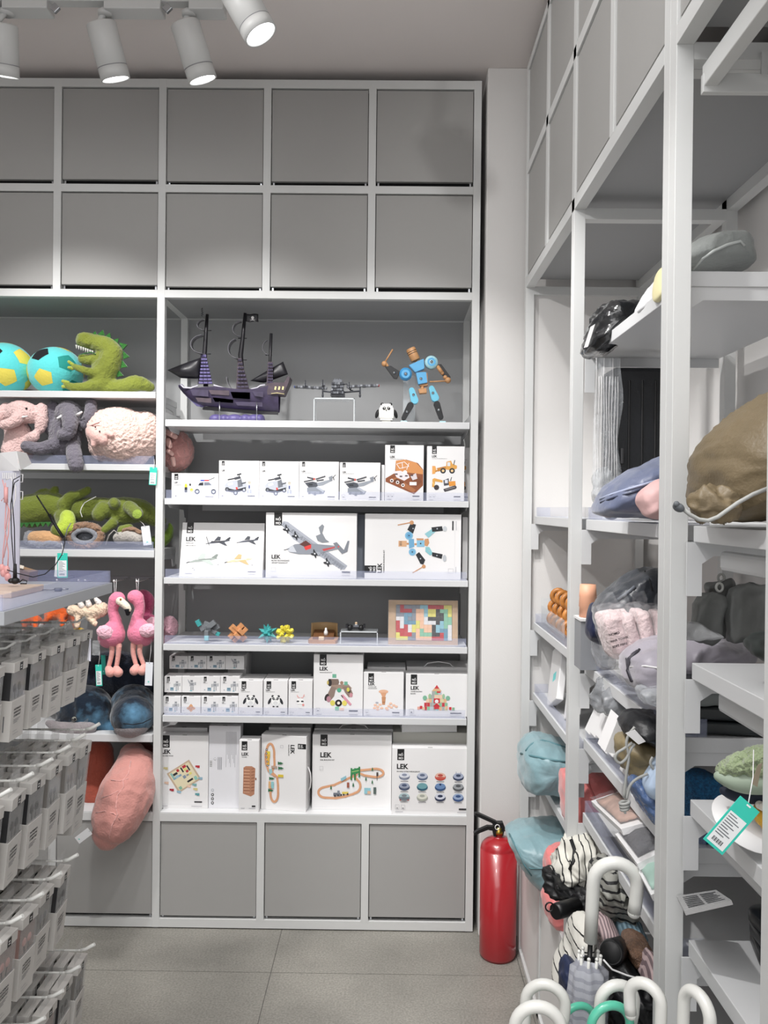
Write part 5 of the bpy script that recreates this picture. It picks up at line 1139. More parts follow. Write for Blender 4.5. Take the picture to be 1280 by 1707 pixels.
# lying dinosaurs
z3 = SH['L3']; YL = 3.05
GR2 = plushmat('moss_green_plush', '#69742c')
t = thing('plush_dinosaur', 'green plush dinosaur lying on its back at the left, lime belly and zigzag spine', 'soft toy', base_of(75, YL, z3), world=True)
m = mk([([(20, 850, YL), (50, 852, YL), (85, 845, YL), (112, 850, YL)], [20, 29, 27, 18]), ([(108, 842, YL-.03), (118, 828, YL-.03), (128, 826, YL-.03), (146, 818, YL-.03)], [13, 10, 8, 7]), ([(60, 832, YL), (66, 822, YL), (76, 818, YL)], [8, 6, 5]), ([(84, 826, YL), (92, 816, YL)], [8, 7]),
        ([(105, 862, YL-.04), (108, 876, YL-.06), (96, 884, YL-.07)], [14, 13, 12])]); blob('body', m, .005, 3, .0014, 50, mats=[GR2], parent=t)
m = mk([([(112, 862, YL-.055), (112, 872, YL-.065), (104, 882, YL-.075)], [12.5, 14, 12]), ([(110, 884, YL-.07), (122, 880, YL-.07)], [8, 6])]); blob('lime_foot', m, .005, 3, .001, 50, mats=[plushmat('bright_lime_plush', '#b3c84a')], parent=t)
for i in range(6):
    m = MB(); c = P(36+i*9, 877-i*.3, YL-.05); m.prism([(-.011, .012), (.011, .012), (0, -.006)], -.003, .003, GRD, fr=lambda x, y, z: tuple(c+V((x, y, z)))); m.obj('spike', t)
t = thing('plush_dinosaur', 'green plush dinosaur lying upside down at the right with white zigzag mouth', 'soft toy', base_of(190, YL+.02, z3), world=True)
m = mk([([(135, 850, YL), (155, 848, YL), (180, 848, YL), (205, 852, YL+.01), (235, 852, YL+.04), (265, 868, YL+.07)], [20, 20, 18, 25, 20, 12]), ([(172, 850, YL-.035), (165, 858, YL-.045)], [14, 12]), ([(190, 838, YL-.045), (191, 840, YL-.05)], [9.5, 9]), ([(216, 845, YL-.03), (228, 856, YL-.06)], [11, 11]),
        ([(188, 872, YL-.04), (178, 880, YL-.055), (173, 884, YL-.06)], [9, 7, 6]), ([(205, 885, YL-.05), (215, 882, YL-.055)], [10, 9])]); blob('body', m, .005, 3, .0014, 50, mats=[GR2], parent=t)
m = MB(); m.tube([P(x, y, YL-.05-(.01 if k % 2 else 0)) for k, (x, y) in enumerate(((160, 828), (150, 833), (141, 838), (136, 846), (134, 853), (137, 862)))], .0016, CARD, 6); m.obj('zigzag_teeth', t)
m = MB(); m.lathe([(0, .002), (.016, .001), (.017, 0)], P(228.5, 857, YL-.085), plushmat('pad_green', '#8aa040'), 16, rot(80)); m.obj('paw_pad', t)
t = thing('plush_dinosaur', 'thin dark green dinosaur tail poking past the middle post', 'soft toy', base_of(285, 3.15, z3), world=True)
m = mk([([(262, 905, 3.15), (278, 895, 3.15), (284, 882, 3.15), (283, 874, 3.15)], [14, 10, 6, 3])]); blob('tail', m, .005, 3, .001, 50, mats=[plushmat('shade_green_plush', '#5c7424')], parent=t)
# slippers
FU = plushmat('brown_fur', '#8a6d58', .35, 1.0, 90); TAN = plushmat('tan_suede', '#c79b70'); SOLE = plushmat('grey_felt', '#84868c')
t = thing('fur_slipper', 'tan suede slipper with grey fur edge, under the left green dinosaur', 'slipper', base_of(70, 2.99, z3), world=True)
m = mk([([(58, 897, 2.99), (75, 897, 2.98), (92, 899, 2.98)], [12, 13, 12])]); blob('upper', m, .004, 3, .001, 60, mats=[TAN], parent=t)
m = mk([([(50, 892, 3.02), (48, 900, 3.0)], [9, 8]), ([(52, 905, 2.965), (68, 909, 2.96), (84, 906, 2.96), (98, 909, 2.965)], [5, 6, 5, 5])]); blob('fur_edge', m, .0035, 1, .004, 70, mats=[SOLE], parent=t, ridge=True)
t = thing('fur_slipper', 'brown fur slipper with a grey opening facing out', 'slipper', base_of(145, 2.98, z3), world=True)
m = MB(); c = P(142, 893, 2.985); k = 2.985/F
m.tube([c+V((math.cos(a_)*27*k, math.sin(a_*2)*.003, math.sin(a_)*17*k)) for a_ in [2*math.pi*i/20 for i in range(20)]], 6.5*k, CARD, 10, closed=True); blob('fur_rim', m, .0035, 1, .0045, 70, mats=[FU], parent=t, ridge=True)
m = MB(); m.tube([c+V((math.cos(a_)*19*k, -.006, -.002+math.sin(a_)*11*k)) for a_ in [2*math.pi*i/20 for i in range(20)]], 4.5*k, CARD, 10, closed=True); blob('grey_lining', m, .0035, 2, .001, 50, mats=[SOLE], parent=t)
m = MB(); m.ball(c+V((0, .03, 0)), (23*k, .03, 14*k), plushmat('dark_grey_felt', '#55585e'), seg=20); m.obj('inside', t)
t = thing('fur_slipper', 'pale grey slipper under the right dinosaur, behind the clear lip', 'slipper', base_of(212, 2.99, z3), world=True)
m = mk([([(198, 897, 2.99), (215, 894, 2.99), (232, 898, 2.99)], [10, 12, 10])]); blob('upper', m, .004, 3, .001, 60, mats=[plushmat('pale_grey_felt', '#a9a49e')], parent=t)
m = mk([([(205, 885, 2.98), (220, 882, 2.98), (234, 888, 2.98)], [3.5, 4, 3.5])]); blob('fur_edge', m, .0035, 1, .003, 70, mats=[FU], parent=t, ridge=True)
m = MB(); m.tube([P(176, 908, 2.96), P(182, 892, 2.955), P(190, 884, 2.955), P(197, 890, 2.955)], .0025, plushmat('rope', '#a09c96'), 8); m.obj('cord', t)
hangtag((242, 877), .030, .068, 'white tag lying against the clear lip in front of the right dinosaur', col='#e3e5ec', face=False, Y=2.955, ang=8, string=P(232, 868, 2.99))
hangtag((104, 922), .036, .086, 'turquoise price tag hanging below the green dinosaur shelf on a white loop', Y=2.92, ang=1, string=P(103, 905, 2.94))
m = MB(); mm = thing('paper_tag', 'white card edge hanging just behind the turquoise tag under the dinosaur shelf', 'tag', P(96, 925, 2.93), world=True); m.cb(P(97, 945, 2.93), (.022, .001, .07), CARD, R=rot(0, 4, 0)); m.obj('card', mm)
# hanging rail with hooks
t = thing('hook_rail', 'white hook rail behind the hanging pink flamingos', 'hook rail', (P(160, 962, 3.2).x, 3.2, P(160, 962, 3.2).z), world=True)
YH = 3.17; xa_, xb_ = XL+.02, XM-.02; zr_ = P(200, 963, YH).z
m = MB(); m.box((xa_, YH, zr_-.006), (xb_, YH+.012, zr_+.006), GREYC); m.box((xa_, YH+.001, zr_+.0), (xa_+.006, YB, zr_+.006), GREYC); m.box((xb_-.006, YH+.001, zr_+.0), (xb_, YB, zr_+.006), GREYC); m.obj('rail', t)
pegs = [(190, 966, 2.99), (228, 961, 2.99), (131, 962, 3.0), (142, 965, 3.0), (95, 965, 3.0)]
for px, py, Y in pegs:
    c = P(px, py, Y); m = MB(); m.tube([(c.x, YH, zr_), (c.x, Y+.01, zr_), (c.x, Y, zr_+.004)], .0018, CARD, 6); m.ball((c.x, Y, zr_+.004), .0042, CARD, seg=10); m.obj('hook', t)
# flamingos
FL = plushmat('flamingo_pink', '#e0809c', .06, .35); FW = plushmat('wing_pink', '#efbccb', .1, .9, 100); FLG = plushmat('leg_pink', '#e2a39a', .05, .3); BK = plushmat('beak_cream', '#e9dcc8')
def flamingo(px, dy, Y, flip, label, beak=True, scale=1):
    hz = P(px, 985+dy, Y); t = thing('plush_flamingo', label, 'soft toy', P(px, 1128+dy, Y), world=True)
    f = flip
    m = mk([([(px+0*f, 1000+dy, Y), (px-4*f, 1018+dy, Y), (px+1*f, 1036+dy, Y-.0), (px-2*f, 1050+dy, Y)], [11, 8.5, 10, 17]), ([(px-4*f, 1058+dy, Y), (px-10*f, 1062+dy, Y+.01)], [21, 19])], [(px+4*f, 998+dy, Y, 13, 11, 12)])
    blob('body', m, .0045, 3, .0006, 60, mats=[FL], parent=t)
    m = mk([], [(px-17*f, 1054+dy, Y-.035, 15, 8, 12, 12*f)]); blob('wing', m, .004, 2, .002, 80, mats=[FW], parent=t)
    for i, (x0, x1) in enumerate(((px-5*f, px-11*f), (px+6*f, px+2*f))):
        m = mk([([(x0, 1076+dy, Y-.012), (x0-1, 1092+dy, Y-.012), (x1, 1112+dy, Y-.012)], [5, 4, 3.6])]); mo(m, 'leg', t, FLG)
        m = mk([([(x1, 1115+dy, Y-.015), (x1+3*f, 1121+dy, Y-.03)], [6, 8])]); mo(m, 'foot', t, FLG)
    if beak:
        m = mk([([(px+8*f, 1002+dy, Y-.022), (px+18*f, 1010+dy, Y-.035), (px+22*f, 1016+dy, Y-.037)], [7, 6, 5])]); mo(m, 'beak', t, BK)
        m = mk([([(px+21*f, 1016+dy, Y-.037), (px+21*f, 1023+dy, Y-.036)], [5.6, 3.5])]); mo(m, 'beak_tip', t, BLP)
        m = MB(); m.ball(P(px+9*f, 999+dy, Y-.038), (.0036, .003, .0036), mat('amber_eye', '#d98a2c', .3), seg=10); m.ball(P(px+9*f, 999+dy, Y-.041), (.0018, .0015, .0018), BLACK, seg=8); m.obj('eye', t)
    m = MB(); m.tube([P(px-1, 990+dy, Y), P(px-2, 966+dy*.4, 2.992)], .001, CARD, 5); m.tube([P(px+1, 990+dy, Y), P(px+2, 966+dy*.4, 2.992)], .001, CARD, 5); m.obj('hanging_cord', t)
flamingo(192, 0, 2.97, 1, 'pink plush flamingo facing right with visible black tipped beak')
flamingo(229, -3, 2.985, -1, 'pink plush flamingo hanging next to the post, head turned away', beak=False)
t = thing('plush_flamingo', 'darker pink flamingo head hanging behind, close to the middle post', 'soft toy', P(244, 1060, 3.1), world=True)
m = mk([([(238, 995, 3.10), (246, 1002, 3.1), (240, 1030, 3.1)], [13, 12, 12]), ([(248, 1040, 3.08), (262, 1046, 3.08)], [17, 14])]); blob('body', m, .0045, 3, .0006, 60, mats=[plushmat('deep_pink_plush', '#a8466a')], parent=t)
m = mk([([(255, 1042, 3.06), (262, 1046, 3.06)], [14, 12])]); blob('wing', m, .004, 2, .002, 80, mats=[FW], parent=t)
t = thing('plush_flamingo', 'fluffy pale pink wing seen behind the middle post, level with the loose puzzles', 'soft toy', P(284, 1060, 3.15), world=True)
m = mk([], [(282, 1045, 3.15, 15, 14, 19), (272, 1068, 3.15, 14, 12, 12)]); blob('wing', m, .0045, 2, .003, 70, mats=[FW], parent=t)
# fox and bunny
ORG = plushmat('orange_plush', '#d9602a', .1)
def foxy(px, py, Y, label, s_=1, bend=1):
    t = thing('plush_fox', label, 'soft toy', P(px, py+15, Y), world=True)
    m = mk([([(px-12*s_, py+4, Y), (px, py, Y), (px+12*s_, py+2, Y)], [9*s_, 13*s_, 10*s_]), ([(px-12*s_, py+6, Y-.02), (px-24*s_*bend, py+18, Y-.03)], [6*s_, 3.5*s_]), ([(px+8*s_, py+8, Y-.02), (px+10*s_, py+22, Y-.03)], [6*s_, 4*s_])]); blob('body', m, .0045, 3, .0008, 60, mats=[ORG], parent=t)
    m = mk([([(px-24*s_*bend, py+18, Y-.03), (px-28*s_*bend, py+22, Y-.032)], [3.4*s_, 2*s_])]); mo(m, 'white_paw', t, CARD)
    m = MB(); m.tube([P(px, py-10, Y), V((P(px, py, 3.0).x, 3.0, zr_))], .001, CARD, 5); m.obj('hanging_cord', t)
foxy(94, 1022, 3.02, 'orange plush fox hanging just left of the cream bunny'); foxy(52, 1033, 3.02, 'orange plush fox farthest left, below the grey tray', .85, .6); foxy(116, 1024, 3.12, 'shaded orange plush fox behind the cream bunny', .9, .3)
CRM = plushmat('cream_fur', '#e6cdb4', .1, 1, 80)
t = thing('plush_bunny', 'cream fluffy plush bunny hanging left of the flamingos', 'soft toy', P(140, 1050, 2.99), world=True)
m = mk([([(120, 1017, 2.99), (140, 1020, 2.99), (155, 1022, 2.99), (168, 1016, 2.99)], [9, 10, 12, 13]), ([(130, 1028, 2.98), (128, 1044, 2.97)], [6, 4.5]), ([(150, 1030, 2.98), (158, 1040, 2.97)], [6, 5])]); blob('body', m, .0045, 2, .003, 70, mats=[CRM], parent=t, ridge=True)
for a_, b_ in (((136, 1010), (132, 1003)), ((148, 1008), (146, 1001)), ((165, 1005), (160, 999))):
    m = mk([([(*a_, 2.98), (*b_, 2.98)], [5, 3.5])]); mo(m, 'ear', t, plushmat('ear_white', '#efe6e0'))
m = MB(); m.tube([P(140, 1010, 2.99), V((P(131, 962, 3.0).x, 3.0, zr_))], .001, CARD, 5); m.obj('hanging_cord', t)
t = thing('plush_bird', 'small yellow plush feet under the cream bunny', 'soft toy', P(130, 1053, 3.0), world=True)
m = mk([([(118, 1053, 3.0), (132, 1050, 2.99), (140, 1054, 2.99)], [3, 5, 4])]); blob('body', m, .003, 2, .0006, 60, mats=[plushmat('warm_yellow_plush', '#d8b23c')], parent=t)
hangtag((144, 1062), .032, .085, 'plain white tag hanging below the cream bunny', col='#dfe0ec', face=False, Y=2.95, ang=0)
hangtag((164, 1108), .022, .075, 'turquoise price tag hanging left of the flamingo legs', Y=2.94, ang=3, string=P(166, 1085, 2.95))
hangtag((172, 1092), .016, .070, 'dark turquoise tag hanging behind the left flamingo, partly hidden', col='#1f8a7c', face=False, Y=3.0, ang=2)
hangtag((249, 1104), .026, .082, 'white tag with turquoise corner hanging by the post, right of the flamingo legs', col='#e6e8ee', face=False, Y=2.94, ang=-2, string=P(252, 1066, 2.97))
t = thing('foil_tag', 'crumpled silver film scrap hanging left of the flamingo body', 'tag', P(160, 1075, 2.94), world=True)
m = MB(); c = P(160, 1080, 2.94); m.grid([[c+V(((k-3)*.0045, .004*noise.noise(V((k, r_, 0))*1.3), (4-r_)*.0065+.003*noise.noise(V((r_, k, 4))*1.7))) for k in range(7)] for r_ in range(9)], PLAST); m.obj('film', t)
# whales
WH = plushmat('blue_tie_dye_plush', '#2a4a66', .75, .3); WH.node_tree.nodes['Noise Texture'].inputs['Scale'].default_value = 60
BEL = plushmat('whale_belly_grey', '#8d8688'); z5 = SH['L5']; YW = 3.02
for n_ in WH.node_tree.nodes:
    if n_.type == 'VALTORGB': n_.color_ramp.elements[0].color = hx('#0f1d2c'); n_.color_ramp.elements[1].color = hx('#5e8cab'); n_.color_ramp.elements[0].position = .46; n_.color_ramp.elements[1].position = .72
t = thing('plush_whale', 'blue tie-dyed plush whale in side view with its long grey jaw', 'soft toy', base_of(140, YW, z5), world=True)
m = mk([([(158, 1185, YW), (140, 1180, YW+.01), (120, 1190, YW), (105, 1205, YW-.01)], [30, 36, 24, 14]), ([(165, 1210, YW), (200, 1212, YW), (215, 1215, YW)], [14, 11, 10])], [(140, 1180, YW+.03, 48, 40, 38)]); blob('body', m, .006, 3, .001, 50, mats=[WH], parent=t)
m = mk([([(80, 1205, YW-.03), (105, 1215, YW-.045), (135, 1216, YW-.05), (150, 1213, YW-.05)], [5, 12, 14, 11])]); blob('jaw', m, .004, 3, .0006, 50, mats=[BEL], parent=t)
m = MB(); c = P(124, 1198.5, YW-.058); m.ball(c, (.009, .003, .007), mat('pale_ring', '#c9c9b8'), seg=14); m.ball(c+V((0, -.002, 0)), (.0075, .003, .0058), BLACK, seg=12); m.ball(c+V((-.002, -.0045, .002)), .0014, CARD, seg=6); m.obj('eye', t)
t = thing('plush_whale', 'blue tie-dyed plush whale facing out, rounded nose beside the middle post', 'soft toy', base_of(222, YW, z5), world=True)
m = mk([([(222, 1190, YW-.04), (222, 1180, YW+.05)], [31, 40])], [(222, 1192, YW-.03, 37, 44, 33)]); blob('body', m, .006, 3, .001, 50, mats=[WH], parent=t)
m = mk([], [(220, 1207, YW-.045, 30, 34, 22)]); blob('jaw', m, .005, 3, .0006, 50, mats=[BEL], parent=t)
m = MB(); m.tube([P(x, y, YW-.148+abs(x-221)*.0018) for x, y in ((192, 1200), (205, 1206), (221, 1208), (238, 1205), (252, 1198))], .0016, BLP, 6); m.obj('mouth_seam', t)
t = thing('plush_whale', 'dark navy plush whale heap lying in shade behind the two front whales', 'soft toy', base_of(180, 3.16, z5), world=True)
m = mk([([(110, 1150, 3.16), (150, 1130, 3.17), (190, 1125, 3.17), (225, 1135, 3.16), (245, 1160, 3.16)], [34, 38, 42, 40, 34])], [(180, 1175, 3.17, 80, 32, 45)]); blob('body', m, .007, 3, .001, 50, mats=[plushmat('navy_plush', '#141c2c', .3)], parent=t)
# cushions
ROSE = plushmat('rose_plush', '#c48a82', .08, .3); CORAL = plushmat('coral_plush', '#9c4c3c', .08, .3)
t = thing('floor_cushion', 'big dusty pink seamed cushion hanging out over the grey door', 'cushion', base_of(200, 2.9, DECK), world=True)
m = mk([([(222, 1262, 3.05), (225, 1290, 2.98), (208, 1330, 2.90), (188, 1375, 2.86), (180, 1390, 2.855)], [24, 40, 46, 38, 26]), ([(232, 1275, 3.02), (228, 1320, 2.96)], [30, 34])]); blob('cushion', m, .006, 5, .0040, 14, mats=[ROSE], parent=t, ridge=True)
def seamline(pts, r_=.0018, m_=None):
    m = MB(); m.tube(pts, r_, m_ or plushmat('seam_rose', '#d8a09a'), 6); m.obj('seam', t)
bd = [c for c in t.children if c.name.startswith('cushion')][0]
bpy.context.view_layer.update()
def onsurf(ob, pts, off=.001):
    out = []
    mwi = V(ob['_w']) if '_w' in ob else V((0, 0, 0))
    o_ = V((0, 0, H))
    for x, y in pts:
        d = ray(x, y).normalized(); ok, loc, nn, _ = ob.ray_cast(o_-mwi, d)
        if ok: out.append(loc+mwi-d*off)
    return out
for pts in ([(218, 1268), (214, 1290), (205, 1300), (206, 1312), (196, 1325), (193, 1345), (196, 1358), (187, 1375), (182, 1395), (186, 1408)], [(204, 1245), (192, 1262), (178, 1285), (168, 1305), (158, 1325), (152, 1345), (150, 1370)], [(160, 1355), (175, 1352), (190, 1356), (200, 1366)], [(185, 1300), (200, 1302), (214, 1298)], [(170, 1330), (185, 1325), (197, 1318)]):
    q = onsurf(bd, pts)
    if len(q) > 2: seamline(q)
t = thing('floor_cushion', 'coral orange cushion in the shade behind the pink one', 'cushion', base_of(168, 3.1, DECK), world=True)
m = mk([([(165, 1255, 3.1), (162, 1290, 3.1), (160, 1325, 3.08)], [24, 30, 28])]); blob('cushion', m, .007, 4, .002, 16, mats=[CORAL], parent=t, ridge=True)
t = thing('floor_cushion', 'deep red cushion squeezed at the top between pink cushion and post', 'cushion', base_of(235, 3.15, DECK), world=True)
m = mk([([(235, 1262, 3.15), (235, 1310, 3.15)], [26, 30])]); blob('cushion', m, .007, 4, .002, 16, mats=[plushmat('deep_red_plush', '#7c3a38')], parent=t)
hangtag((150, 1385), .026, .055, 'small white paper strip sticking out below the pink cushion', col='#e8e8ea', face=False, Y=2.80, ang=-52)
# ================================================================ LEFT DISPLAY GONDOLA (aisle face at X = -.6)
GX = -.62
t = thing('display_tray', 'grey metal tray shelf with clear lip at the left, carrying the wooden block', 'shelf', (-.8, 1.56, 1.296), world=True)
zt = 1.318; y0_, y1_ = 1.305, 1.815
m = MB(); m.box((-1.25, y0_, zt-.022), (-.6, y1_, zt), mat('tray_grey', '#b3b6bb', .35), .001); m.obj('tray', t)
m = MB(); m.box((-1.24, y0_+.004, zt), (-.604, y1_-.004, zt+.0012), mat('tray_mat', '#cfd3de', .3)); m.obj('clear_mat', t)
for q in (((-.606, y0_+.004, zt), (-.6035, y1_-.002, zt+.026)), ((-1.24, y1_-.006, zt), (-.606, y1_-.0035, zt+.026)), ((-.66, y0_+.004, zt), (-.606, y0_+.0065, zt+.026))): m = MB(); m.box(*q, clear('tray_lip', '#b4bce6', .22)); m.obj('acrylic_lip', t)
t = thing('gondola_frame', 'dark metal back frame of the left hook display, behind the hanging packs', 'display rack', (-.9, 1.56, 0), world=True)
for y in (1.32, 1.80): m = MB(); m.box((-.93, y-.015, .0), (-.90, y+.015, zt-.022), DMET); m.obj('post', t)
m = MB(); m.box((-.925, 1.33, .12), (-.915, 1.79, 1.29), mat('rack_panel', '#5a5a5a', .6)); m.obj('panel', t)
m = MB(); m.box((-1.25, 1.30, 0), (-.70, 1.82, .10), DMET, .003); m.obj('base', t)
# packs on hooks
KR = mat('pack_white', '#cfccc8', .5); KD = mat('pack_window_dark', '#3a3a3c', .35); KG = mat('pack_insert_grey', '#8b8783', .45); KP = mat('pack_insert_rose', '#a88a84', .45); WIN = clear('pack_window', '#c8c8c8', .30)
def make_pack(style, label):
    """origin: hole at the top of the pack; faces +X, W along Y, T along X"""
    t = thing('earphone_pack', label, 'boxed earphones', (0, 0, 0), group=None); W_, T_, Hh = .052, .0205, .132; lo = .068
    ins = (KG, KD, KP)[style]
    m = MB(); m.box((-T_, -W_/2, -Hh-.03), (0, W_/2, -Hh-.03+lo), KR, .0006); m.obj('lower_sleeve', t)
    m = MB(); m.box((-T_+.001, -W_/2+.001, -Hh-.03+lo), (-.004, W_/2-.001, -.047), ins); o = m.obj('insert', t)
    m = MB(); m.box((-T_, -W_/2, -.047), (0, W_/2, -.03), KR, .0005); m.obj('cap', t)
    m = MB(); m.box((-.0035, -W_/2+.001, -Hh-.03+lo), (-.001, W_/2-.001, -.047), WIN); m.obj('window', t)
    m = MB(); m.grid([[(-T_/2, -.02+.04*k/4, -.03+.034*j/3) for k in range(5)] for j in range(4)], WIN); m.obj('hanger_flap', t)
    for s_ in (-.009, .008):
        m = MB(); m.ball((-.005, s_, -.075), (.004, .0075, .0075), [mat('bud_grey', '#77777b', .3), BLACK, mat('bud_rose', '#c79a94', .3)][style], seg=12); m.tube([(-.0045, s_, -.08), (-.0045, s_*.6, -.095)], .0014, BLACK, 6); m.obj('earbud', t)
    A = Art(W_, Hh, lambda u, v, e: (e, -W_/2+u, -.03-v)); A.r(.40, .02, .62, .125, INK); A.r(.46, .055, .56, .07, CARD); A.r(.46, .085, .56, .1, CARD)
    for k, s_ in enumerate(('NORMAN', 'EARPHONE', 'COMFORT')): A.txt(.2, .62+k*.042, .0036, s_, mat('ink_grey', '#3b3b3e', .6), .03, .026)
    for k in range(3): A.r(.2, .735+k*.02, .68-.1*k, .742+k*.02, '#75757a')
    A.r(.2, .88, .5, .885, '#9a9a9e'); A.r(.2, .92, .6, .925, '#9a9a9e'); A.mb.obj('printed_front', t)
    A = Art(T_, Hh, lambda u, v, e: (-T_+u, -W_/2-e, -.03-v)); A.r(.46, .68, .54, .88, '#66666a'); A.mb.obj('printed_side', t)
    return t
rows_ = [('top', 1.24, 1.335, .0815, 6, [0, 1, 1, 0, 0, 0]), ('second', 1.017, 1.335, .0815, 6, [1, 1, 1, 0, 0, 0]), ('third', .792, 1.30, .0815, 5, [0, 2, 2, 0, 1]), ('fourth', .566, 1.475, .083, 4, [1, 2, 1, 0])]
protos = {}; col_names = ['nearest', 'second nearest', 'third nearest', 'fourth nearest', 'fifth nearest', 'farthest']
used = set(); rp = random.Random(5)
def hook(x, y, z, label, tip=True):
    t = thing('display_hook', label, 'hook', (x, y, z), group='wire hooks of the left rack')
    m = MB(); m.tube([(-.30, 0, .0), (-.03, 0, .0), (-.012, 0, .002), (.004, 0, .012)], .0022, mat('hook_white', '#e6e6e2', .35), 8); m.obj('wire', t)
    if tip: m = MB(); m.tube([(-.022, 0, .001), (-.012, 0, .003), (.006, 0, .0135)], .0036, mat('hook_white', '#e6e6e2', .35), 10); m.obj('tip', t)
for rn, z, ys, dy, n, st in rows_:
    for i in range(n):
        y = ys+i*dy; nm = col_names[i] if i < n-1 else 'farthest'
        hook(-.606-(.03 if rn == 'top' else 0), y, z, f'white tipped hook, {nm} in the {rn} row of packs' if rn != 'top' else f'plain wire hook, {nm} in the top row of packs', rn != 'top')
        for k in range(5):
            s_ = st[i] if k == 0 else (st[i]+k*(i % 2)) % 3
            lab = f'hanging white earphone pack, foremost on the {nm} hook, {rn} row' if k == 0 else f'earphone pack number {k+1} back on the {nm} hook, {rn} row'
            if k: lab = f'{["", "second", "third", "fourth", "fifth"][k]} earphone pack back on the {nm} hook, {rn} row'
            if s_ not in protos: r_ = make_pack(s_, lab); protos[s_] = r_
            else: r_ = copy_tree(protos[s_]); r_['label'] = lab
            r_['group'] = 'hanging earphone packs'
            tilt = (5+rp.uniform(-1.5, 1.5)) if k == 0 else 3
            sc_ = {'top': 1.0, 'second': 1.15, 'third': 1.08, 'fourth': 1.05}[rn] if not (rn == 'second' and i == n-1) else 1.38
            r_.scale = (1.1, 1.12, sc_)
            r_.location = (-.618-k*.030-rp.uniform(0, .003), y, z+.012)
            r_.rotation_euler = (math.radians(rp.uniform(-2, 2)), math.radians(tilt), math.radians(rp.uniform(-3, 3)))
for rn, z, ys, dy, n, st in rows_:
    t = thing('hook_bar', f'dark steel crossbar behind the {rn} row of hooks', 'bar', (-.90, 1.56, z), world=True)
    m = MB(); m.box((-.912, 1.30, z-.006), (-.90, 1.82, z+.006), DMET); m.obj('bar', t)
# items on the tray
cB = mat('pale_birch', '#d9c2b2', .5, var=.08, vscale=25)
t = thing('wood_block', 'flat pale wooden display block lying on the grey tray', 'wood block', (-.76, 1.55, zt+.0012), world=True)
m = MB(); m.box((-.86, 1.48, zt+.0014), (-.668, 1.62, zt+.0135), cB, .0012); m.obj('block', t)
def PT(px, py, Y): return P(px, py, Y)
t = thing('earphones', 'black wired earphones standing on the wooden block with looping cable', 'earphones', PZ(24, 975, zt+.0135), world=True)
c = PT(25, 968, 1.56); m = MB(); m.ball(c, (.0085, .008, .0065), BLACK, seg=16); m.ball(c+V((-.006, -.002, 0)), (.006, .006, .005), mat('bud_black', '#1c1c1f', .25), seg=14); m.obj('earbud', t)
m = MB(); m.tube([PT(25, 965, 1.56), PT(25, 940, 1.56)], [.0042, .003], BLACK, 8); m.obj('stem', t)
for pts in ([(25, 942), (24, 880), (20, 830), (22, 800), (33, 794)], [(23, 942), (19, 890), (18, 840), (24, 805), (31, 800)]):
    m = MB(); m.tube([PT(x, y, 1.57) for x, y in pts], .0009, BLACK, 6); m.obj('cable', t)
m = MB(); m.tube([PT(x, y, 1.54) for x, y in ((32, 971), (38, 966), (45, 969), (44, 973), (34, 973))], .0012, BLACK, 6); m.obj('loop', t)
m = MB(); q = [PT(x, y, 1.62+i*.02) for i, (x, y) in enumerate(((12, 950), (30, 956), (55, 962), (75, 957), (92, 942), (103, 925), (108, 905), (107, 893)))]; m.tube(q, .001, BLACK, 6); m.obj('long_cable', t)
m = MB(); m.tube([PT(106, 897, 1.78), PT(98, 885, 1.78), PT(82, 858, 1.78)], .0034, BLACK, 8); m.tube([PT(84, 862, 1.78), PT(61, 826, 1.78)], .0016, BLACK, 6); m.obj('slider', t)
m = MB(); m.tube([PT(109, 895, 1.78), PT(112, 882, 1.78), PT(118, 872, 1.78)], .0011, GREYC, 6); m.obj('bent_lead', t)
t = thing('pegboard_sign', 'white slotted panel standing at the left edge with earphones hanging on it', 'display panel', PT(10, 975, 1.70), world=True)
a_ = PT(33, 785, 1.70); b_ = PT(33, 968, 1.70); m = MB(); m.box((-.95, 1.70, zt+.0012), (a_.x, 1.704, a_.z), mat('panel_lilac', '#c9c9d6', .4), .0005); m.obj('panel', t)
for k in range(8): m = MB(); s_ = PT(5+k*3, 793, 1.699); m.box((s_.x-.001, 1.6985, s_.z-.006), (s_.x+.001, 1.6995, s_.z+.006), CARD); m.obj('slot', t)
for py in (797, 826): m = MB(); s_ = PT(34.5, py, 1.70); m.tube([s_+V((-.002, 0, .008)), s_+V((.004, 0, .008)), s_+V((.004, 0, -.008)), s_+V((-.002, 0, -.008))], .0009, CARD, 6); m.obj('clip', t)
t = thing('earphones', 'pink wired earphones hanging on the white slotted panel', 'earphones', PT(12, 960, 1.66), world=True)
PK = mat('pink_plastic', '#e8aaa8', .3)
for i, pts in enumerate(([(4, 800), (8, 815), (14, 850), (10, 880), (5, 920), (4, 950)], [(9, 805), (10, 840), (8, 880), (14, 920), (13, 950)], [(2, 835), (6, 830), (16, 850), (14, 890), (6, 930)], [(10, 812), (10, 838)])):
    m = MB(); m.tube([PT(x, y, 1.66-.004*i) for x, y in pts], .0011 if i < 3 else .004, PK, 6); m.obj('cable', t)
for px, py in ((3, 947), (11, 950), (6, 955), (13, 962)): m = MB(); m.ball(PT(px, py, 1.655), (.0065, .006, .0085), PK, seg=12); m.obj('earbud', t)
m = MB(); m.tube([PT(x, y, 1.655) for x, y in ((10, 800), (18, 796), (26, 812), (26, 830), (18, 860), (10, 885))], .0012, CARD, 6); m.obj('white_cable', t)
t = thing('paper_card', 'bright white folded card standing above the slotted panel at the left edge', 'card', PT(25, 775, 1.70), world=True)
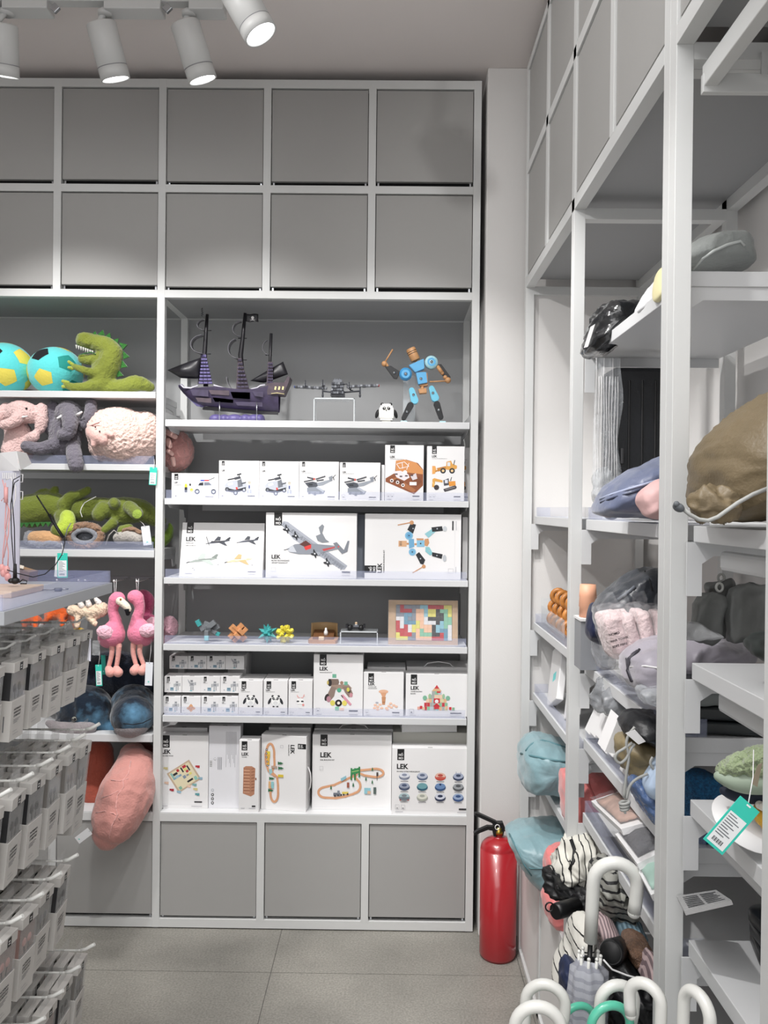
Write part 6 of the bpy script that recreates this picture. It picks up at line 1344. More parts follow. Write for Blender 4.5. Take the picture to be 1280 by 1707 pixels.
m = MB(); m.poly([PT(0, 755, 1.72), PT(28, 752, 1.70), PT(32, 785, 1.69), PT(0, 785, 1.72)], CARD); o = m.obj('left_leaf', t); s_ = o.modifiers.new('thickness', 'SOLIDIFY'); s_.thickness = .0008
m = MB(); m.poly([PT(28, 752, 1.70), PT(44, 755, 1.74), PT(53, 773, 1.76), PT(34, 784, 1.69)], CARD); o = m.obj('right_leaf', t); s_ = o.modifiers.new('thickness', 'SOLIDIFY'); s_.thickness = .0008
t = thing('cable_lead', 'short grey audio lead lying on the tray right of the wooden block', 'cable', PZ(90, 983, zt+.003), world=True)
q = [PZ(x, y, zt+.004) for x, y in ((71, 983), (85, 983.5), (93, 982.5))]; m = MB(); m.tube(q, .0012, GREYC, 6); m.obj('lead', t)
m = MB(); m.tube([PZ(91, 983, zt+.005), PZ(103, 982.5, zt+.005)], .0035, mat('plug_grey', '#6f7480', .4), 10); m.obj('plug', t); m = MB(); m.tube([PZ(103, 982.5, zt+.004), PZ(114, 982, zt+.004)], .0016, SILV, 8); m.obj('jack', t)
t = thing('cardboard_box', 'open brown cardboard box in the shadow behind the tray', 'box', base_of(45, 2.4, P(45, 972, 2.4).z), world=True)
m = MB(); m.prism([(P(22, 946, 2.4).x, P(22, 946, 2.4).z), (P(49, 954, 2.4).x, P(49, 954, 2.4).z), (P(47, 975, 2.4).x, P(47, 975, 2.4).z), (P(15, 975, 2.4).x, P(15, 975, 2.4).z)], 2.4, 2.46, mat('kraft', '#7a6048', .7)); m.obj('carton', t)
m = MB(); m.poly([P(27, 941, 2.42), P(40, 944, 2.42), P(39, 949, 2.40), P(26, 946, 2.4)], mat('kraft_light', '#b5aca0', .6)); o = m.obj('flap', t); s_ = o.modifiers.new('thickness', 'SOLIDIFY'); s_.thickness = .0015
t2 = thing('support_shelf', 'grey shelf behind the tray under the cardboard box', 'shelf', (P(30, 980, 2.42).x, 2.42, 1.2), world=True)
zz = P(45, 975, 2.4).z; m = MB(); m.box((-1.6, 2.36, zz-.02), (P(50, 975, 2.4).x, 2.55, zz-.001), DMET); m.obj('panel', t2); m = MB(); m.box((-1.55, 2.5, 0), (-1.5, 2.54, zz-.02), DMET); m.obj('post', t2)
# ================================================================ FIRE EXTINGUISHER
RED = mat('extinguisher_red', '#a31b24', .32, coat=.5); Ye = 2.80
c = PZ(829, 1577, 0); cy = 2.79; cx = P(829.5, 1560, cy).x; r_ = 30.5/F*cy
t = thing('fire_extinguisher', 'red fire extinguisher with black lever handle standing on the floor by the white pillar', 'fire extinguisher', (cx, cy, 0), world=True)
h_ = P(829, 1392, cy).z; m = MB(); m.lathe([(0, .002), (r_*.9, .0), (r_, .012), (r_, h_-.045)]+[(r_*math.cos(a_), h_-.045+.042*math.sin(a_)) for a_ in [math.pi/2*i/8 for i in range(8)]]+[(.014, h_-.002), (.014, h_+.004), (0, h_+.004)], (cx, cy, 0), RED, 40); m.obj('cylinder', t)
m = MB(); m.lathe([(0, 0), (.0165, 0), (.0165, .012), (.014, .014), (.014, .024), (0, .024)], (cx, cy, h_+.004), mat('brass', '#b89b4a', .3, 1), 20); m.obj('neck', t)
def hp(x, y, d=0): return P(x, y, cy+d)
m = MB(); m.prism([(hp(*q).x, hp(*q).z) for q in ((822, 1392), (838, 1391), (841, 1378), (838, 1370), (824, 1370), (820, 1380))], cy-.012, cy+.012, BLACK); m.obj('valve', t)
m = MB(); m.prism([(hp(*q).x, hp(*q).z) for q in ((838, 1376), (826, 1368), (800, 1356), (792, 1354), (791, 1358), (798, 1361), (818, 1370), (830, 1380))], cy-.009, cy+.009, BLACK); m.obj('top_lever', t)
m = MB(); m.prism([(hp(*q).x, hp(*q).z) for q in ((824, 1377), (812, 1376), (796, 1383), (789, 1388), (790, 1392), (800, 1387), (813, 1382), (824, 1384))], cy-.008, cy+.008, BLACK); m.obj('carry_handle', t)
m = MB(); m.tube([hp(836, 1382), hp(850, 1382)], .007, SILV, 12); m.obj('nozzle_pipe', t); m = MB(); m.tube([hp(850, 1382), hp(862, 1382)], [.0075, .004], BLACK, 12); m.obj('nozzle', t)
m = MB(); m.tube([hp(829, 1379, -.014)+V((math.cos(a_)*.0075, 0, math.sin(a_)*.0085)) for a_ in [2*math.pi*i/12 for i in range(12)]], .0014, CARD, 6, closed=True); m.obj('safety_pin_ring', t)
m = MB(); m.tube([hp(850, 1406, -.03)+V((math.cos(a_)*.010, 0, math.sin(a_)*.010)) for a_ in [2*math.pi*i/12 for i in range(12)]], .0009, mat('brass', '#b89b4a', .3, 1), 6, closed=True); m.obj('key_ring', t)
# ================================================================ GOODS IN THE RIGHT UNIT
def soft(label, name, cat, c, dims, R, m_, amp=.005, sc_=16, pw=.55, seed=0, extra=None, rough=None):
    t = thing(name, label, cat, c, world=True); mb = MB(); softbox(mb, c, dims, R, pw, amp, sc_, m_, 56, seed); mb.obj('body', t)
    if extra: extra(t)
    return t
def limbs(name, label, cat, m_, limbs_, balls=(), amp=.002, ns=40, vox=.005, part='body', ridge=True, sm=3):
    m = mk(limbs_, balls); p0 = limbs_[0][0][0] if limbs_ else balls[0]; t = thing(name, label, cat, P(*p0[:2], p0[2]), world=True)
    blob(part, m, vox, sm, amp, ns, mats=[m_], parent=t, ridge=ridge); return t
# bay 1 --- bangles
z = RS['1D']; OW = mat('amber_wood', '#b9793a', .4, var=.3, vscale=60)
t = thing('bangle_display', 'clear tray stacked with orange wooden bangles behind the far shelf lip', 'bangles', (.56, 2.62, z), world=True)
m = MB(); m.box((.52, 2.42, z+.001), (.70, 2.76, z+.004), ACRC); m.obj('tray', t)
m = MB(); m.box((.50, 2.40, z+.0055), (.5025, 2.76, z+.060), ACRC); m.obj('tray_side', t)
m = MB(); m.box((.50, 2.757, z+.0055), (.70, 2.7595, z+.085), ACRC); m.obj('tray_side', t)
k = 0
for row in range(3):
    for col in range(4):
        for d in range(2):
            c_ = V((.528+d*.05+row*.006, 2.45+.004*row+col*.075+.01*(row % 2), z+.028+row*.036)); m = MB(); R = rot(90+random.uniform(-8, 8), random.uniform(-12, 12), random.uniform(-15, 15))
            m.tube([c_+R @ V((math.cos(a_)*.019, math.sin(a_)*.019, 0)) for a_ in [2*math.pi*i/14 for i in range(14)]], 0.0085, OW, 8, closed=True); m.obj('bangle', t)
for i in range(3):
    t = thing('small_jar', ['tiny white jar in front of the bangles, farthest of three', 'tiny white jar in front of the bangles, middle of three', 'tiny pink labelled jar in front of the bangles'][i], 'jar', (.505, 2.36-i*.075+.0, z+.0055), world=True)
    m = MB(); m.lathe([(0, 0), (.011, 0), (.011, .03), (.008, .034), (0, .034)], (.515, 2.36-i*.075, z+.0055), [CARD, CARD, mat('pink_label', '#e0909a', .5)][i], 16); m.obj('jar', t)
# leaning white envelope box (bay 1, shelf E)
z = RS['1E']; t = thing('gift_box', 'white leaning box with a small turquoise mark in the far bay', 'box', (.53, 2.6, z+.005), world=True)
R = rot(0, 10, 0); RQ = rot(-22, 0, 0) @ R; m = MB(); m.cb((.525, 2.60, z+.100), (.022, .17, .185), CARD, R=RQ, bev=.003); m.obj('box', t)
m = MB(); m.cb((.5128, 2.59, z+.095), (.001, .05, .025), mat('turquoise_print', '#6fdada', .5), R=RQ); m.obj('mark', t)
t = thing('gift_box', 'second white box edge standing right behind the leaning far box', 'box', (.535, 2.41, z+.001), world=True); m = MB(); m.cb((.535, 2.41, z+.092), (.022, .13, .155), CARD, R=RQ, bev=.003); m.obj('box', t)
# teal pouches
TEAL = mat('teal_nylon', '#7f9fa6', .42, bump=.25, bscale=30, var=.12, vscale=9, sheen=.3); TEALD = mat('teal_piping', '#557e85', .5)
def pouch(label, pts_poly, Y0, Y1, mt, trim, seed=1, amp=.004, name='toiletry_pouch', cat='bag', bottom=None):
    """stuffed pouch whose outline (seen from the aisle) is pts_poly; depth Y0..Y1"""
    n = len(pts_poly); Ym = (Y0+Y1)/2; C3 = [P(x, y, Ym) for x, y in pts_poly]; cen = sum(C3, V((0, 0, 0)))/n
    t = thing(name, label, cat, (cen.x, Ym, min(p.z for p in C3)), world=True)
    # resample outline smoothly
    out = []
    for i in range(n):
        p0, p1, p2, p3 = C3[i-1], C3[i], C3[(i+1) % n], C3[(i+2) % n]
        for k in range(12):
            u = k/12; out.append(.5*((2*p1)+(p2-p0)*u+(2*p0-5*p1+4*p2-p3)*u*u+(3*p1-p0-3*p2+p3)*u**3))
    rows = []; L_ = 22; sv = V((seed, seed*2, seed*3))
    for j in range(L_+1):
        a_ = -math.pi/2+math.pi*j/L_; s_ = math.cos(a_)**.5 if abs(math.cos(a_)) > 1e-6 else 0.02; y = Ym+(Y1-Y0)/2*math.sin(a_); row = []
        for p in out:
            q = cen+(p-cen)*max(s_, .03); q = V((q.x, y, q.z)); dv = (q-V((cen.x, Ym, cen.z))); nn = dv.normalized() if dv.length else V((0, 0, 1))
            a2 = .5-abs(noise.noise(q*24+sv))*2.2+.6*(.4-abs(noise.noise(q*55+sv))*1.6); row.append(q+nn*a2*amp)
        rows.append(row)
    m = MB(); vs = m.grid(rows, mt, False, True)
    for r__ in (vs[0][::-1], vs[-1]): f_ = m.bm.faces.new(r__); f_.smooth = True
    ob = m.obj('body', t); return t, ob
def stroke(t, ob, pts, r__, mt, name='zip', off=.002):
    q = onsurf(ob, pts, off)
    if len(q) > 1: m = MB(); m.tube(q, r__, mt, 6); m.obj(name, t)
bpy.context.view_layer.update()
t, ob = pouch('upper teal nylon pouch sticking out of the far bay, flat zipped top', [(866, 1258), (880, 1235), (902, 1229), (945, 1240), (968, 1248), (965, 1312), (905, 1312), (870, 1306)], 2.36, 2.66, TEAL, TEALD, 2, .006)
bpy.context.view_layer.update(); stroke(t, ob, [(868, 1256), (885, 1260), (905, 1264), (925, 1268), (945, 1271)], .0035, TEALD); stroke(t, ob, [(876, 1252), (886, 1240), (904, 1234), (925, 1240), (944, 1247)], .003, TEALD, 'piping')
t, ob = pouch('lower teal nylon pouch drooping towards the fire extinguisher', [(846, 1390), (868, 1380), (905, 1376), (950, 1378), (958, 1420), (930, 1450), (905, 1462), (888, 1466), (868, 1442), (852, 1412)], 2.34, 2.62, TEAL, TEALD, 5, .006)
bpy.context.view_layer.update(); stroke(t, ob, [(849, 1390), (856, 1404), (866, 1424), (874, 1442), (886, 1460)], .0026, TEALD, 'piping'); stroke(t, ob, [(868, 1438), (885, 1448), (905, 1448), (925, 1440)], .002, TEALD, 'piping')
COR = mat('coral_nylon', '#e0807e', .45, bump=.25, bscale=30, var=.1, vscale=9, sheen=.3); CORD = mat('coral_shadow_trim', '#b65c5c', .5)
t, ob = pouch('upper coral pink pouch sandwiched beside the upper teal pouch', [(936, 1300), (950, 1288), (1010, 1290), (1030, 1340), (1005, 1372), (950, 1374), (938, 1350)], 2.12, 2.34, COR, CORD, 3, .004)
bpy.context.view_layer.update(); stroke(t, ob, [(976, 1293), (982, 1310), (990, 1328), (1000, 1345)], .003, CORD, 'piping')
t, ob = pouch('middle coral pink pouch half covered by the striped umbrella', [(908, 1430), (922, 1415), (950, 1412), (962, 1440), (960, 1500), (935, 1510), (912, 1480)], 2.16, 2.30, COR, CORD, 4, .005)
t, ob = pouch('lowest coral pink pouch hanging near the black umbrella handle', [(905, 1490), (925, 1480), (958, 1500), (962, 1560), (940, 1550), (912, 1528)], 2.14, 2.28, COR, CORD, 6, .005)
# ---------------- bay 2
z = RS['2D']; t = thing('fabric_roll', 'peach coloured cylinder standing behind the second post', 'roll', (.53, 2.03, z), world=True)
c_ = P(978, 1028, 2.0); zt_ = P(978, 974, 2.0).z; m = MB(); m.lathe([(0, 0), (.020, 0), (.0195, (zt_-c_.z)*.3), (.021, (zt_-c_.z)*.32), (.0198, (zt_-c_.z)*.6), (.0205, (zt_-c_.z)*.63), (.0185, zt_-c_.z), (0, zt_-c_.z)], (c_.x+.002, 2.0, c_.z), mat('peach_card', '#e6ab8c', .5), 32); m.obj('cylinder', t); t['label'] = 'peach coloured cylinder standing on a white box behind the second post'
t = thing('carton', 'white box under the peach cylinder, grey side facing the aisle', 'box', (c_.x, 2.0, z), world=True); m = MB(); m.box((c_.x-.022, 1.965, z+.002), (c_.x+.022, 2.03, c_.z-.001), mat('carton_grey', '#8e9094', .5)); m.obj('box', t); m = MB(); m.box((c_.x-.024, 1.96, c_.z-.006), (c_.x+.024, 2.035, c_.z-.0005), CARD); m.obj('lid', t)
DKB = mat('charcoal_nylon', '#2b3038', .4, bump=.3, bscale=35, var=.2, vscale=8, sheen=.3)
def midz(px, py, X=.6): return PX(px, py, X)
t, ob = pouch('charcoal folded bag lying across the pink towel packs', [(990, 1025), (1000, 1000), (1028, 975), (1062, 950), (1088, 946), (1112, 955), (1122, 1000), (1095, 1030), (1050, 1040), (1015, 1050), (995, 1050)], 1.70, 1.86, DKB, None, 7, .006)
bpy.context.view_layer.update(); stroke(t, ob, [(1030, 1000), (1050, 985), (1058, 978)], .004, mat('grey_strap', '#6f747c', .5), 'strap'); stroke(t, ob, [(1075, 952), (1083, 968), (1088, 985)], .002, mat('dark_seam', '#14171b', .6), 'seam')
t, ob = pouch('small navy pouch corner left of the pink towel packs', [(984, 1010), (998, 1006), (1008, 1030), (1004, 1070), (992, 1072), (978, 1055)], 1.80, 1.88, mat('navy_nylon', '#1d2440', .4, bump=.3, bscale=30), None, 8, .003)
PTW = plushmat('blush_towel', '#d9c2c2', .10, .6, 120); 
for i, (px, py, w_, h_, a_) in enumerate(((1020, 1056, 34, 78, -16), (1044, 1052, 22, 72, -14), (1068, 1050, 22, 70, -8), (1094, 1048, 24, 60, 4))):
    Y_ = 1.66-i*.01; cc = P(px, py, Y_); k = Y_/F
    t = thing('towel_pack', ['blush pink towel in clear bag with black print, leftmost of the row', 'blush towel pack second from left, under the charcoal bag', 'blush towel pack third from left in the upright row', 'blush towel pack partly hidden by the double post'][i], 'packed towel', (cc.x, Y_, cc.z-h_*k/2), world=True)
    m = MB(); softbox(m, cc, (w_*k, .10, h_*k), rot(0, a_, 0), .5, .003, 30, PTW, 36, i); m.obj('towel', t)
    m = MB(); softbox(m, cc+V((0, 0, .004)), (w_*k+.008, .108, h_*k+.014), rot(0, a_, 0), .45, .004, 34, clear('poly_bag', '#f4f4f6', .10, .12, .9, 60), 36, i+9); m.obj('clear_bag', t)
    m = MB(); tp = cc+rot(0, a_, 0) @ V((0, -.02, h_*k/2+.004)); rows = [[tp+rot(0, a_, 0) @ V((u*w_*k*.5, .008*math.sin(v*3+u*2), v*.016)) for u in (-1, -.5, 0, .5, 1)] for v in (0, 1, 2)]; m.grid(rows, clear('poly_bag', '#f4f4f6', .16)); m.obj('bag_flap', t)
    if i == 0:
        A = Art(.06, .05, lambda u, v, e: tuple(cc+rot(0, a_, 0) @ V((-.018+u, -.0545-e, .02-v)))); A.txt(0, .25, .005, 'NOMO', INK, .03); A.txt(0, .5, .0045, 'HAIR TOWEL', INK, .03); A.txt(0, .72, .0045, 'SOFT FIBRE', INK, .03); A.mb.obj('print', t)
LIL = mat('lilac_grey_nylon', '#9f9aa4', .38, bump=.3, bscale=26, var=.1, vscale=8, sheen=.4)
t, ob = pouch('lilac grey zipped organiser bag bulging over the shelf lip', [(1040, 1120), (1045, 1095), (1070, 1075), (1115, 1062), (1190, 1060), (1240, 1070), (1250, 1095), (1200, 1110), (1130, 1120), (1115, 1140), (1075, 1146), (1050, 1142)], 1.44, 1.64, LIL, None, 9, .006)
bpy.context.view_layer.update()
for o in (0, 4, 8): stroke(t, ob, [(1066-o, 1082+o*.6), (1050-o*.8, 1098), (1045-o*.2+o*.4, 1118), (1052+o*.3, 1136)], .0022, mat('dark_zip', '#3c3a42', .5))
stroke(t, ob, [(1050, 1112), (1075, 1110), (1100, 1114), (1108, 1114)], .0016, CARD, 'piping')
t, ob = pouch('clear zip bag crumpled at the left of the lilac organiser', [(1018, 1110), (1030, 1092), (1048, 1090), (1052, 1130), (1044, 1140), (1028, 1128)], 1.55, 1.66, clear('poly_bag', '#f4f4f6', .16), None, 11, .006)
t, ob = pouch('crumpled clear bag under the lilac organiser beside the double post', [(1062, 1150), (1075, 1142), (1110, 1140), (1114, 1178), (1088, 1176), (1068, 1166)], 1.43, 1.50, clear('crumpled_film', '#dfe3e8', .4, .1, .8, 50), None, 12, .006)
t, ob = pouch('clear bagged item standing behind the lip under the navy pouch', [(988, 1070), (1010, 1062), (1022, 1090), (1020, 1112), (1000, 1112), (990, 1095)], 1.84, 1.92, clear('poly_bag2', '#c9ccd2', .5, .15, .6, 50), None, 13, .004)
# shelf 2E
z = RS['2E']
for i in range(7):
    x0 = .50; t = thing('small_carton', f'small white carton lying behind the clear lip, {["first", "second", "third", "fourth", "fifth", "sixth", "seventh"][i]} from the second post', 'box', (.53, 2.02-i*.05, z), world=True)
    m = MB(); m.cb((.522, 2.035-i*.052, z+.052+.008*(i % 3)), (.05, .048, .085), CARD, R=rot(0, 24, 0), bev=.0015); m.obj('carton', t)
for i, (px, py, Y_, lb) in enumerate(((1018, 1160, 1.90, 'grey crumpled clear bag behind the small white cartons'), (1040, 1172, 1.82, 'grey crumpled bag second in line behind the small white cartons'))):
    cc = P(px, py, Y_); soft(lb, 'plastic_bag', 'bag', cc, (.08, .06, .08), rot(10, 20+i*30, 10), clear('grey_film', '#9b9ea2', .6, .15, .9, 40), .008, 26, .6, i)
t = thing('white_box', 'tall white wedge shaped box beside the olive bag', 'box', P(1020, 1250, 1.68), world=True)
m = MB(); m.prism([(P(1027, 1190, 1.68).x, P(1027, 1190, 1.68).z), (P(1038, 1206, 1.68).x, P(1038, 1206, 1.68).z), (P(1037, 1256, 1.68).x, P(1037, 1256, 1.68).z), (P(1004, 1248, 1.68).x, P(1004, 1248, 1.68).z)], 1.66, 1.72, CARD); m.obj('box', t)
OLV = mat('olive_nylon', '#87795a', .5, bump=.3, bscale=26, var=.22, vscale=10); CRD = mat('grey_cord', '#a6a7a4', .6)
t, ob = pouch('olive drawstring sack with long grey cords on the fourth right shelf', [(1030, 1240), (1042, 1228), (1070, 1226), (1105, 1240), (1115, 1280), (1085, 1290), (1055, 1292), (1036, 1275)], 1.50, 1.62, OLV, None, 14, .007)
for i, pts in enumerate(([(1058, 1212), (1048, 1225), (1044, 1240), (1048, 1262), (1044, 1290), (1040, 1330)], [(1054, 1238), (1040, 1248), (1028, 1256), (1026, 1266), (1034, 1272), (1044, 1264), (1052, 1248), (1058, 1240)], [(1080, 1290), (1062, 1298), (1050, 1310), (1044, 1332)], [(1088, 1262), (1084, 1272), (1090, 1282), (1102, 1286)])):
    m = MB(); q = [P(x, y, 1.46) for x, y in pts]; sm_ = []
    for a in range(len(q)-1):
        for k in range(4):
            u = k/4; p0 = q[max(a-1, 0)]; p1, p2 = q[a], q[a+1]; p3 = q[min(a+2, len(q)-1)]; sm_.append(.5*((2*p1)+(p2-p0)*u+(2*p0-5*p1+4*p2-p3)*u*u+(3*p1-p0-3*p2+p3)*u**3))
    sm_.append(q[-1]); m.tube(sm_, .0026, CRD, 8); m.obj('cord', t)
for k in range(3): m = MB(); cc = P(1041, 1338+k*5, 1.455); m.tube([cc+V((math.cos(a_)*(.008-.001*k), math.sin(a_)*.007, .002*math.cos(a_))) for a_ in [2*math.pi*i/12 for i in range(12)]], .0028, CRD, 8, closed=True); m.obj('knot', t)
m = MB(); m.tube([P(1041, 1350, 1.455), P(1042, 1356, 1.455)], .0024, CARD, 8); m.obj('cord_end', t)
t, ob = pouch('black fabric bag with white label above the olive sack', [(1038, 1205), (1055, 1190), (1090, 1188), (1115, 1205), (1116, 1240), (1085, 1238), (1060, 1226), (1042, 1222)], 1.46, 1.60, mat('black_nylon', '#17181b', .45, bump=.3, bscale=30), None, 15, .006)
m = MB(); q = [P(x, y, 1.452) for x, y in ((1042, 1222), (1058, 1216), (1076, 1236), (1064, 1241))]; m.poly(q, CARD); o = m.obj('white_label', t); s_ = o.modifiers.new('thickness', 'SOLIDIFY'); s_.thickness = .0006
t, ob = pouch('pale blue curved packet cut off by the double post', [(1072, 1308), (1085, 1280), (1112, 1250), (1116, 1300), (1112, 1330), (1085, 1330)], 1.44, 1.50, mat('pale_blue_packet', '#b9cbe2', .4), None, 16, .001)
# shelf 2F packets
z = RS['2F']
def packet(label, pts, X0, mt, inner=None, name='packet', txt=None):
    """flat blister packet leaning on the shelf, corners given as pixels at distance"""
    q = [P(x, y, Y) for x, y, Y in pts]; nn = (q[1]-q[0]).cross(q[3]-q[0]).normalized(); cc = sum(q, V((0, 0, 0)))/4
    t = thing(name, label, 'packet', (cc.x, cc.y, min(p.z for p in q)), world=True); m = MB()
    if nn.dot(V((0, 0, H))-cc) < 0: nn = -nn
    for f_ in (q, [p-nn*.012 for p in q[::-1]]): m.poly(f_, CARD)
    for i in range(4): m.poly([q[i], q[i]-nn*.012, q[(i+1) % 4]-nn*.012, q[(i+1) % 4]], CARD)
    m.obj('card', t)
    if mt:
        iq = [cc+(p-cc)*.78 for p in q]; m = MB(); rows = [[(iq[0].lerp(iq[1], u/6)).lerp(iq[3].lerp(iq[2], u/6), v/6)+nn*(.006+.010*math.sin(math.pi*u/6)*math.sin(math.pi*v/6)+.003*noise.noise(V((u, v, X0))*1.1)) for u in range(7)] for v in range(7)]; m.grid(rows, mt); o = m.obj('contents', t); s_ = o.modifiers.new('thickness', 'SOLIDIFY'); s_.thickness = .004
        m = MB(); rows = [[(q[0].lerp(q[1], u/6)).lerp(q[3].lerp(q[2], u/6), v/6)+nn*(.008+.014*math.sin(math.pi*u/6)*math.sin(math.pi*v/6)+.002*noise.noise(V((u, v, X0+5))*1.7)) for u in range(7)] for v in range(7)]; m.grid(rows, clear('blister', '#e8e8ee', .14, .06, .4, 60)); m.obj('clear_cover', t)
    return t
packet('clear packet with tan and pink fabric, upper one on the lowest lipped shelf', [(985, 1335, 1.9), (1035, 1318, 1.9), (1080, 1370, 1.6), (1035, 1382, 1.6)], 1, mat('tan_fabric', '#a88878', .8, var=.3, vscale=30))
packet('clear packet with black knitted cap and silver film, below the tan one', [(1025, 1390, 1.66), (1085, 1365, 1.66), (1112, 1415, 1.48), (1062, 1440, 1.48)], 3, mat('black_knit', '#3a3a3d', .8, bump=.5, bscale=150, var=.3, vscale=30))
packet('clear packet with pale green item, nearest the double post', [(1060, 1445, 1.5), (1112, 1425, 1.5), (1114, 1480, 1.42), (1085, 1492, 1.42)], 7, mat('pale_green_item', '#9fc4b4', .6, var=.2))
t, ob = pouch('blue translucent net packets behind the lip of the second lowest shelf', [(1048, 1300), (1070, 1300), (1112, 1352), (1114, 1385), (1090, 1372), (1062, 1335)], 1.46, 1.55, clear('blue_net', '#5c78a8', .75, .2, .8, 60), None, 17, .006)
# high shelf of bay 2: wrapped black bag, white bag, pillow
BW_ = mat('black_glossy_wrap', '#17181b', .22, bump=.5, bscale=24, coat=.6)
z = RS['2A']
t, ob = pouch('black bag wrapped in shiny film on the high shelf', [(975, 590), (980, 555), (988, 530), (1005, 510), (1040, 508), (1075, 512), (1090, 530), (1060, 560), (1010, 590)], 1.86, 2.05, BW_, None, 18, .008)
m = MB(); q = [P(x, y, 1.85) for x, y in ((984, 545), (992, 540), (980, 578), (973, 580))]; m.poly(q, CARD); o = m.obj('paper_label', t); s_ = o.modifiers.new('thickness', 'SOLIDIFY'); s_.thickness = .0006
t, ob = pouch('white and grey soft bag behind the double post on the high shelf', [(1068, 515), (1078, 490), (1092, 470), (1115, 462), (1118, 500), (1085, 516)], 1.56, 1.72, mat('white_plush_bag', '#d4d4d6', .7, bump=.4, bscale=60), None, 19, .004)
t, ob = pouch('pale yellow packet edge touching the double post on the high shelf', [(1092, 500), (1097, 452), (1116, 448), (1118, 492)], 1.50, 1.56, mat('pale_yellow_packet', '#e6deb0', .6), None, 20, .001)
GP = mat('grey_neck_pillow', '#8e9290', .8, bump=.3, bscale=90, sheen=.3)
t, ob = pouch('grey pillow with pale piping on the high shelf right of the double post', [(1120, 450), (1130, 422), (1165, 402), (1210, 396), (1236, 405), (1245, 430), (1242, 450), (1180, 453)], 1.46, 1.62, GP, None, 21, .003)
bpy.context.view_layer.update(); stroke(t, ob, [(1156, 448), (1172, 430), (1190, 418), (1212, 408), (1234, 402), (1241, 410)], .0026, mat('pale_piping', '#c2c6c4', .6), 'piping')
# suitcase on the eye level shelf
z = RS['2C']; SB = mat('suitcase_black', '#14161a', .35, bump=.1, bscale=40)
t = thing('suitcase', 'black suitcase wrapped in clear film standing on the eye level shelf', 'suitcase', (.57, 1.97, z), world=True)
xa_, xb2_, ya_, yb2_, zt_ = .508, .640, 1.93, 2.035, 1.815
m = MB(); m.box((xa_, ya_, z+.03), (xb2_, yb2_, zt_), SB, .010); m.obj('shell', t)
for dx in (.035, .065, .095): m = MB(); m.box((xa_+dx, ya_-.003, z+.05), (xa_+dx+.005, ya_+.002, zt_-.03), BLACK, .002); m.obj('ridge', t)
m = MB(); m.box((xa_+.018, ya_-.008, z+.13), (xa_+.024, ya_-.001, z+.165), DMET, .001); m.obj('latch', t)
for dx in (.0, .115): m = MB(); m.lathe([(0, 0), (.0175, 0), (.0175, .015), (0, .015)], (xa_+dx, ya_+.01, z+.0185), BLACK, 20, rot(90)); wh = m.obj('wheel', t); m = MB(); m.lathe([(.010, .0155), (.013, .0155)], (xa_+dx, ya_+.01, z+.0185), SILV, 20, rot(90)); m.obj('hub', wh)
HF = clear('hanging_film', '#c8ccd0', .34, .08, 1.0, 40)
m = MB(); rr = []
for j in range(15):
    f_ = j/14; zz_ = z+.045+j*.0232; wd = .062-.022*(1-f_)**2*0+.012*math.sin(j*.8)*.4; rr.append([(.462+(wd)*k/8, 1.918+.006*math.sin(k*2.3+j*.35), zz_) for k in range(9)])
m.grid(rr, HF); m.obj('film', t)
m = MB(); softbox(m, V((.487, 1.925, z+.075)), (.05, .03, .09), None, .7, .006, 60, HF, 30, 4); m.obj('bunched_film', t)
for k in range(9):
    m = MB(); x_ = .465+k*.0062; m.tube([(x_+.0012*math.sin(j*1.3+k), 1.914, z+.075+j*.042) for j in range(7 if k % 3 else 8)], .0005, CARD, 5); m.obj('film_crease', t)
BLU = mat('slate_blue_nylon', '#5e6680', .35, bump=.3, bscale=26, var=.1, vscale=8, sheen=.3)
t, ob = pouch('slate blue zipped pouch in front of the black suitcase', [(998, 858), (1000, 830), (1020, 805), (1050, 785), (1080, 772), (1115, 765), (1118, 858), (1060, 862)], 1.50, 1.70, BLU, None, 22, .005)
bpy.context.view_layer.update(); stroke(t, ob, [(1000, 832), (1020, 824), (1045, 816), (1072, 808), (1098, 800)], .0024, mat('pale_zip', '#a4acc4', .5)); stroke(t, ob, [(1001, 838), (1022, 830), (1047, 823), (1074, 815)], .002, mat('navy_zip', '#2e3448', .5))
t, ob = pouch('blush pink packet with film half behind the double post at eye level', [(1063, 832), (1075, 812), (1112, 800), (1116, 862), (1080, 862), (1070, 850)], 1.42, 1.49, mat('blush_packet', '#d9b2b0', .6), None, 23, .003)
# ---------------- bay 3
KH = mat('khaki_nylon', '#74664e', .5, bump=.15, bscale=220, var=.1, vscale=6)
t, ob = pouch('large khaki stuff sack with grey drawcord at the right edge', [(1166, 820), (1172, 762), (1205, 712), (1250, 676), (1310, 645), (1420, 640), (1470, 700), (1480, 800), (1420, 864), (1310, 866), (1200, 865), (1172, 850)], 1.03, 1.30, KH, None, 24, .006)
t['label'] = 'large khaki stuff sack with grey drawcord, cut by the right edge'
m = MB(); q = [P(x, y, 1.03) for x, y in ((1138, 848), (1150, 858), (1165, 866), (1180, 868), (1196, 862), (1210, 852), (1230, 838), (1255, 824), (1285, 812))]; m.tube(q, .0026, CRD, 8); m.obj('drawcord', t)
m = MB(); cc = P(1131, 846, 1.03); m.ball(cc, (.0075, .008, .0055), mat('knot_grey', '#5c6064', .6), R=rot(0, 30, 0), seg=12); m.ball(cc+V((-.004, -.004, .004)), (.004, .004, .004), mat('knot_grey', '#5c6064', .6), seg=10); m.obj('cord_knot', t)
soft('small bundle of bunched khaki cloth where the sack is tied', 'sack_neck', 'bag', P(1188, 842, 1.06), (.060, .05, .045), rot(0, 10, 0), KH, .007, 40, .8, 5)
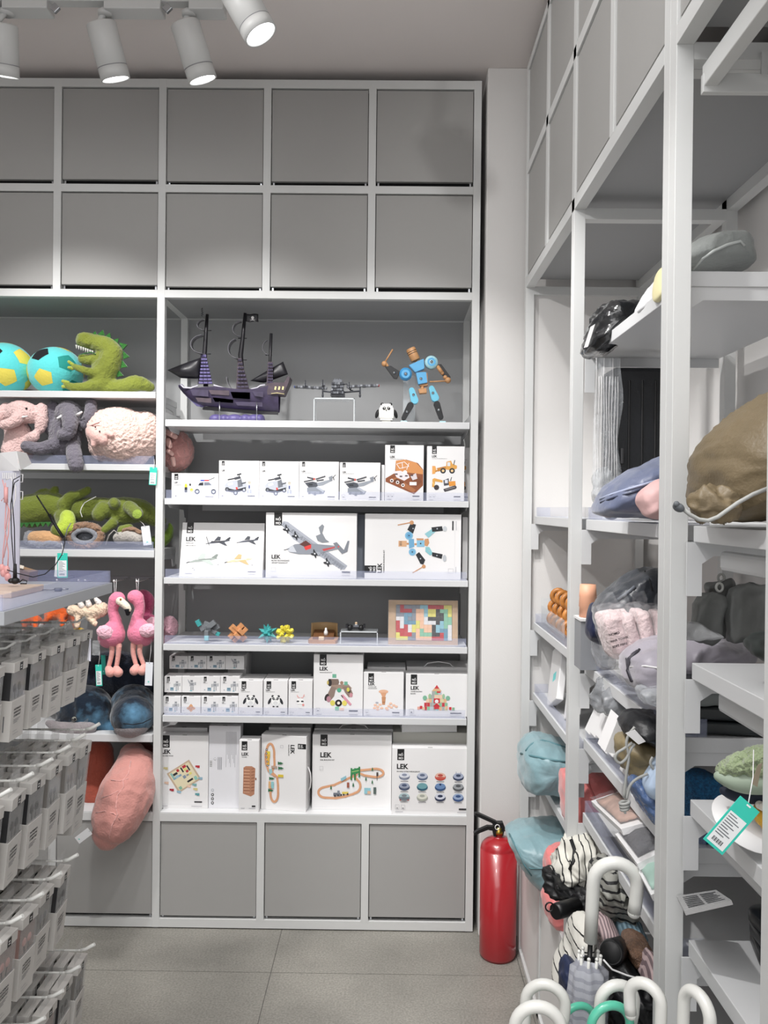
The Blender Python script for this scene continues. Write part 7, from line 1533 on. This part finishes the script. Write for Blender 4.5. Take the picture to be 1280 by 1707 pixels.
t = thing('printed_sheet', 'pink and black striped sheet under the khaki sack at the right edge', 'sheet', P(1270, 868, 1.04), world=True)
q = [PZ(1245, 873, 1.4645), PZ(1285, 874, 1.4645), PZ(1285, 864, 1.4645), PZ(1262, 866, 1.4645)]
m = MB(); m.box((.50, 1.02, 1.4632), (.56, 1.10, 1.4655), stripes('striped_sheet', '#d0a09c', '#2c2a2c', 90, .35)); m.obj('sheet', t)
# hanging grey plastic bags on shelf 3D level, deeper in
GB_ = clear('grey_poly', '#6e706e', .85, .4, .7, 20)
for i, (px, py, w_, h_, a_, lb) in enumerate(((1168, 1030, 50, 80, 12, 'grey plastic bag with hang tab, leftmost in the shaded group'), (1205, 1015, 60, 95, -8, 'grey plastic bag with round hang tab in the middle of the shaded group'), (1248, 1025, 80, 100, 4, 'widest grey plastic bag at the right of the shaded group'))):
    Y_ = (1.42, 1.46, 1.42)[i]; cc = P(px+(12, 0, 0)[i], py, Y_); k = Y_/F
    t = thing('plastic_bag', lb, 'bag', (cc.x, Y_, cc.z-h_*k/2), world=True); m = MB(); softbox(m, cc, (w_*k, .022, h_*k), rot(0, a_, 12), .42, .007, 24, GB_, 40, 30+i); m.obj('bag', t)
    if i:
        m = MB(); c2 = P(px-3+(i-1)*-46, py-h_/2-4+(i-1)*8, Y_); m.tube([c2+V((math.cos(b_)*.0055, 0, math.sin(b_)*.007)) for b_ in [2*math.pi*j/14 for j in range(14)]], .0022, mat('tab_white', '#b5b6b2', .5), 6, closed=True); m.obj('hang_tab', t)
t, ob = pouch('bright clear film bag lying below the grey plastic bags', [(1140, 1064), (1146, 1040), (1162, 1038), (1184, 1050), (1204, 1062), (1170, 1066)], 1.38, 1.42, clear('bright_film', '#f4f5f7', .6, .1, .9, 40), None, 25, .004)
t, ob = pouch('dark folded garment at the right edge above the bare shelf', [(1258, 1090), (1262, 1070), (1300, 1055), (1340, 1060), (1340, 1102), (1290, 1104)], 1.06, 1.18, mat('dark_green_cloth', '#2a302e', .6, var=.4, vscale=30), None, 26, .005)
# dark folded garments under shelf 3D
DG = mat('dark_satin', '#23282a', .35, var=.4, vscale=14); z = RS['2D']
for i in range(4):
    t = thing('folded_garment', ['lowest dark folded garment in the stack right of the double post', 'second dark folded garment from the bottom of that stack', 'grey satin folded garment near the top of the dark stack', 'dark folded garment with shiny edge topping the stack'][i], 'clothing', (.60, 1.43, z+.001+i*.024), world=True)
    cc = V((.60-.004*i, 1.43, z+.0135+i*.0242)); m = MB(); softbox(m, cc, (.20, .055, .0245), rot(0, 0, 2*i-3), .35, .0022, 16, [DG, DG, mat('grey_satin', '#7b807f', .25, var=.3, vscale=14), mat('dark_satin2', '#2f3638', .3, var=.4, vscale=14)][i], 44, i); m.obj('folds', t)
# blue mesh, green slipper
z = RS['3F']
NET = mat('blue_mesh_fabric', '#1f5f8c', .6, bump=.8, bscale=400, var=.5, vscale=220)
t, ob = pouch('bright blue mesh bag beside the double post, behind the near shelf', [(1136, 1290), (1160, 1284), (1186, 1288), (1204, 1310), (1216, 1345), (1200, 1395), (1150, 1400), (1138, 1350)], 1.40, 1.48, NET, None, 27, .003)
SOLEG = mat('pale_green_sole', '#9aa896', .6); FUZ = plushmat('green_fuzz', '#a3b28c', .35, 1.0, 120)
t = thing('fuzzy_slipper', 'pale green fuzzy slipper with a dark underside at the right edge', 'slipper', P(1240, 1310, 1.12), world=True)
m = mk([([(1200, 1294, 1.12), (1230, 1302, 1.11), (1270, 1304, 1.10), (1310, 1298, 1.10)], [11, 19, 21, 21])]); blob('sole', m, .004, 3, .0004, 40, mats=[SOLEG], parent=t)
m = mk([([(1206, 1284, 1.12), (1232, 1276, 1.11), (1270, 1268, 1.10), (1310, 1262, 1.10)], [12, 20, 25, 26])]); blob('fuzz', m, .0032, 1, .004, 110, mats=[FUZ], parent=t, ridge=True)
t = thing('fuzzy_slipper', 'dark sole resting directly below the green fuzzy slipper', 'slipper', P(1240, 1330, 1.14), world=True)
m = mk([([(1205, 1318, 1.14), (1235, 1326, 1.13), (1300, 1326, 1.12)], [8, 14, 14])]); blob('sole', m, .004, 3, .0004, 40, mats=[mat('navy_sole', '#1a2234', .7)], parent=t)
t = limbs('plush_toy', 'yellow and white furry toy scrap behind the turquoise tag string', 'soft toy', plushmat('mustard_plush', '#b98f30', .3, .9, 90), [([(1262, 1350, 1.12), (1270, 1368, 1.11), (1282, 1380, 1.11)], [10, 11, 9])], amp=.002, ns=80)
m = mk([([(1266, 1342, 1.11), (1284, 1350, 1.10)], [7, 8])]); mo(m, 'white_patch', t, plushmat('white_patch', '#d8d2c8', .2, .8))
t = thing('paper_disc', 'round white printed card lying behind the turquoise tag', 'card', P(1240, 1385, 1.12), world=True)
m = MB(); cc = P(1248, 1372, 1.13); m.lathe([(0, 0), (.050, 0), (.050, .001), (0, .001)], cc, CARD, 30, rot(28, 12, 0)); m.obj('disc', t)
t = hangtag((1250, 1340), .030, .068, 'large turquoise price tag with barcode hanging on a string, in front of the near shelf', Y=1.0, ang=-40, string=P(1256, 1250, 1.05))
t = thing('ribbon_tag', 'thin brown paper tag hanging above the turquoise price tag', 'tag', P(1262, 1270, 1.04), world=True)
m = MB(); m.poly([P(1263, 1275, 1.04), P(1270, 1272, 1.04), P(1262, 1312, 1.04), P(1252, 1306, 1.04)], mat('beige_ribbon', '#a89a86', .6)); o = m.obj('tag', t); s_ = o.modifiers.new('thickness', 'SOLIDIFY'); s_.thickness = .0006
# packets on lowest shelf of bay 3
t = thing('printed_packet', 'grey packet with rows of printed care text on the dark packet pile', 'packet', P(1190, 1510, 1.2), world=True)
q = [P(*a_) for a_ in ((1138, 1505, 1.25), (1215, 1492, 1.22), (1195, 1478, 1.32), (1120, 1488, 1.33))]
q = [P(1143, 1526, 1.22), P(1222, 1508, 1.18), P(1196, 1490, 1.30), P(1130, 1500, 1.33)]
m = MB(); m.poly(q, mat('packet_grey', '#a5a5a5', .4)); o = m.obj('packet', t); s_ = o.modifiers.new('thickness', 'SOLIDIFY'); s_.thickness = .006
A = Art(1, 1, lambda u, v, e: tuple((q[3].lerp(q[2], u)).lerp(q[0].lerp(q[1], u), v)+V((0, -.001, .0068+e))))
for k in range(7): A.r(.08, .14+k*.11, .08+.36*(1-.3*((k*3) % 3)/3), .18+k*.11, DK); A.r(.5, .14+k*.11, .5+.38*(1-.3*((k*5) % 3)/3), .18+k*.11, DK)
A.mb.obj('printed_text', t)
z = RS['3F']
for i in range(4):  # dark packets that also stand in for the shadow on this shelf
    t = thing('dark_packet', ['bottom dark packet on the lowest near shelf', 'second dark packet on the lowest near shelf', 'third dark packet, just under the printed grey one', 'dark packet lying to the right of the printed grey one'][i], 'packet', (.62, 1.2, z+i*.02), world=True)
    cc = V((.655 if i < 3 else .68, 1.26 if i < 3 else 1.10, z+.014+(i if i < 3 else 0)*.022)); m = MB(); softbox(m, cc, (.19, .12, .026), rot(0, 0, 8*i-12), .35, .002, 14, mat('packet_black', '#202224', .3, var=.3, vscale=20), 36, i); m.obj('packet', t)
# ================================================================ UMBRELLAS
WHP = mat('white_handle_plastic', '#e9e9e4', .28, coat=.4); TLP = mat('mint_handle_plastic', '#5fc9aa', .25, coat=.5)
def crook(base, top, hookdir, hr, r__, label, mt=WHP, canopy=None, Y=None, drop=1.0, gripmix=.0):
    """J handled umbrella: base = foot on the floor, top = start of the bend"""
    base, top = V(base), V(top); ax = (top-base).normalized(); hd = V(hookdir).normalized(); hd = (hd-ax*hd.dot(ax)).normalized()
    t = thing('umbrella', label, 'umbrella', base, world=True)
    pts = [top-ax*.11, top-ax*.05, top]; cen = top+hd*hr
    for k in range(1, 15): a_ = math.pi*1.0*k/14; pts.append(cen-hd*hr*math.cos(a_)+ax*hr*math.sin(a_))
    pts.append(pts[-1]-ax*.018*drop-hd*.001); pts.append(pts[-1]-ax*.012*drop-hd*.002)
    m = MB(); m.tube(pts, r__, mt, 18); m.ball(pts[-1], (r__, r__, r__), mt, seg=16); m.obj('handle', t)
    m = MB(); m.tube([base+ax*.02, top-ax*.11], .0045, BLACK, 10); m.obj('shaft', t)
    L = (top-base).length-.11; q = ax.to_track_quat('Z', 'Y').to_matrix()
    if canopy:
        m = MB(); prof = [(.006, L*.02), (.018, L*.2), (.030, L*.6), (.036, L*.85), (.031, L*.93), (.012, L*.955)]; rows = []
        for r0, z_ in prof: rows.append([base+q @ V(((r0*(1+.12*math.sin(8*th+z_*30)))*math.cos(th), (r0*(1+.12*math.sin(8*th+z_*30)))*math.sin(th), z_)) for th in [2*math.pi*k/48 for k in range(48)]])
        m.grid(rows, canopy, False, True); m.obj('canopy', t)
        for k in range(8):
            a_ = 2*math.pi*k/8; d_ = V((math.cos(a_)*.019, math.sin(a_)*.019, 0)); m = MB(); m.tube([base+q @ (d_*.9+V((0, 0, L*.90))), base+q @ (d_*1.0+V((0, 0, L*.965)))], .0028, mt, 8); m.ball(base+q @ (d_+V((0, 0, L*.968))), .0034, mt, seg=8); m.obj('rib_tip', t)
    return t
GST = stripes('grey_canopy', '#aeb0b8', '#989aa4', 60, .4, 2)
NVY = mat('navy_canopy', '#1c2746', .5, var=.3, vscale=60); CLR = mat('pale_canopy', '#d8d8dc', .4)
# central tall white crook
tp = P(989, 1470, 1.5); crook((tp.x-.02, 1.54, 0.0), tp, (1, -.12, 0), .038, .0118, 'tallest white crook handle umbrella with furled grey canopy', WHP, GST, drop=1.6)
for (px, py, Y, hd, hr, r__, lb, mt, can) in ((876, 1668, 1.34, (1, -.2, 0), .031, .0088, 'white crook umbrella standing leftmost but one, navy canopy inside its hook', WHP, NVY), (858, 1712, 1.24, (1, -.1, 0), .034, .0092, 'white crook umbrella lowest at the bottom edge, left of the others', WHP, CLR),
        (1000, 1672, 1.30, (1, .1, 0), .0275, .0088, 'white crook umbrella between the mint one and the double post', WHP, CLR), (1140, 1668, 1.20, (.35, -.9, 0), .026, .0088, 'white crook umbrella with hook turned toward us, right of the double post', WHP, CLR),
        (1102, 1678, 1.22, (-.75, .6, 0), .024, .0088, 'white crook umbrella with its hook curling left in front of the double post', WHP, CLR)):
    tp = P(px, py, Y); crook((tp.x-.01, Y+.02, 0), tp, hd, hr, r__, lb, mt, can)
tp = P(985, 1712, 1.27); crook((tp.x, 1.29, 0), tp, (1, .15, 0), .031, .0068, 'mint green crook umbrella at the bottom edge', TLP, mat('mint_canopy', '#4fb79a', .4))
tp = P(935, 1712, 1.36); crook((tp.x, 1.38, 0), tp, (1, .3, 0), .030, .006, 'mint green crook umbrella farther back, mostly hidden', TLP, mat('mint_canopy', '#4fb79a', .4))
# compact umbrellas heaped on the lower deck
STR = stripes('white_black_stripe', '#dcdad0', '#17181a', 62, .16, 0, .6); STR2 = stripes('grey_black_stripe', '#8d8d86', '#1a1a1c', 60, .3, 2, .6); STP = stripes('mauve_stripe', '#b7a2a2', '#77666a', 160, .5, 0, .6)
BLN = mat('black_umbrella_cloth', '#131416', .5, bump=.3, bscale=40)
def frill(label, poly, Y0, Y1, mt, seed, amp=.012): return pouch(label, poly, Y0, Y1, mt, None, seed, amp*1.3, name='folding_umbrella', cat='umbrella')
t, ob = frill('white folding umbrella with black stripes spilling out of the heap', [(925, 1440), (950, 1402), (985, 1400), (1000, 1425), (985, 1450), (985, 1480), (945, 1478), (925, 1462)], 1.96, 2.12, STR, 41)
bpy.context.view_layer.update(); stroke(t, ob, [(952, 1400), (958, 1418), (956, 1436), (950, 1450)], .005, BLN, 'black_lining'); stroke(t, ob, [(916, 1440), (924, 1452), (932, 1470)], .006, BLN, 'black_lining')
t, ob = frill('black lined striped umbrella panel under the white one', [(908, 1470), (916, 1455), (960, 1468), (990, 1475), (985, 1500), (940, 1492), (915, 1485)], 1.94, 2.06, BLN, 42)
t, ob = frill('grey and black striped umbrella behind the tall white crook', [(990, 1455), (1010, 1435), (1035, 1450), (1055, 1490), (1050, 1530), (1015, 1530), (995, 1495)], 1.72, 1.86, STR2, 43)
t = thing('folding_umbrella', 'black folding umbrella handle with wrist loop poking left', 'umbrella', P(935, 1515, 1.9), world=True)
m = MB(); a_, b_ = P(925, 1520, 1.86), P(962, 1508, 1.9); m.tube([a_, a_.lerp(b_, .2), b_], [.0165, .018, .0165], mat('black_rubber', '#101113', .4), 20); m.obj('handle', t)
m = MB(); m.tube([P(916, 1512, 1.85)+V((math.cos(q_)*.009, 0, math.sin(q_)*.010)) for q_ in [2*math.pi*i/14 for i in range(14)]], .0018, BLACK, 6, closed=True); m.obj('wrist_loop', t)
m = MB(); softbox(m, P(980, 1505, 1.92), (.07, .06, .05), rot(0, 20, 0), .8, .008, 40, BLN, 36, 3); m.obj('canopy', t)
t, ob = frill('mauve striped folding umbrella behind the crook handle', [(992, 1540), (1012, 1530), (1032, 1560), (1022, 1580), (1004, 1580)], 1.68, 1.78, STP, 44, .003)
t, ob = frill('pale blue striped umbrella in the shade behind the heap', [(1030, 1540), (1060, 1535), (1075, 1560), (1060, 1590), (1035, 1570)], 1.70, 1.80, stripes('blue_stripe', '#8aa6b4', '#5c7684', 120, .5, 0), 45, .003)
t, ob = frill('brown glitter folding umbrella near the double post', [(1040, 1575), (1050, 1562), (1075, 1566), (1082, 1585), (1072, 1610), (1050, 1600)], 1.52, 1.62, mat('brown_glitter', '#6b5140', .35, bump=.6, bscale=500, var=.4, vscale=200), 46, .003)
t = thing('folding_umbrella', 'black round ended folding umbrella pointing at the viewer', 'umbrella', P(1018, 1590, 1.56), world=True)
a_, b_ = P(1018, 1588, 1.52), P(1038, 1580, 1.62); m = MB(); m.tube([a_, a_.lerp(b_, .1), b_], [.020, .023, .021], mat('black_rubber', '#101113', .4), 24); m.obj('handle', t); m = MB(); m.lathe([(0, .001), (.017, .001), (.018, 0)], a_, BLACK, 24, (a_-b_).to_track_quat('Z', 'Y').to_matrix()); m.obj('end_cap', t)
t, ob = frill('second mauve striped umbrella tucked low against the double post', [(1070, 1620), (1085, 1590), (1098, 1610), (1100, 1640), (1072, 1638)], 1.46, 1.54, STP, 47, .003)
t, ob = frill('large black umbrella cloth hanging low between the crooks and post', [(1015, 1620), (1040, 1605), (1085, 1640), (1100, 1660), (1098, 1750), (1040, 1750), (1010, 1680)], 1.46, 1.62, BLN, 48)
m = MB(); m.tube([P(x, y, 1.45) for x, y in ((1006, 1600), (1020, 1616), (1045, 1626), (1075, 1634))], .0016, CARD, 6); m.obj('edge_cord', t)
t, ob = frill('white umbrella cloth with black diagonal stripes at the lower left of the heap', [(922, 1640), (945, 1585), (960, 1540), (985, 1535), (985, 1590), (965, 1650)], 1.62, 1.76, stripes('diag_stripe', '#d2d0c8', '#1a1a1c', 55, .14, 2), 49, .004)
t, ob = frill('navy umbrella cloth with fine printing under the grey canopy', [(935, 1620), (950, 1600), (985, 1640), (1015, 1660), (1010, 1720), (960, 1720), (940, 1670)], 1.58, 1.68, NVY, 50, .005)
t = thing('umbrella_stand', 'white wire umbrella rack holding the crook umbrellas', 'umbrella stand', (.33, 1.35, 0), world=True)
m = MB()
for zz_ in (.02, .42):
    m = MB(); m.tube([(.16, 1.15, zz_), (.43, 1.15, zz_), (.43, 1.62, zz_), (.16, 1.62, zz_)], .004, SHELFW, 8, closed=True); m.obj('ring', t)
for x_, y_ in ((.16, 1.15), (.43, 1.15), (.43, 1.62), (.16, 1.62)): m = MB(); m.tube([(x_, y_, 0), (x_, y_, .42)], .004, SHELFW, 8); m.obj('leg', t)
# ---------------------------------------------------------------- tidy helper properties
for o in bpy.data.objects:
    if '_w' in o: del o['_w']
# soft goods: the kind follows from what each one is
for o in [q for q in bpy.data.objects if q.parent is None and q.name.startswith('toiletry_pouch')]:
    s_ = ' '.join(o['label'].split()[:5])
    for key, nm, ct in (('sack', 'drawstring_sack', 'bag'), ('pillow', 'neck_pillow', 'pillow'), ('packet', 'soft_packet', 'packet'), ('garment', 'folded_cloth', 'clothing'), ('mesh bag', 'mesh_bag', 'bag'), ('organiser bag', 'organiser_bag', 'bag'),
                        ('clear', 'plastic_bag', 'bag'), ('folded bag', 'fabric_bag', 'bag'), ('black', 'fabric_bag', 'bag'), ('soft bag', 'fabric_bag', 'bag')):
        if key in s_ and 'pouch in front' not in s_: o.name = nm; o['category'] = ct; break
# repeats of one kind share a group phrase
tops = [o for o in bpy.data.objects if o.parent is None and o.get('category')]
kinds = {}
for o in tops: kinds.setdefault(o.name.split('.')[0], []).append(o)
GN = {'toy_box': 'boxed toys on the back wall shelves', 'shelf': 'white steel shelves of the wall units', 'umbrella': 'crook handled umbrellas in the rack', 'folding_umbrella': 'folding umbrellas heaped on the lower deck',
      'price_tag': 'swing tags hanging from goods', 'towel_pack': 'bagged towels in an upright row', 'small_carton': 'small white cartons behind the clear lip', 'folded_garment': 'dark folded garments in one stack',
      'toiletry_pouch': 'soft pouches and bags on the right shelves', 'plush_flamingo': 'plush flamingos hanging on hooks', 'plush_dinosaur': 'green plush dinosaurs', 'plush_whale': 'blue plush whales', 'display_cabinet': 'back wall cabinets', 'shelving_unit': 'right wall shelving units'}
for n_, ol in kinds.items():
    if len(ol) > 1:
        for o in ol:
            if not o.get('group'): o['group'] = GN.get(n_, n_.replace('_', ' ')+'s of one kind in the shop')
